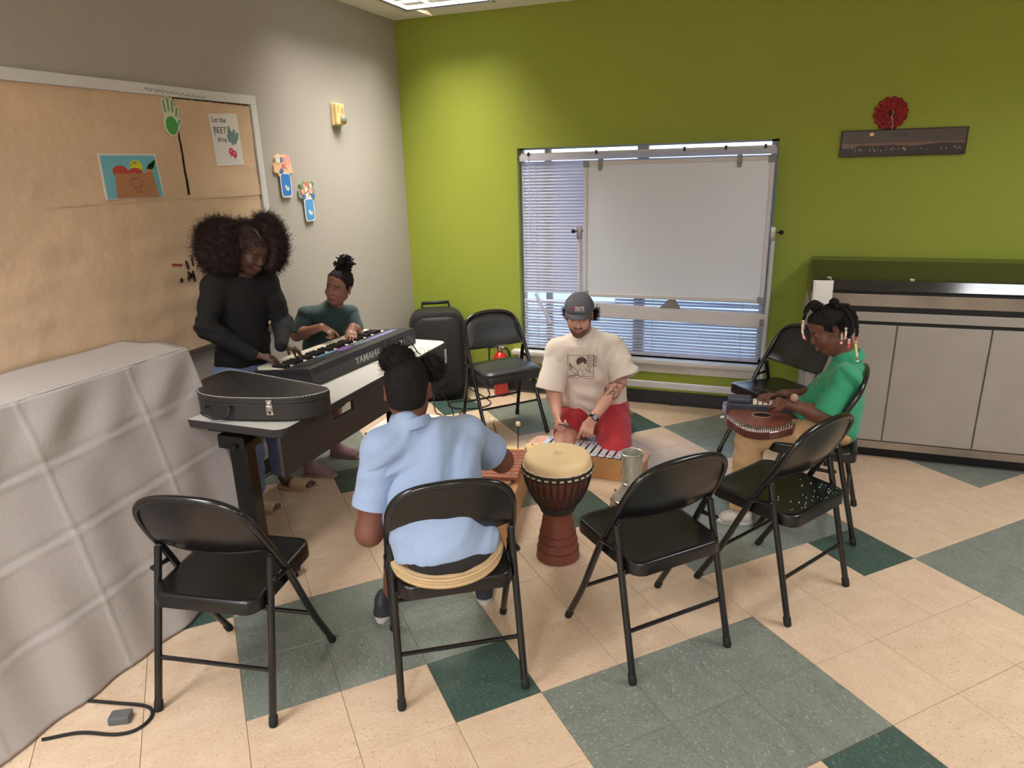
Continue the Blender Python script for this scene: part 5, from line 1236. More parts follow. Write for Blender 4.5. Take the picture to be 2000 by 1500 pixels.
def hand(v, wrist, tip, back, thumb_side, s=1.0, curl=(0.35, 0.5, 0.4), spread=0.10, curls=None, thumb=(0.7, 0.35), wr=0.022):
    """palm, four unequal jointed fingers and a thumb leaving the side of the palm; returns knuckle frame"""
    w = np.asarray(wrist, float); d = nrm(np.asarray(tip, float)-w); n = np.asarray(back, float); n = nrm(n-d*(n@d)); sd = np.cross(d, n)*thumb_side   # sd points to the thumb side
    pl = 0.088*s; k0 = w+d*0.012*s
    v.slab(k0, w+d*pl*0.92, (0.024*s, 0.0135*s), (0.036*s, 0.0115*s), sd, 0.010)
    v.rc(w, w+d*0.03*s, wr*s*0.95, 0.019*s, 0.012)
    Ls = [0.078, 0.086, 0.080, 0.064]
    for i in range(4):
        o = (1.5-i)*0.0185*s; base = w+d*(pl*(0.98 if i in (1, 2) else 0.93))+sd*o; fd = nrm(d+sd*spread*(1.5-i)*0.8); L = Ls[i]*s
        c = curls[i] if curls else curl; ang = 0; p = base-fd*0.012*s; q = base; r = [0.0098*s, 0.0092*s, 0.0082*s, 0.0070*s]
        v.rc(p, q, r[0], r[0], 0.006)
        for j, fr in enumerate((0.46, 0.30, 0.24)):
            ang += c[j]; dd = fd*math.cos(ang)-n*math.sin(ang); q2 = q+dd*L*fr; v.rc(q, q2, r[j], r[j+1], 0.0035); q = q2
    t0 = w+d*0.022*s+sd*0.020*s-n*0.004*s; a, b = thumb
    t1 = t0+nrm(d*math.cos(a)+sd*math.sin(a)-n*0.25)*0.036*s; t2 = t1+nrm(d*math.cos(a*b)+sd*math.sin(a*b)*0.6-n*0.3)*0.030*s; t3 = t2+nrm(d*math.cos(a*b)+sd*0.1-n*0.45)*0.024*s
    v.rc(t0, t1, 0.0145*s, 0.0115*s, 0.010); v.rc(t1, t2, 0.0108*s, 0.0095*s, 0.005); v.rc(t2, t3, 0.0095*s, 0.0075*s, 0.004)
    return dict(d=d, n=n, sd=sd, knuckle=w+d*pl)

def lerp(a, b, t): return np.asarray(a)+(np.asarray(b)-np.asarray(a))*t
def limb(v, a, b, c, r, k=0.02):
    """upper, joint, lower: r = (top, mid upper, joint, mid lower, end)"""
    m1 = lerp(a, b, 0.45); m2 = lerp(b, c, 0.3); v.chain([a, m1, b], r[:3], k); v.chain([b, m2, c], (r[2], r[3], r[4]), k)

SK_DARK = srgb(104, 68, 52); SK_DARK2 = srgb(84, 56, 46); SK_LIGHT = srgb(206, 154, 134)
mat_skin = M('dark_brown_skin', SK_DARK, 0.5, attr=True, sss=0.08, spec=0.45, bump=(220, 0.05)); mat_skinl = M('light_skin', SK_LIGHT, 0.5, attr=True, sss=0.12, spec=0.35, bump=(220, 0.05))
mat_hair = M('black_hair', srgb(30, 26, 25), 0.7, bump=(160, 0.7, 4), spec=0.15, var=(30, 0.25)); mat_fuzz = M('dark_brown_frizz', srgb(60, 46, 43), 0.75, spec=0.2)
mat_sole = M('tan_sole', srgb(176, 142, 112), 0.7)

def strand_obj(name, paths, r, mat, parent, n=3):
    """many thin strands joined in one mesh: paths (m, k, 3)"""
    Pm = np.asarray(paths); m, k, _ = Pm.shape; T_ = np.gradient(Pm, axis=1); T_ /= np.linalg.norm(T_, axis=2, keepdims=True)+1e-9
    up = np.where(np.abs(T_[..., 2:3]) < 0.9, np.array([0, 0, 1.0]), np.array([1.0, 0, 0])); u = np.cross(T_, up); u /= np.linalg.norm(u, axis=2, keepdims=True)+1e-9; w = np.cross(T_, u)
    rr = r*np.linspace(1, 0.5, k)[None, :, None]
    rings = np.stack([Pm+(u*math.cos(2*PI*i/n)+w*math.sin(2*PI*i/n))*rr for i in range(n)], 2)   # m,k,n,3
    V = rings.reshape(-1, 3); base = (np.arange(m)*k*n)[:, None, None]+(np.arange(k-1)*n)[None, :, None]+np.arange(n)[None, None, :]
    nx = (np.arange(n)+1) % n; b2 = (np.arange(m)*k*n)[:, None, None]+(np.arange(k-1)*n)[None, :, None]+nx[None, None, :]
    Q = np.stack([base, b2, b2+n, base+n], -1).reshape(-1, 4)
    o = vq_obj(name, V, Q, mat, parent); return o

def frizz(center, radii, X, count, seed, length=0.05, coil=0.006, turns=3.0, k=12, hemi=None):
    rs = np.random.default_rng(seed); d = rs.normal(size=(count, 3)); d /= np.linalg.norm(d, axis=1)[:, None]
    if hemi is not None: d = d[d@hemi > -0.35]
    m = len(d); base = (d*np.array(radii)*rs.uniform(0.86, 1.0, (m, 1)))@X+np.array(center); dw = d@X
    t = np.linspace(0, 1, k)[None, :, None]; a = np.cross(dw, rs.normal(size=(m, 3))); a /= np.linalg.norm(a, axis=1)[:, None]; b = np.cross(dw, a)
    ln = length*rs.uniform(0.4, 1.25, (m, 1, 1)); ph = rs.uniform(0, 6.28, (m, 1, 1)); tn = turns*rs.uniform(0.6, 1.4, (m, 1, 1))
    drift = rs.normal(size=(m, 1, 3))*0.35
    return base[:, None, :]+(dw[:, None, :]+drift*t)*ln*t+coil*(0.3+t)*(a[:, None, :]*np.cos(2*PI*tn*t+ph)+b[:, None, :]*np.sin(2*PI*tn*t+ph))

def shoe(v, heel, toe, w=0.036, hgt=0.05, k=0.015):
    h = np.asarray(heel, float); t = np.asarray(toe, float); d = nrm(t-h); sd = np.cross(d, A3(0, 0, 1)); L = np.linalg.norm(t-h)
    v.slab(h+d*w*0.8+A3(0, 0, 0.028), t-d*w*1.0+A3(0, 0, 0.020), (w*0.82, 0.026), (w, 0.019), sd, k); v.ell(h+d*L*0.28+A3(0, 0, hgt*0.85), (L*0.24, w*0.75, hgt*0.55), np.stack([d, sd, A3(0, 0, 1)]), 0.02)
    v.ell(h+d*L*0.55+A3(0, 0, 0.032), (L*0.26, w*0.85, 0.026), np.stack([d, sd, A3(0, 0, 1)]), 0.02)
    v.half(A3(0, 0, 0.0015), A3(0, 0, -1))
def sole(parent, heel, toe, w, mat, th=0.016, name='sole'):
    h = np.asarray(heel, float); t = np.asarray(toe, float); d = nrm(t-h); sd = np.cross(d, A3(0, 0, 1)); L = np.linalg.norm(t-h); po = []
    for a in np.linspace(0, 2*PI, 36, endpoint=False):
        x = math.cos(a); ww = w*(1.02+0.10*x) if x > 0 else w*(1.0-0.08*math.sin(a*1)**2*0); po.append(tuple((h+d*(L/2+L/2*x*1.03)+sd*math.sin(a)*ww*(1-0.10*(1-abs(x))*1.0))[:2]))
    po = [(x-parent.location[0], y-parent.location[1]) for x, y in po]
    mb = MB(); mb.prism(po, 0.0, th); return mb.build(name, mat, parent, bevel=0.003)
def hair_cap(v, F, hl=(0.088, 0, 0.062), g=1.0, low=None):
    s = F.s; v.ell(F.p(-0.018, 0, 0.038), np.array((0.0975, 0.080, 0.0905))*s*g, F.X, 0.02*s); v.ell(F.p(0.050, 0, 0.062), np.array((0.0455, 0.0585, 0.0475))*s*g, F.X, 0.02*s)
    v.half(F.p(*hl), nrm(F.f*0.8-F.u*0.72), 0.010)
def person(label, loc): return thing('person', label, 'person', loc, group=None)
def part_v(name, v, mat, parent, h=0.0042, wob=None, colf=None):
    V, Q = v.mesh(h, wob); return vq_obj(name, V, Q, mat, parent, colf, origin=np.array(parent.location))

def sleeve(parent, sh, e, r0, r1, mat, name='sleeve', seed=0, wr=0.002, wall=0.016, h=0.0042):
    sh = np.asarray(sh, float); e = np.asarray(e, float); d = nrm(e-sh); v = Vol(); v.rc(sh, e+d*0.03, r0, r1, 0.01); v.half(e, d, 0.002); v.rc(lerp(sh, e, 0.88), e+d*0.06, r1-wall-0.006, r1-wall, 0.004, True)
    return part_v(name, v, mat, parent, h=h, wob=wrinkle(wr, 70, [d, d+A3(0.3, 0.2, 0.1)], 40+seed))
VOX = 0.0042; VF = 0.0032
# ================================================================== girl with big afro puffs, black top
J = dict(head=(-2.341,2.682,1.341),neck=(-2.424,2.688,1.192),shR=(-2.476,2.558,1.182),shL=(-2.379,2.808,1.169),elR=(-2.479,2.471,1.003),elL=(-2.337,2.843,0.949),wrR=(-2.317,2.570,0.858),wrL=(-2.221,2.666,0.884),tipR=(-2.212,2.654,0.815),tipL=(-2.219,2.821,0.815),pelvis=(-2.500,2.702,0.720),chest=(-2.445,2.683,1.086),waist=(-2.476,2.699,0.899))
J = {k: A3(*v) for k, v in J.items()}
g1 = person('child with large frizzy afro and black long sleeved top playing the keyboard', (-2.47, 2.70, 0))
toC = A3(0.664, -0.748, 0); rgt = A3(0.748, 0.664, 0); up = A3(0, 0, 1)
F1 = Frame(J['head'], toC*0.66+rgt*0.48-up*0.40, up+rgt*0.10, 0.87)
sd1 = nrm(J['shL']-J['shR']); side = sd1
ankL, ankR = A3(-2.475, 2.85, 0.075), A3(-2.455, 2.585, 0.075); hpL, hpR = J['pelvis']+sd1*0.075, J['pelvis']-sd1*0.075; knL, knR = A3(-2.44, 2.82, 0.40), A3(-2.44, 2.60, 0.40)
v = Vol(); head_sdf(v, F1, lips=1.05, lid=0.55)
v.rc(J['neck'], F1.p(-0.02, 0, -0.05), 0.045, 0.043, 0.03)
v.slab(J['chest'], J['waist'], (0.125, 0.075), (0.105, 0.068), side); v.slab(J['waist'], J['pelvis'], (0.105, 0.068), (0.135, 0.085), side)
v.rc(J['shR'], J['shL'], 0.045, 0.045, 0.05)
for s_ in 'RL':
    limb(v, J['sh'+s_], J['el'+s_], J['wr'+s_], (0.042, 0.038, 0.033, 0.032, 0.022))
hand(v, J['wrR'], J['tipR'], A3(0.1, -0.1, 1), -1, 0.86, curls=[(0.35, 0.45, 0.3), (0.25, 0.5, 0.4), (0.25, 0.5, 0.4), (0.2, 0.5, 0.4)], spread=0.25)
hand(v, J['wrL'], J['tipL'], A3(-0.1, -0.2, 1), 1, 0.86, curls=[(0.5, 0.5, 0.4), (0.2, 0.45, 0.4), (0.1, 0.5, 0.4), (0.1, 0.5, 0.4)], spread=0.3, thumb=(1.1, 0.6))
for h_, k_, a_, hl, to in ((hpL, knL, ankL, (-2.50, 2.84, 0), (-2.30, 2.885, 0)), (hpR, knR, ankR, (-2.49, 2.545, 0), (-2.31, 2.60, 0))):
    limb(v, h_, k_, a_, (0.075, 0.068, 0.05, 0.048, 0.032)); hl = A3(*hl); to = A3(*to); dd = nrm(to-hl); v.slab(hl+dd*0.035+up*0.045, to-dd*0.03+up*0.032, (0.026, 0.024), (0.034, 0.014), np.cross(dd, up), 0.02)
    for q_ in range(5): sdv = np.cross(dd, up); v.rc(to-dd*0.035+sdv*0.014*(q_-2)+up*0.030, to+sdv*0.0145*(q_-2)-dd*(0.006+0.006*abs(q_-1.2))+up*0.026, 0.0085, 0.0075, 0.004)
mk = head_marks(F1, srgb(108, 62, 56), srgb(40, 28, 24))
part_v('body', v, mat_skin, g1, h=VF, colf=painter(SK_DARK2, mk))
eyes(F1, g1, J['tipR']-J['head'])
mat_blk_top = M('black_knit', srgb(19, 18, 19), 0.9, bump=(260, 0.15))
v = Vol(); v.slab(J['chest']+up*0.01, J['waist'], (0.140, 0.090), (0.124, 0.086), side, 0.04); v.slab(J['waist'], J['pelvis']+up*0.06, (0.124, 0.086), (0.148, 0.102), side, 0.04)
v.rc(J['shR'], J['shL'], 0.058, 0.058, 0.05); v.rc(J['neck']-up*0.03, J['neck']+up*0.005, 0.066, 0.058, 0.03)
for s_ in 'RL': limb(v, J['sh'+s_], J['el'+s_], J['wr'+s_], (0.056, 0.052, 0.047, 0.043, 0.031), 0.022)
v.half(J['pelvis']+up*0.045, A3(0, 0, -1)); v.half(J['wrR']-0.004*nrm(J['wrR']-J['elR']), A3(0, 0, 0)+nrm(J['wrR']-J['elR'])) if False else None
wr = wrinkle(0.002, 60, [(0.2, 0.1, 1), (0.5, 0.5, 0.8)], 3, [(J['elR'], 0.09, 0.004, J['elR']-J['shR'], 150), (J['elL'], 0.09, 0.004, J['elL']-J['shL'], 150), (J['waist'], 0.13, 0.004, (0.15, 0.1, 1), 70)])
part_v('long_sleeved_top', v, mat_blk_top, g1, wob=wr)
mat_denim = M('blue_denim', srgb(112, 128, 172), 0.8, var=(14, 0.15), bump=(240, 0.2))
v = Vol(); v.slab(J['pelvis']+up*0.05, J['pelvis']-up*0.02, (0.140, 0.096), (0.146, 0.100), side, 0.03)
for h_, k_, a_ in ((hpL, knL, ankL), (hpR, knR, ankR)): limb(v, h_, k_, a_+up*0.05, (0.088, 0.082, 0.068, 0.066, 0.062), 0.02)
v.half(A3(0, 0, 0.095), A3(0, 0, -1)); part_v('jeans', v, mat_denim, g1, wob=wrinkle(0.003, 70, [(0, 0, 1)], 5))
mat_suede = M('tan_suede', srgb(178, 148, 118), 0.9, bump=(150, 0.2), var=(12, 0.1))
for hl, to in (((-2.51, 2.838, 0), (-2.285, 2.89, 0)), ((-2.50, 2.542, 0), (-2.295, 2.603, 0))):
    sole(g1, hl, to, 0.045, mat_sole, 0.022, 'sandal_sole'); hl = A3(*hl); to = A3(*to); dd = nrm(to-hl); sdv = np.cross(dd, up)
    v = Vol(); v.slab(hl+dd*0.10+up*0.03, hl+dd*0.165+up*0.028, (0.044, 0.034), (0.044, 0.026), sdv, 0.01); v.half(A3(0, 0, 0.012), A3(0, 0, -1)); v.half(to-dd*0.038, dd); v.half(hl+dd*0.075, -dd); part_v('sandal_strap', v, mat_suede, g1)
# hair: cap plus two big frizzy puffs
v = Vol(); hair_cap(v, F1); part_v('hair_cap', v, mat_fuzz, g1, wob=lambda P: 0.002*np.sin(P@A3(210, 160, 190)))
cL = J['head']+rgt*0.085-toC*0.035+up*0.022; cR = J['head']-rgt*0.125-toC*0.03+up*0.014; cT = J['head']+up*0.075-toC*0.05-rgt*0.02
XI = np.stack([rgt, toC, up])
noi = lambda P: 0.007*(np.sin(P@A3(95, 60, 80))*np.sin(P@A3(-70, 90, 50)))+0.004*np.sin(P@A3(190, -140, 160)+2*np.sin(P@A3(40, 60, 20)))
v = Vol(); v.ell(cL, (0.080, 0.080, 0.136), XI, 0.03); v.ell(cR, (0.112, 0.088, 0.135), XI, 0.03); v.ell(cT-up*0.01, (0.085, 0.07, 0.062), XI, 0.03)
v.half(J['head']+toC*0.055, toC*0.9+up*0.2, 0.03) if False else None
v.rc(F1.p(0.11, 0.0, 0.01), F1.p(0.05, 0.0, -0.02), 0.062*F1.s, 0.062*F1.s, 0.02, True)
part_v('hair_puff', v, mat_fuzz, g1, wob=noi, h=0.006)
fz = [frizz(cL, (0.080, 0.079, 0.134), XI, 4200, 1, 0.030, 0.005, 2.5), frizz(cR, (0.110, 0.086, 0.133), XI, 5600, 2, 0.032, 0.005, 2.5), frizz(cT, (0.083, 0.068, 0.060), XI, 1600, 3, 0.024, 0.005, 2.0)]
sc_ = frizz(F1.p(-0.018, 0, 0.038), np.array((0.0975, 0.080, 0.0905))*F1.s, F1.X, 2600, 4, 0.014, 0.003, 1.5); sc2 = frizz(F1.p(0.050, 0, 0.062), np.array((0.0455, 0.0585, 0.0475))*F1.s, F1.X, 900, 5, 0.010, 0.003, 1.5)
sc_ = np.concatenate([sc_, sc2]); sc_ = sc_[(sc_[:, 0, :]-F1.p(0.088, 0, 0.066))@nrm(F1.f*0.8-F1.u*0.72) < 0]
fz = np.concatenate(fz); rel = (fz[:, 5, :]-J['head']); q1 = (rel@F1.f > 0.035) & (np.abs(rel@F1.l) < 0.066) & (rel@F1.u < 0.10); fz = np.concatenate([fz[~q1], sc_])
o = strand_obj('hair_frizz', fz-np.array(g1.location), 0.00085, mat_fuzz, g1); o['kind'] = 'stuff'
mb = MB(); pts = [F1.p(0.085-0.075*t*t, -0.004-0.012*t, 0.072+0.075*t-0.018*t*t) for t in np.linspace(0, 1, 9)]
mb.tube([tuple(p-np.array(g1.location)) for p in pts], 0.0018, 5); mb.build('hair_parting', M('scalp', srgb(150, 124, 112), 0.6), g1)

# ================================================================== small girl with top knot, dark teal shirt
J = dict(head=(-2.267,3.259,1.072),neck=(-2.335,3.274,0.955),shR=(-2.425,3.143,0.928),shL=(-2.275,3.363,0.905),elR=(-2.446,3.076,0.826),elL=(-2.225,3.324,0.803),wrR=(-2.273,3.070,0.885),wrL=(-2.175,3.221,0.855),tipR=(-2.194,3.093,0.802),tipL=(-2.150,3.13,0.805),pelvis=(-2.46,3.282,0.580),chest=(-2.375,3.261,0.863),waist=(-2.42,3.275,0.72))
J = {k: A3(*v) for k, v in J.items()}
g2 = person('smaller child with a twisted top knot and dark teal shirt at the keyboard', (-2.45, 3.28, 0))
toC = A3(0.61, -0.79, 0); rgt = A3(0.79, 0.61, 0)
F2 = Frame(J['head'], toC*0.80-rgt*0.52+up*0.02, up+rgt*0.30, 0.84); sd1 = nrm(J['shL']-J['shR']); side = sd1
v = Vol(); head_sdf(v, F2, lips=1.1, face=0.92)
v.rc(J['neck']-up*0.02, F2.p(-0.02, 0, -0.05), 0.040, 0.038, 0.03)
v.slab(J['chest'], J['waist'], (0.105, 0.070), (0.095, 0.066), side); v.slab(J['waist'], J['pelvis'], (0.095, 0.066), (0.115, 0.08), side)
v.rc(J['shR'], J['shL'], 0.036, 0.036, 0.05)
for s_ in 'RL': limb(v, J['sh'+s_], J['el'+s_], J['wr'+s_], (0.036, 0.034, 0.030, 0.030, 0.020))
fist = [(0.25, 0.35, 0.2), (0.9, 1.2, 0.7), (1.0, 1.3, 0.8), (1.0, 1.3, 0.8)]
hand(v, J['wrR'], A3(-2.185, 3.105, 0.825), A3(-0.35, -0.35, 1), -1, 0.72, curls=fist, spread=0.1, thumb=(0.9, 0.5))
hand(v, J['wrL'], A3(-2.135, 3.14, 0.812), A3(0.5, -0.2, 0.8), 1, 0.72, curls=[(0.1, 0.3, 0.2)]*4, spread=0.12, thumb=(0.5, 0.5))
for y_, s_ in ((3.335, 1), (3.05, -1)):
    hip = J['pelvis']+sd1*0.06*s_; kn = A3(-2.44, lerp(hip, A3(0, y_, 0), 0.5)[1], 0.31); an = A3(-2.46, y_, 0.065)
    limb(v, hip, kn, an, (0.062, 0.056, 0.042, 0.042, 0.028))
    v.slab(A3(-2.46, y_, 0.035), A3(-2.34, y_+0.02, 0.025), (0.024, 0.022), (0.028, 0.015), A3(0, 1, 0), 0.02)
mk = head_marks(F2, srgb(124, 72, 62), srgb(44, 30, 26)); part_v('body', v, mat_skin, g2, h=VF, colf=painter(srgb(136, 95, 76), mk))
eyes(F2, g2, A3(-0.30, -0.9, 0.32))
mat_teal = M('dark_teal_knit', srgb(24, 50, 50), 0.8, sheen=0.2, bump=(260, 0.15))
v = Vol(); v.slab(J['chest']+up*0.015, J['waist'], (0.122, 0.084), (0.115, 0.082), side, 0.03); v.slab(J['waist'], J['pelvis']+up*0.02, (0.115, 0.082), (0.125, 0.09), side, 0.03)
v.rc(J['shR'], J['shL'], 0.046, 0.046, 0.05); v.rc(J['neck']-up*0.03, J['neck']+up*0.0, 0.056, 0.050, 0.03)
for s_ in 'RL':
    e = lerp(J['sh'+s_], J['el'+s_], 0.80); d = nrm(J['el'+s_]-J['sh'+s_]); sleeve(g2, J['sh'+s_]-up*0.004, e+d*0.02, 0.045, 0.050, mat_teal, seed=2)
v.half(J['pelvis']-up*0.02, A3(0, 0, -1)); part_v('shirt', v, mat_teal, g2, wob=wrinkle(0.003, 65, [(0.2, 0.3, 1), (0.6, -0.4, 0.6)], 8, [(J['shR']-up*0.06, 0.07, 0.004, sd1, 120), (J['shL']-up*0.06, 0.07, 0.004, sd1, 120)]))
mb = MB(); mb.tube([tuple(J['neck']+up*0.004+0.052*(sd1*math.cos(a)+np.cross(up, sd1)*-math.sin(a))*1.0-np.array(g2.location)+A3(0, 0, 0.006*math.cos(a))) for a in np.linspace(0, 2*PI, 28, endpoint=False)], 0.0065, 6, closed=True); mb.build('collar', mat_teal, g2)
mat_navy = M('navy_shorts', srgb(40, 44, 60), 0.8)
v = Vol(); v.slab(J['pelvis']+up*0.04, J['pelvis']-up*0.02, (0.120, 0.085), (0.124, 0.09), side, 0.03)
for y_, s_ in ((3.335, 1), (3.05, -1)): hip = J['pelvis']+sd1*0.06*s_; kn = A3(-2.44, lerp(hip, A3(0, y_, 0), 0.5)[1], 0.31); v.rc(hip, kn, 0.075, 0.066, 0.02)
v.half(A3(0, 0, 0.33), A3(0, 0, -1)); part_v('shorts', v, mat_navy, g2)
mat_mauve = M('mauve_mesh_shoe', srgb(138, 104, 104), 0.85, bump=(120, 0.35), var=(40, 0.12))
for hl, to in (((-2.500, 3.325, 0), (-2.285, 3.34, 0)), ((-2.478, 3.03, 0), (-2.275, 3.06, 0))):
    v = Vol(); shoe(v, hl, to, 0.040, 0.06); part_v('shoe', v, mat_mauve, g2); sole(g2, hl, to, 0.041, M('mauve_sole', srgb(150, 122, 116), 0.7), 0.014)
    mb = MB(); hl = A3(*hl); to = A3(*to); dd = nrm(to-hl); sdv = np.cross(dd, up)
    for k in range(4): c = hl+dd*(0.085+0.022*k)+up*(0.076-0.0075*k)-np.array(g2.location); mb.tube([tuple(c-sdv*0.018-up*0.004), tuple(c+up*0.001), tuple(c+sdv*0.018-up*0.004)], 0.0022, 5)
    mb.build('shoelace', M('pale_mauve_lace', srgb(172, 144, 140), 0.8), g2)
v = Vol(); hair_cap(v, F2, (0.084, 0, 0.070)); v.half(F2.p(-0.01, 0, -0.045), -F2.u); part_v('hair_cap', v, mat_hair, g2, wob=lambda P: 0.0012*np.sin(P@A3(260, 210, 240)))
bc = F2.p(-0.035, 0.0, 0.155); rs = np.random.default_rng(4); tw = []
for k in range(70):
    d = nrm(rs.normal(size=3)+A3(0, 0, 0.35)); t = np.linspace(0, 1, 10)[:, None]; st = F2.p(-0.03, 0, 0.115)+rs.normal(size=3)*0.012; en = bc+d*A3(0.062, 0.062, 0.048)
    mid = lerp(st, en, 0.5)+nrm(en-bc)*0.018+up*0.015; tw.append((1-t)**2*st+2*t*(1-t)*mid+t*t*en)
v = Vol(); v.ell(bc-F2.u*0.012, (0.043, 0.043, 0.036), None, 0.02); v.rc(F2.p(-0.03, 0, 0.10), bc, 0.034, 0.03, 0.02); part_v('top_knot', v, mat_hair, g2, wob=lambda P: 0.003*np.sin(P@A3(230, 190, 210)))
o = strand_obj('hair_twists', np.array(tw)-np.array(g2.location), 0.0072, mat_hair, g2, 5); o['kind'] = 'stuff'
wc = J['wrL']-nrm(J['wrL']-J['elL'])*0.008; dW = nrm(J['wrL']-J['elL']); aW = nrm(np.cross(dW, up)); bW = np.cross(dW, aW)
mb = MB(); mb.tube([tuple(wc+0.0235*(aW*math.cos(a)+bW*math.sin(a))-np.array(g2.location)) for a in np.linspace(0, 2*PI, 24, endpoint=False)], 0.003, 6, closed=True); mb.build('bracelet', M('pink_bracelet', srgb(214, 130, 130), 0.5), g2)

# ================================================================== boy in light blue polo, back to the camera
J = dict(head=(-1.119,1.940,0.982),neck=(-1.092,1.896,0.880),shL=(-1.150,1.805,0.822),shR=(-0.968,2.055,0.792),elL=(-1.185,1.734,0.545),wrL=(-1.250,2.00,0.50),elR=(-0.905,2.225,0.632),wrR=(-1.02,2.44,0.548),pelvis=(-0.939,1.800,0.490),chest=(-1.044,1.903,0.730),waist=(-0.980,1.835,0.602),ankL=(-1.315,2.035,0.09),ankR=(-1.005,2.26,0.08))
J = {k: A3(*v) for k, v in J.items()}
bo = person('child in a light blue polo shirt seen from behind, seated at the xylophone', (-0.95, 1.85, 0))
fw = nrm(A3(-0.537, 0.843, 0)); rt = A3(0.843, 0.537, 0)
F3 = Frame(J['head'], fw*0.95+rt*0.16-up*0.22, up+fw*0.15, 0.93); sd1 = nrm(J['shR']-J['shL']); side = rt
hpL, hpR = J['pelvis']-rt*0.095-up*0.01+fw*0.02, J['pelvis']+rt*0.095-up*0.01+fw*0.02; knL, knR = A3(-1.262, 2.075, 0.475), A3(-1.045, 2.225, 0.475)
v = Vol(); head_sdf(v, F3); v.rc(J['neck']-up*0.01, F3.p(-0.03, 0, -0.045), 0.052, 0.050, 0.03)
v.slab(J['chest'], J['waist'], (0.155, 0.10), (0.15, 0.105), side); v.slab(J['waist'], J['pelvis'], (0.15, 0.105), (0.155, 0.105), side); v.rc(J['shL'], J['shR'], 0.052, 0.052, 0.05)
for s_ in 'RL': limb(v, J['sh'+s_], J['el'+s_], J['wr'+s_], (0.056, 0.052, 0.044, 0.042, 0.026))
hand(v, J['wrL'], J['wrL']+A3(0.1, 0.4, -0.25), A3(0, 0.3, 1), 1, 0.88, curls=[(0.7, 0.9, 0.6)]*4); hand(v, J['wrR'], J['wrR']+A3(-0.25, 0.6, -0.02), A3(0, 0.0, 1), -1, 0.88, curls=[(0.7, 0.9, 0.6)]*4)
limb(v, hpL, knL, J['ankL'], (0.085, 0.078, 0.056, 0.054, 0.034)); limb(v, hpR, knR, J['ankR'], (0.085, 0.078, 0.056, 0.054, 0.034))
part_v('body', v, mat_skin, bo, h=0.0045, colf=painter(srgb(112, 70, 54), head_marks(F3, srgb(108, 62, 56), srgb(40, 28, 24))))
eyes(F3, bo, F3.f)
mat_polo = M('light_blue_pique', srgb(148, 167, 198), 0.8, sheen=0.15, bump=(320, 0.18), var=(6, 0.03))
v = Vol(); v.slab(J['chest']+up*0.02, J['waist'], (0.170, 0.118), (0.170, 0.128), side, 0.04); v.slab(J['waist'], J['pelvis']+up*0.02, (0.170, 0.128), (0.172, 0.125), side, 0.04)
v.rc(J['shL'], J['shR'], 0.068, 0.068, 0.06); v.rc(J['neck']-up*0.05, J['neck']-up*0.005, 0.085, 0.066, 0.04)
for s_ in 'RL':
    t_ = 0.48 if s_ == 'L' else 0.42; e = lerp(J['sh'+s_], J['el'+s_], t_); d = nrm(J['el'+s_]-J['sh'+s_]); sleeve(bo, J['sh'+s_], e+d*0.058, 0.067, 0.069, mat_polo, seed=3, wr=0.003); v.rc(J['sh'+s_], lerp(J['sh'+s_], e, 0.5), 0.066, 0.062, 0.03)
v.half(J['pelvis']+up*0.012-fw*0.1, A3(0, 0, -1)-fw*0.28)
wr = wrinkle(0.0065, 40, [(0.8, 0.3, -0.62), (0.6, 0.6, -0.6)], 12, [(J['shL']+A3(0.03, -0.0, -0.09), 0.075, 0.009, (0.5, 0.2, -0.9), 130), (J['shR']+A3(-0.04, -0.07, -0.07), 0.09, 0.009, (0.8, 0.3, -0.7), 110), (J['waist'], 0.12, 0.006, (0.3, 0.2, 1), 75), (lerp(J['shL'], J['elL'], 0.5), 0.05, 0.004, (0, 0, 1), 170)])
part_v('polo_shirt', v, mat_polo, bo, h=0.0045, wob=wr)
# folded collar band and sleeve hems
ca = nrm(F3.u*0.8+up*0.4); cb_ = nrm(np.cross(ca, fw)); cc = np.cross(cb_, ca); cc0 = J['neck']+up*0.012-fw*0.004
mb = MB(); R0 = []
rings = []
for (r, hgt) in ((0.066, -0.020), (0.071, -0.016), (0.069, 0.004), (0.062, 0.017), (0.057, 0.017), (0.056, 0.0)):
    rings.append([tuple(cc0+(cb_*math.cos(a)+cc*math.sin(a))*r*(1.0+0.04*math.sin(3*a))+ca*(hgt+0.006*math.sin(2*a))-np.array(bo.location)) for a in np.linspace(0, 2*PI, 36, endpoint=False)])
n = 36; mb.add([p for r in rings for p in r], [(i*n+k, i*n+(k+1) % n, (i+1)*n+(k+1) % n, (i+1)*n+k) for i in range(5) for k in range(n)], True); mb.build('collar', mat_polo, bo)
for s_, t_ in (('L', 0.48), ('R', 0.42)):
    e = lerp(J['sh'+s_], J['el'+s_], t_); d = nrm(J['el'+s_]-J['sh'+s_]); e = e+d*0.058; a_ = nrm(np.cross(d, up+rt*0.2)); b_ = np.cross(d, a_)
    mb = MB(); rings = [[tuple(e+d*h_+(a_*math.cos(a)+b_*math.sin(a))*r-np.array(bo.location)) for a in np.linspace(0, 2*PI, 32, endpoint=False)] for r, h_ in ((0.066, -0.030), (0.0715, -0.028), (0.0715, 0.001), (0.063, 0.003))]
    n = 32; mb.add([p for r in rings for p in r], [(i*n+k, i*n+(k+1) % n, (i+1)*n+(k+1) % n, (i+1)*n+k) for i in range(3) for k in range(n)], True); mb.build('sleeve_cuff', mat_polo, bo)
mat_khaki = M('khaki_twill', srgb(186, 158, 116), 0.8, var=(10, 0.08), bump=(260, 0.2)); mat_under = M('black_waistband', srgb(34, 32, 34), 0.8)
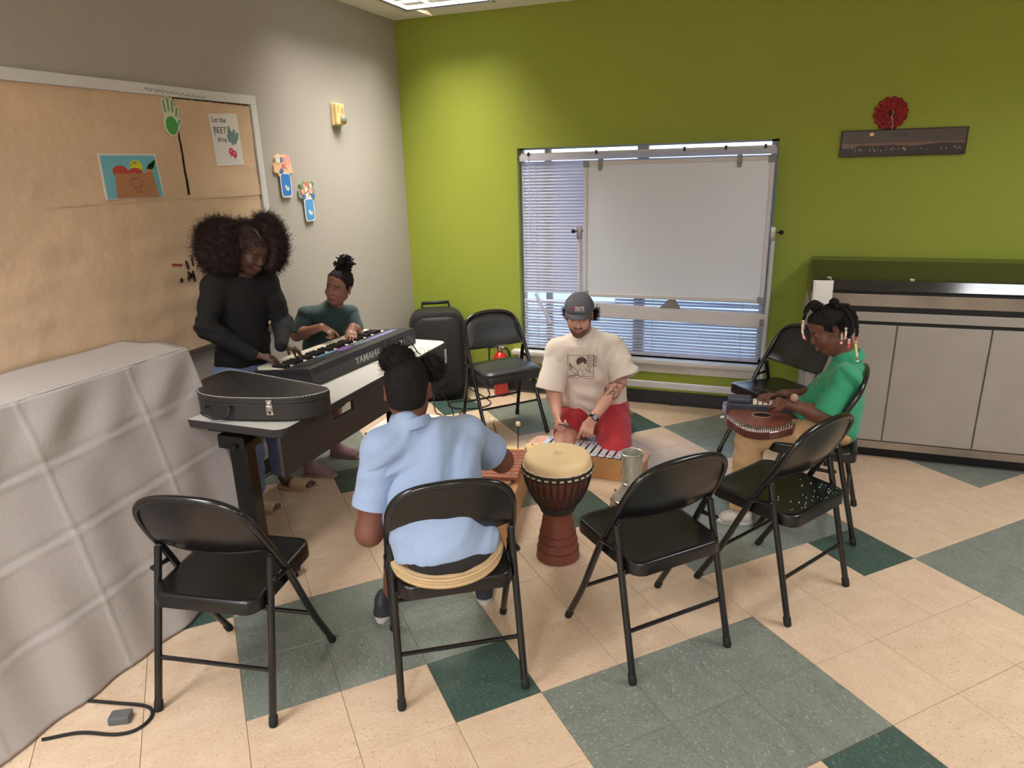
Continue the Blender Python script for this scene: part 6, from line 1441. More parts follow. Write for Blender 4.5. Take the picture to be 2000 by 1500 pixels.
v = Vol(); v.slab(J['pelvis']+up*0.05, J['pelvis']+up*0.0, (0.158, 0.110), (0.160, 0.113), side, 0.02); v.half(J['pelvis']+up*0.028-fw*0.1, up+fw*0.28); part_v('undershirt', v, mat_under, bo, h=0.005)
v = Vol(); v.slab(J['pelvis']+up*0.005, J['pelvis']-up*0.012, (0.168, 0.122), (0.172, 0.120), side, 0.02)
for h_, k_, a_ in ((hpL, knL, J['ankL']), (hpR, knR, J['ankR'])): v.rc(h_, k_, 0.096, 0.080, 0.03); v.rc(k_, lerp(k_, a_, 0.18), 0.076, 0.078, 0.02)
v.half(A3(0, 0, 0.4305), A3(0, 0, -1)) if False else None
v.half(J['pelvis']-up*0.012-fw*0.06, up*0.95-fw*0.30); part_v('khaki_shorts', v, mat_khaki, bo, h=0.005, wob=wrinkle(0.003, 80, [(0.5, 0.3, 0.8)], 4))
mb = MB()
def wband(r0, z, rad, amp=0.0):
    return [tuple(J['pelvis']+rt*math.cos(a)*0.174*r0+fw*(math.sin(a)*0.126*r0)+up*(z+amp*math.sin(a))-np.array(bo.location)) for a in np.linspace(0, 2*PI, 48, endpoint=False)]
for z, ra in ((-0.022, 0.006), (-0.012, 0.006), (-0.002, 0.006)): mb.tube(wband(1.0+0.02*(z < -0.02), z, ra, 0.036), ra*1.1, 6, closed=True)
mb.build('waistband', mat_khaki, bo)
mat_shoe_b = M('black_sneaker', srgb(44, 46, 54), 0.6, bump=(120, 0.2)); mat_white_r = M('white_rubber', srgb(190, 186, 178), 0.6)
for hl, to in ((A3(-1.325, 1.955, 0), A3(-1.40, 2.17, 0)), (A3(-0.985, 2.19, 0), A3(-1.07, 2.39, 0))):
    v = Vol(); shoe(v, hl, to, 0.043, 0.075); part_v('shoe', v, mat_shoe_b, bo); sole(bo, hl, to, 0.044, mat_white_r, 0.020)
    mb = MB(); dd = nrm(to-hl); sdv = np.cross(dd, up)
    for sg in (-1, 1):
        for k in range(2): mb.tube([tuple(hl+dd*(0.07+0.05*k)+sdv*sg*0.036+up*0.022-np.array(bo.location)), tuple(hl+dd*(0.085+0.05*k)+sdv*sg*0.030+up*0.05-np.array(bo.location))], 0.005, 6)
    mb.build('shoe_stripe', mat_white_r, bo)
v = Vol(); hair_cap(v, F3); v.ell(F3.p(-0.055, 0, -0.03), np.array((0.054, 0.066, 0.06))*F3.s, F3.X, 0.03); v.half(F3.p(-0.05, 0, -0.058), -F3.u+F3.f*0.25, 0.012)
part_v('hair_cap', v, mat_hair, bo, h=0.005, wob=lambda P: 0.0012*np.sin(P@A3(300, 240, 260))*np.sin(P@A3(-180, 260, 200)))
b1 = A3(-1.141, 1.925, 1.088); b2 = A3(-1.075, 2.03, 1.035); v = Vol(); v.ell(b1, (0.060, 0.055, 0.048), None, 0.02); v.ell(b2, (0.05, 0.045, 0.045), None, 0.02)
part_v('hair_bun', v, mat_hair, bo, wob=lambda P: 0.004*np.sin(P@A3(130, 100, 120)+2*np.sin(P@A3(60, -70, 50)))+0.002*np.sin(P@A3(260, -210, 230)))
o = strand_obj('hair_frizz', np.concatenate([frizz(b1, (0.060, 0.055, 0.048), np.eye(3), 700, 5, 0.02, 0.003, 1.5, 8), frizz(b2, (0.05, 0.045, 0.045), np.eye(3), 400, 6, 0.016, 0.003, 1.5, 8)])-np.array(bo.location), 0.0007, mat_hair, bo); o['kind'] = 'stuff'

# ================================================================== kneeling man with cap
J = dict(head=(-1.015,3.735,0.866),neck=(-1.004,3.825,0.740),shR=(-1.158,3.790,0.655),shL=(-0.848,3.886,0.668),elR=(-1.172,3.735,0.418),elL=(-0.800,3.837,0.470),wrR=(-1.115,3.620,0.317),wrL=(-0.906,3.645,0.292),pelvis=(-0.985,4.00,0.220),chest=(-1.002,3.865,0.558),waist=(-1.000,3.945,0.36))
J = {k: A3(*v) for k, v in J.items()}
ma = person('kneeling bearded man in a dark cap, cream printed tee and red shorts', (-0.98, 3.9, 0))
toC = A3(0.26, -0.965, 0); rgt = A3(0.965, 0.26, 0)
F4 = Frame(J['head']+up*0.006, toC*0.92-rgt*0.05-up*0.17, up+toC*0.3, 0.92); side = nrm(J['shL']-J['shR'])
hpR, hpL = J['pelvis']-side*0.10+toC*0.02, J['pelvis']+side*0.10+toC*0.02; knR, knL = A3(-1.080, 3.600, 0.082), A3(-0.775, 3.650, 0.082); anR, anL = A3(-1.10, 4.03, 0.05), A3(-0.86, 4.10, 0.05)
v = Vol(); head_sdf(v, F4, lid=0.45, nose=1.05, face=1.05, lips=0.85, chin=1.1); v.rc(J['neck']-up*0.02, F4.p(-0.025, 0, -0.05), 0.056, 0.054, 0.03)
v.slab(J['chest'], J['waist'], (0.150, 0.082), (0.135, 0.085), side); v.slab(J['waist'], J['pelvis'], (0.135, 0.085), (0.15, 0.105), side); v.rc(J['shR'], J['shL'], 0.055, 0.055, 0.06)
for s_ in 'RL': limb(v, J['sh'+s_], J['el'+s_], J['wr'+s_], (0.054, 0.050, 0.042, 0.043, 0.027))
hand(v, J['wrR'], J['wrR']+A3(0.03, -0.07, -0.075), A3(-0.7, -0.45, 0.25), 1, 0.95, curls=[(0.9, 1.0, 0.6), (1.1, 1.2, 0.7), (1.2, 1.3, 0.8), (1.2, 1.3, 0.8)], thumb=(0.6, 0.3), wr=0.025)
hand(v, J['wrL'], A3(-0.955, 3.610, 0.175), A3(0.15, -0.8, 0.6), 1, 0.98, curls=[(0.15, 0.35, 0.25), (0.6, 0.9, 0.5), (0.8, 1.1, 0.6), (0.8, 1.1, 0.6)], thumb=(0.5, 0.4), wr=0.026)
for h_, k_, a_ in ((hpR, knR, anR), (hpL, knL, anL)):
    limb(v, h_, k_, a_, (0.10, 0.092, 0.066, 0.058, 0.036)); v.slab(a_, a_+A3(0.02, 0.13, -0.015), (0.034, 0.03), (0.038, 0.02), A3(1, 0, 0), 0.02)
v.half(A3(0, 0, 0.003), A3(0, 0, -1))
bd = srgb(56, 42, 39)
mk = head_marks(F4, srgb(176, 112, 104), srgb(62, 44, 38))
mk = [(F4.p(0.045, 0, -0.088), np.array((0.060, 0.062, 0.036)), F4.X, bd, 0.82), (F4.p(0.015, -0.056, -0.055), np.array((0.032, 0.026, 0.05)), F4.X, bd, 0.72), (F4.p(0.015, 0.056, -0.055), np.array((0.032, 0.026, 0.05)), F4.X, bd, 0.72), (F4.p(0.098, 0, -0.049), np.array((0.02, 0.030, 0.0085)), F4.X, bd, 0.85)]+mk
dF = nrm(J['wrL']-J['elL']); aF = nrm(toC-dF*(toC@dF)); bF = np.cross(dF, aF); tc_ = srgb(92, 72, 72); rs = np.random.default_rng(6)
for k in range(26):
    t = rs.uniform(0.02, 0.42); ph = rs.uniform(-1.4, 1.4); c = lerp(J['elL'], J['wrL'], t)+0.043*(aF*math.cos(ph)+bF*math.sin(ph)); ax_ = nrm(dF*rs.uniform(-1, 1)+np.cross(nrm(aF*math.cos(ph)+bF*math.sin(ph)), dF)*rs.uniform(-1, 1)); nn = nrm(aF*math.cos(ph)+bF*math.sin(ph))
    mk.append((c, np.array((0.02, 0.0042)+(0.02,)), np.stack([ax_, nrm(np.cross(nn, ax_)), nn]), tc_, 0.8))
for y in (-1, 1): mk.append((F4.p(0.085, y*0.031, 0.007), np.array((0.02, 0.016, 0.006)), F4.X, srgb(172, 124, 108), 0.6))
part_v('body', v, mat_skinl, ma, h=0.0031, colf=painter(SK_LIGHT, mk))
eyes(F4, ma, A3(0.0, -0.5, -0.9))
mat_tee = M('cream_jersey', srgb(224, 210, 196), 0.85, sheen=0.15, bump=(300, 0.12), var=(5, 0.03))
v = Vol(); v.slab(J['chest']+up*0.03, J['waist'], (0.190, 0.118), (0.192, 0.128), side, 0.05); v.slab(J['waist'], J['pelvis']+up*0.02, (0.192, 0.128), (0.212, 0.158), side, 0.05)
v.rc(J['shR']-up*0.012, J['shL']-up*0.012, 0.062, 0.062, 0.06); v.rc(J['neck']-up*0.05, J['neck']-up*0.012, 0.10, 0.072, 0.05); v.rc(J['neck']-up*0.035, J['shR'], 0.07, 0.058, 0.03); v.rc(J['neck']-up*0.035, J['shL'], 0.07, 0.058, 0.03)
seR = J['elR']+A3(-0.01, -0.005, 0.035); seL = lerp(J['shL'], J['elL'], 0.72)+A3(0.035, -0.01, 0)
for s_, e in (('R', seR), ('L', seL)): d = nrm(e-J['sh'+s_]); sleeve(ma, J['sh'+s_]-up*0.014, e+d*0.035, 0.064, 0.092, mat_tee, seed=5, wr=0.004); v.rc(J['sh'+s_]-up*0.012, lerp(J['sh'+s_], e, 0.45), 0.062, 0.064, 0.035)
hemc = J['pelvis']-up*0.03+toC*0.10
v.half(hemc, -up*0.92+toC*-0.18)
wr = wrinkle(0.008, 36, [(1, 0.2, 0.1), (0.9, 0.3, -0.5)], 21, [(J['waist']+toC*0.12, 0.12, 0.008, (0.25, 0.1, 1), 60), (J['pelvis']+toC*0.13+up*0.04, 0.13, 0.010, (0.4, 0.1, 1), 85), (J['shL']+A3(-0.07, -0.06, -0.10), 0.10, 0.010, (1, 0.3, 0.35), 70), (J['shR']+A3(0.06, -0.06, -0.08), 0.08, 0.007, (1, 0, -0.5), 75), (seL, 0.08, 0.006, (1, 0, 0.4), 70)])
part_v('tee_shirt', v, mat_tee, ma, wob=wr)
tee = ma.children[-1] if False else [c for c in ma.children if c.name.startswith('tee_shirt')][0]
mb = MB(); ca = nrm(up*0.9-toC*-0.42); cb_ = nrm(np.cross(ca, toC)); cc = np.cross(cb_, ca); mb.tube([tuple(J['neck']-up*0.0+toC*0.012+(cb_*math.cos(a)*0.076+cc*math.sin(a)*0.070)+ca*(0.0)-np.array(ma.location)) for a in np.linspace(0, 2*PI, 36, endpoint=False)], 0.0075, 7, closed=True); mb.build('neckband', mat_tee, ma)
mat_redsh = M('red_cotton', srgb(176, 40, 48), 0.8, sheen=0.15, bump=(220, 0.15))
v = Vol(); v.slab(J['pelvis']+up*0.04, J['pelvis']-up*0.03, (0.17, 0.125), (0.175, 0.13), side, 0.03); mR = lerp(hpR, knR, 0.55)+up*0.012; mL = lerp(hpL, knL, 0.97)+up*0.005
v.rc(hpR, mR, 0.118, 0.098, 0.03); v.rc(hpL, mL, 0.118, 0.100, 0.03); d = nrm(knR-hpR); v.half(mR+d*0.02, d) if False else v.rc(mR+d*0.085, mR+d*0.2, 0.085, 0.10, 0.006, True)
v.half(A3(0, 0, 0.004), A3(0, 0, -1)); part_v('shorts', v, mat_redsh, ma, wob=wrinkle(0.003, 60, [(0.5, 0.5, 0.5)], 9))
mat_shoe_m = M('grey_sneaker', srgb(90, 88, 90), 0.7)
for a_ in (anR, anL): v = Vol(); v.slab(a_+A3(0, 0.0, 0.0), a_+A3(0.025, 0.19, -0.008), (0.042, 0.042), (0.046, 0.032), A3(1, 0, 0), 0.02); v.half(A3(0, 0, 0.003), A3(0, 0, -1)); part_v('shoe', v, mat_shoe_m, ma)
# cap
mat_cap = M('charcoal_cotton_cap', srgb(92, 90, 99), 0.85, bump=(260, 0.15))
v = Vol(); v.ell(F4.p(-0.012, 0, 0.046), np.array((0.112, 0.092, 0.094))*F4.s, F4.X, 0.02); v.ell(F4.p(0.045, 0, 0.056), np.array((0.059, 0.072, 0.064))*F4.s, F4.X, 0.02); v.half(F4.p(0.0, 0, 0.036), -F4.u+F4.f*0.12); part_v('cap', v, mat_cap, ma, wob=lambda P: 0.0008*np.sin(P@A3(90, 30, 50)))
nb = MB(); nu, nvv = 22, 8; V = []
for lay in (0, 1):
    for i in range(nu+1):
        a = -1.12+2.24*i/nu
        for j in range(nvv+1):
            t = j/nvv; r0 = 0.098; ext = 0.050*max(0.0, math.cos(a*1.12))**0.7
            x = -0.010+math.cos(a)*0.108+ext*t; y = math.sin(a)*0.088*(1-0.05*t); z = 0.046-0.016*t*t-0.020*(y/0.084)**2*(0.4+0.6*t)+(0.004 if lay else 0)
            V.append(tuple(F4.p(x, y, z)-np.array(ma.location)))
m_ = (nu+1)*(nvv+1); Fq = []
for i in range(nu):
    for j in range(nvv):
        a = i*(nvv+1)+j; b = a+nvv+1; Fq += [(a, a+1, b+1, b), (m_+a, m_+b, m_+b+1, m_+a+1)]
    a = i*(nvv+1)+nvv; b = a+nvv+1; Fq.append((a, m_+a, m_+b, b))
nb.add(V, Fq, True); nb.build('cap_brim', mat_cap, ma)
mb = MB(); mb.sphere(tuple(F4.p(-0.012, 0, 0.137)-np.array(ma.location)), 0.007, 10, 6); mb.build('cap_button', mat_cap, ma)
def on_dome(me, F, cy, cz, parent, mat, name='lettering', lift=0.0018):
    # wrap flat lettering (x right, y up) on the cap front
    for v_ in me.vertices:
        x, y, z = v_.co; yy = x+cy; zz = y+cz; e = 1-(yy/0.0735)**2-((zz-0.056)/0.0655)**2; xx = 0.045+0.0605*math.sqrt(max(0.02, e))
        v_.co = Vector(F.p(xx+(lift+z)/F.s, yy, zz)-np.array(parent.location))
    me.materials.clear(); me.materials.append(mat); return obj(name, me, parent)
mat_wthread = M('cream_thread', srgb(226, 218, 206), 0.7); mat_rthread = M('red_thread', srgb(176, 62, 66), 0.7)
# lettering reads left to right for the viewer, who faces the man: his left is the viewer's right
def flip(me):
    for v_ in me.vertices: v_.co.x = -v_.co.x
    me.flip_normals(); return me
def grid_text(s, size, **kw):
    me = text_mesh(s, size, extrude=0.0003, **kw); bm_ = bmesh.new(); bm_.from_mesh(me); bmesh.ops.triangulate(bm_, faces=bm_.faces[:]); bm_.to_mesh(me); bm_.free(); return me
for s_, zz in (('TRACTOR', 0.083), ('SUPPLY CO', 0.0695)):
    me = grid_text(s_, 0.0155 if s_[0] == 'T' else 0.0150, align='LEFT', bold=0.0004)
    wv = max(v_.co.x for v_ in me.vertices) or 1
    for v_ in me.vertices: v_.co.x = v_.co.x*0.056/wv-0.020
    on_dome(me, F4, 0.0, zz, ma, mat_wthread)
mb = MB()
for (x0_, x1_, y0_, y1_) in ((-0.036, -0.030, -0.004, 0.018), (-0.030, -0.023, 0.004, 0.012), (-0.040, -0.036, 0.006, 0.014)): mb.box((x0_, y0_, 0), (x1_, y1_, 0.0004))
me = bpy.data.meshes.new('emblem'); me.from_pydata(mb.v, [], mb.f); on_dome(me, F4, 0.0, 0.073, ma, mat_rthread, 'emblem')
mb = MB(); mb.box((-0.040, -0.001, 0), (0.02, 0.001, 0.0003)); me = bpy.data.meshes.new('stitch'); 
bm_ = bmesh.new(); 
# hair tufts at the sides
rs = np.random.default_rng(9); tf = []
for sgn, cnt in ((1, 260), (-1, 110)):
    for k in range(cnt):
        st = F4.p(rs.uniform(-0.07, 0.0), sgn*0.078, rs.uniform(-0.035, 0.028)); L_ = 0.035 if sgn > 0 else 0.018; d0 = nrm(F4.l*sgn*0.8-F4.f*0.25-F4.u*0.5+rs.normal(size=3)*0.35); t = np.linspace(0, 1, 7)[:, None]
        tf.append(st+d0*L_*rs.uniform(0.5, 1.2)*t+0.005*np.sin(t*7+k)*np.cross(d0, F4.u)+(F4.u*0.018+F4.l*sgn*0.006)*t*t+rs.normal(size=3)*0.006*t*t)
o = strand_obj('hair_tufts', np.array(tf)-np.array(ma.location), 0.0015, mat_hair, ma, 4); o['kind'] = 'stuff'
# beard stubble relief
# watch
wc = lerp(J['elL'], J['wrL'], 0.985); dW = dF; aW = nrm(A3(0.35, -0.8, 0.35)-dW*(A3(0.35, -0.8, 0.35)@dW)); bW = np.cross(dW, aW)
mb = MB()
for h_ in (-0.006, 0.0, 0.006): mb.tube([tuple(wc+dW*h_+0.0295*(aW*math.cos(a)+bW*math.sin(a)*0.95)-np.array(ma.location)) for a in np.linspace(0, 2*PI, 26, endpoint=False)], 0.0035, 5, closed=True)
wt = mb.build('watch_strap', mat_rubber, ma)
mb = MB(); Mw = frame_m(tuple(wc+aW*0.030-np.array(ma.location)), tuple(bW), tuple(dW), tuple(aW)); mb.box((-0.016, -0.018, -0.004), (0.016, 0.018, 0.007), Mw, 0.003); wf = mb.build('watch_case', mat_dark_plastic, ma)
mb = MB(); mb.box((-0.012, -0.014, 0.0068), (0.012, 0.014, 0.0076), Mw); mb.build('watch_glass', M('watch_display', srgb(120, 122, 116), 0.2), ma)
# print on the tee: projected on the shirt front by ray casting the finished mesh
tee_ev = None
from mathutils.bvhtree import BVHTree
def shirt_bvh(o): me = o.data; return BVHTree.FromPolygons([v_.co.copy() for v_ in me.vertices], [tuple(p.vertices) for p in me.polygons])
def project(bvh, me2d, org, X, Y, dirn, parent, mat, name, lift=0.0022):
    org = Vector(org); X = Vector(X); Y = Vector(Y); dirn = Vector(dirn)
    for v_ in me2d.vertices:
        p0 = org+X*v_.co.x+Y*v_.co.y-dirn*0.4; hit = bvh.ray_cast(p0, dirn)
        v_.co = (hit[0]-dirn*(lift+max(0, v_.co.z))) if hit[0] is not None else org+X*v_.co.x+Y*v_.co.y
    me2d.materials.clear(); me2d.materials.append(mat); return obj(name, me2d, parent)
def poly_mesh(polys, step=0.006):
    bm_ = bmesh.new()
    for p in polys:
        vs = [bm_.verts.new((x, y, 0)) for x, y in p]
        try: bm_.faces.new(vs)
        except Exception: pass
    bmesh.ops.triangulate(bm_, faces=bm_.faces[:]); bmesh.ops.subdivide_edges(bm_, edges=[e for e in bm_.edges if e.calc_length() > step*2], cuts=2); me = bpy.data.meshes.new('p'); bm_.to_mesh(me); bm_.free(); return me
def strokes(lines, r):
    out = []
    for ln in lines:
        for a, b in zip(ln, ln[1:]): out.append(capsule2(a, b, r, 2))
    return out
bv = shirt_bvh(tee); mat_print = M('brown_screen_print', srgb(92, 72, 66), 0.8); mat_print_l = M('tan_screen_print', srgb(170, 148, 130), 0.85)
oc = Vector(J['chest']+toC*0.14+up*0.008-rgt*0.036)-Vector(ma.location); PX, PY, PD = rgt, nrm(up*0.98+toC*0.12), -toC
S_ = 0.075
sq = [[(-S_, -S_*1.02), (S_*0.98, -S_), (S_*0.96, S_*1.02), (-S_*1.02, S_*0.94), (-S_, -S_*1.02)]]
hair_ = [ellipse(0.004, 0.036, 0.030, 0.030, 20)]
body_l = [[(-0.070, -0.02), (-0.04, 0.0), (-0.02, -0.03), (-0.015, -0.06)], [(0.0, -0.005), (-0.012, -0.03), (-0.02, -0.05)], [(0.02, -0.005), (0.04, -0.03), (0.07, -0.04)], [(-0.06, -0.06), (-0.02, -0.055), (0.03, -0.065), (0.06, -0.06)], [(-0.03, -0.045), (0.0, -0.07), (0.03, -0.045)], [(0.01, -0.02), (0.012, -0.05)], [(-0.065, 0.02), (-0.05, -0.01)], [(-0.068, 0.0), (-0.055, -0.025)], [(0.045, 0.0), (0.055, -0.03)], [(0.03, -0.02), (0.055, -0.018)], [(-0.05, -0.03), (-0.03, -0.05), (-0.05, -0.065)]]
project(bv, poly_mesh(strokes(sq, 0.0011)+strokes(body_l, 0.0013)), oc, PX, PY, PD, ma, mat_print, 'printed_drawing')
project(bv, poly_mesh(hair_, 0.004), oc, PX, PY, PD, ma, mat_print, 'printed_hair')
project(bv, poly_mesh([ellipse(0.008, 0.012, 0.018, 0.019, 16)], 0.004), oc, PX, PY, PD, ma, M('print_face', srgb(218, 202, 184), 0.85), 'printed_face', 0.0034)
project(bv, poly_mesh([[(-0.07, 0.03), (-0.05, 0.015), (-0.045, -0.005), (-0.07, 0.0)], [(-0.07, -0.06), (-0.04, -0.055), (-0.03, -0.068), (-0.07, -0.07)]], 0.004), oc, PX, PY, PD, ma, mat_print_l, 'printed_shade')
for k in range(6):
    me = grid_text('Party Hats', 0.0135, align='LEFT', bold=0.0002)
    for v_ in me.vertices: v_.co.x += 0.034+0.003*(k % 2); v_.co.y += 0.064-0.0125*k; v_.co.z = 0
    project(bv, me, oc, PX, PY, PD, ma, mat_print, 'lettering')
mallet('mallet with a round brown head in the right hand of the kneeling man', (-1.128, 3.600, 0.255), (-1.020, 3.485, 0.300), 0.003, 0.0155, M('brown_felt_head', srgb(120, 104, 92), 0.8), 'hand held mallets')

# ================================================================== girl in green polo with beaded braids
J = dict(head=(0.262,3.370,0.944),neck=(0.340,3.363,0.820),shL=(0.338,3.252,0.752),shR=(0.362,3.465,0.735),elL=(0.265,3.205,0.585),elR=(0.232,3.530,0.565),wrL=(0.112,3.250,0.612),wrR=(0.095,3.419,0.606),pelvis=(0.325,3.348,0.520),chest=(0.335,3.355,0.670),waist=(0.330,3.35,0.60),kneeL=(-0.048,3.235,0.437),kneeR=(-0.037,3.440,0.437),ankL=(-0.062,3.225,0.079),ankR=(-0.033,3.440,0.079))
J = {k: A3(*v) for k, v in J.items()}
g3 = person('seated child in a green polo with beaded braids and khaki trousers', (0.36, 3.35, 0))
toC = A3(-0.07, -0.997, 0); lf = A3(-0.997, 0.07, 0)
F5 = Frame(J['head'], lf*0.88+toC*0.16-up*0.42, up+lf*0.4, 0.90); side = A3(0, 1, 0)
v = Vol(); head_sdf(v, F5, lips=1.1, lid=0.5); v.rc(J['neck']-up*0.02, F5.p(-0.025, 0, -0.045), 0.046, 0.046, 0.03)
v.slab(J['chest'], J['waist'], (0.115, 0.085), (0.115, 0.085), side); v.slab(J['waist'], J['pelvis'], (0.115, 0.085), (0.125, 0.09), side); v.rc(J['shR'], J['shL'], 0.042, 0.042, 0.05)
for s_ in 'RL': limb(v, J['sh'+s_], J['el'+s_], J['wr'+s_], (0.045, 0.042, 0.036, 0.036, 0.023))
hand(v, J['wrL'], A3(0.02, 3.30, 0.60), A3(-0.15, -0.55, 0.8), -1, 0.80, curls=[(0.5, 0.8, 0.5), (0.8, 1.1, 0.6), (0.9, 1.1, 0.7), (0.9, 1.1, 0.7)])
hand(v, J['wrR'], A3(-0.03, 3.39, 0.595), A3(-0.1, 0.2, 1), 1, 0.80, curls=[(0.1, 0.3, 0.2), (0.3, 0.5, 0.3), (0.5, 0.7, 0.4), (0.6, 0.8, 0.5)])
for s_ in 'RL':
    hip = J['pelvis']+side*(0.07 if s_ == 'R' else -0.07)-up*0.03; limb(v, hip, J['knee'+s_], J['ank'+s_], (0.050, 0.050, 0.044, 0.044, 0.030))
part_v('body', v, mat_skin, g3, h=VF, colf=painter(srgb(108, 68, 54), head_marks(F5, srgb(150, 96, 92), srgb(40, 28, 24)))); eyes(F5, g3, A3(-0.35, 0.0, -0.94))
mat_green = M('kelly_green_pique', srgb(40, 140, 98), 0.8, sheen=0.15, bump=(320, 0.18), var=(6, 0.03))
v = Vol(); v.slab(J['chest']+up*0.02, J['waist'], (0.128, 0.092), (0.132, 0.092), side, 0.04); v.slab(J['waist'], J['pelvis']-up*0.01, (0.132, 0.092), (0.140, 0.106), side, 0.04); v.rc(J['shR'], J['shL'], 0.056, 0.056, 0.05); v.rc(J['neck']-up*0.045, J['neck']-up*0.005, 0.072, 0.060, 0.03)
v.rc(J['chest']+lf*0.05, J['pelvis']+lf*0.11+up*0.03, 0.07, 0.085, 0.05)
for s_ in 'RL':
    e = lerp(J['sh'+s_], J['el'+s_], 0.70); d = nrm(J['el'+s_]-J['sh'+s_]); sleeve(g3, J['sh'+s_], e+d*0.045, 0.056, 0.066, mat_green, seed=7, wr=0.003); v.rc(J['sh'+s_], lerp(J['sh'+s_], e, 0.4), 0.056, 0.054, 0.03)
v.half(J['pelvis']-up*0.10, A3(0, 0, -1)); part_v('polo_shirt', v, mat_green, g3, wob=wrinkle(0.006, 45, [(0.5, 0.2, 1), (0.8, 0.3, 0.4)], 31, [(J['waist'], 0.1, 0.006, (0.2, 0.2, 1), 95), (J['shL']+A3(0, 0, -0.07), 0.07, 0.006, (0.8, 0.2, -0.5), 120), (J['pelvis']+lf*0.09-toC*-0.08, 0.09, 0.007, (0.5, 0.2, 1), 110)]))
ca = nrm(up*0.92+lf*0.36); cb_ = nrm(np.cross(ca, lf)); cc = np.cross(cb_, ca); cc0 = J['neck']+up*0.004+lf*0.0
mb = MB(); rings = []
for (r, hgt) in ((0.062, -0.026), (0.068, -0.018), (0.065, 0.004), (0.058, 0.016), (0.053, 0.015), (0.052, 0.0)):
    rings.append([tuple(cc0+(cb_*math.cos(a)+cc*math.sin(a))*r*(1.0+0.04*math.sin(3*a))+ca*(hgt+0.005*math.sin(2*a))-np.array(g3.location)) for a in np.linspace(0, 2*PI, 36, endpoint=False)])
n = 36; mb.add([p for r in rings for p in r], [(i*n+k, i*n+(k+1) % n, (i+1)*n+(k+1) % n, (i+1)*n+k) for i in range(5) for k in range(n)], True); mb.build('collar', mat_green, g3)
mat_khk = M('tan_twill', srgb(196, 160, 118), 0.8, bump=(260, 0.2), var=(9, 0.08))
v = Vol(); v.slab(J['pelvis']+up*0.02, J['pelvis']-up*0.03, (0.125, 0.085), (0.130, 0.088), side, 0.03)
for s_ in 'RL':
    hip = J['pelvis']+side*(0.07 if s_ == 'R' else -0.07)-up*0.03; limb(v, hip, J['knee'+s_], J['ank'+s_], (0.066, 0.064, 0.061, 0.060, 0.056), 0.02)
v.half(A3(0, 0, 0.07), A3(0, 0, -1)); part_v('trousers', v, mat_khk, g3, wob=wrinkle(0.004, 55, [(0.3, 0.2, 1), (0.9, 0.1, 0.5)], 17, [(J['kneeL'], 0.09, 0.006, (0.6, 0, 0.8), 90)]))
mat_lshoe = M('pale_grey_sneaker', srgb(190, 182, 168), 0.75, bump=(100, 0.25), var=(20, 0.1))
for hl, to in ((A3(-0.005, 3.215, 0), A3(-0.175, 3.185, 0)), (A3(0.02, 3.44, 0), A3(-0.155, 3.43, 0))):
    v = Vol(); shoe(v, hl, to, 0.040, 0.06); part_v('shoe', v, mat_lshoe, g3); sole(g3, hl, to, 0.041, mat_white_r, 0.018)
# emblem on the chest
gsh = [c for c in g3.children if c.name.startswith('polo_shirt')][0]; bvg = shirt_bvh(gsh); oc2 = Vector(J['chest']+lf*0.12+A3(0, -0.045, 0.045))-Vector(g3.location); GX = nrm(A3(0.35, -0.93, 0)); 
rs = random.Random(2)
me = poly_mesh([ellipse(rs.uniform(-0.02, 0.02), rs.uniform(-0.022, 0.022), rs.uniform(0.003, 0.006), rs.uniform(0.002, 0.004), 7, rs.uniform(0, 3)) for k in range(26)], 0.006)
project(bvg, me, oc2, nrm(A3(-0.6, -0.8, 0))*-1, up, nrm(A3(0.8, 0.6, 0)), g3, M('gold_embroidery', srgb(186, 160, 84), 0.7), 'embroidered_emblem', 0.0015)
v = Vol(); hair_cap(v, F5, (0.086, 0, 0.064)); v.ell(F5.p(-0.05, 0, -0.02), np.array((0.05, 0.066, 0.05))*F5.s, F5.X, 0.03); v.half(F5.p(-0.05, 0, -0.058), -F5.u+F5.f*0.3)
part_v('hair_cap', v, mat_hair, g3, wob=lambda P: 0.0022*np.abs(np.sin(P@(F5.l*150+F5.u*90)))-0.001)
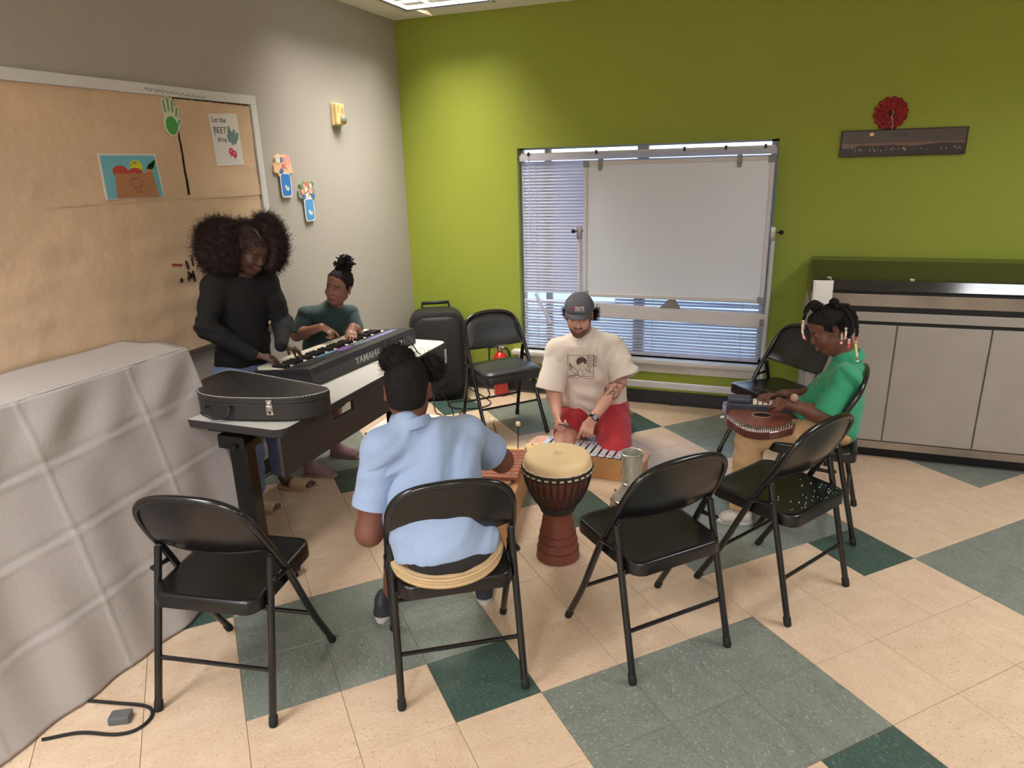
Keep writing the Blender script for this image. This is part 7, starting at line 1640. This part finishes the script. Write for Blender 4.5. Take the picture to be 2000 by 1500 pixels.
# braids and bead strands
def hang(start, pts): return spline([tuple(start)]+[tuple(p) for p in pts], 5)
strands = [  # (root, way points down to the tip, bead count, colours)
    ((0.215, 3.345, 1.045), [(0.180, 3.335, 1.066), (0.152, 3.325, 1.035), (0.140, 3.322, 0.99), (0.139, 3.322, 0.945), (0.148, 3.322, 0.912), (0.158, 3.322, 0.900)], 11, 'wpwwpwwppwr'),
    ((0.215, 3.39, 1.045), [(0.180, 3.40, 1.06), (0.152, 3.41, 1.03), (0.145, 3.41, 0.985), (0.150, 3.41, 0.93)], 8, 'wwpwpwrp'),
    ((0.300, 3.292, 1.02), [(0.309, 3.276, 0.99), (0.313, 3.270, 0.955), (0.313, 3.268, 0.925)], 6, 'wgwwpp'),
    ((0.290, 3.287, 0.99), [(0.296, 3.272, 0.96), (0.299, 3.268, 0.93), (0.299, 3.266, 0.903)], 6, 'rgggrw'),
    ((0.318, 3.298, 0.98), [(0.327, 3.280, 0.95), (0.330, 3.276, 0.92), (0.331, 3.274, 0.885)], 5, 'wpprr'),
    ((0.265, 3.330, 1.055), [(0.312, 3.322, 1.062), (0.349, 3.314, 1.015), (0.360, 3.306, 0.955), (0.360, 3.300, 0.90), (0.372, 3.285, 0.84), (0.376, 3.282, 0.822)], 13, 'rrpoyyyyywgrw')]
colmap = dict(w=srgb(226, 218, 206), p=srgb(226, 160, 156), r=srgb(206, 72, 70), g=srgb(150, 176, 150), o=srgb(230, 140, 100), y=srgb(228, 210, 130)); mbead = {k: M('bead_'+n_, colmap[k], 0.3) for k, n_ in zip('wprgoy', ('white', 'pink', 'red', 'sage', 'orange', 'yellow'))}
for root, ways, nbd, cols in strands:
    pth = [A3(*p) for p in hang(root, ways)]; L_ = np.cumsum([0]+[np.linalg.norm(b-a) for a, b in zip(pth, pth[1:])]); tot = L_[-1]; bl = 0.0088*nbd
    def at_len(s_): i = min(len(pth)-2, max(0, int(np.searchsorted(L_, s_)-1))); f = (s_-L_[i])/max(1e-6, L_[i+1]-L_[i]); return lerp(pth[i], pth[i+1], min(1, max(0, f)))
    mb = MB(); ns = 24; bend = max(0.02, tot-bl); pts = [at_len(bend*k/ns) for k in range(ns+1)]
    mb.tube([tuple(p-np.array(g3.location)) for p in pts], [0.011*(1-0.35*k/ns)*(1+0.22*math.sin(k*2.4)) for k in range(ns+1)], 8); mb.build('braid', mat_hair, g3)
    mb = MB(); order = []; 
    mats = [mbead[c] for c in 'wprgoy']
    for k in range(nbd): mb.cur = 'wprgoy'.index(cols[k]); p = at_len(tot-bl+0.0088*(k+0.5)); mb.sphere(tuple(p-np.array(g3.location)), 0.0056, 8, 6)
    mb.build('bead_strand', mats, g3)['kind'] = 'stuff'
mb = MB()
for x, y in ((-0.055, 0.03), (0.03, -0.015)): 
    p = F5.p(x, y, 0.128)-np.array(g3.location); mb.sphere(tuple(p), 0.022, 12, 8, (1, 1, 0.9))
mb.build('hair_knot', mat_hair, g3)
mallet('mallet with a pale round head held by the girl in green', (-0.055, 3.330, 0.655), (0.130, 3.225, 0.652), 0.0042, 0.0185, M('tan_felt_head', srgb(164, 132, 108), 0.8), 'hand held mallets')
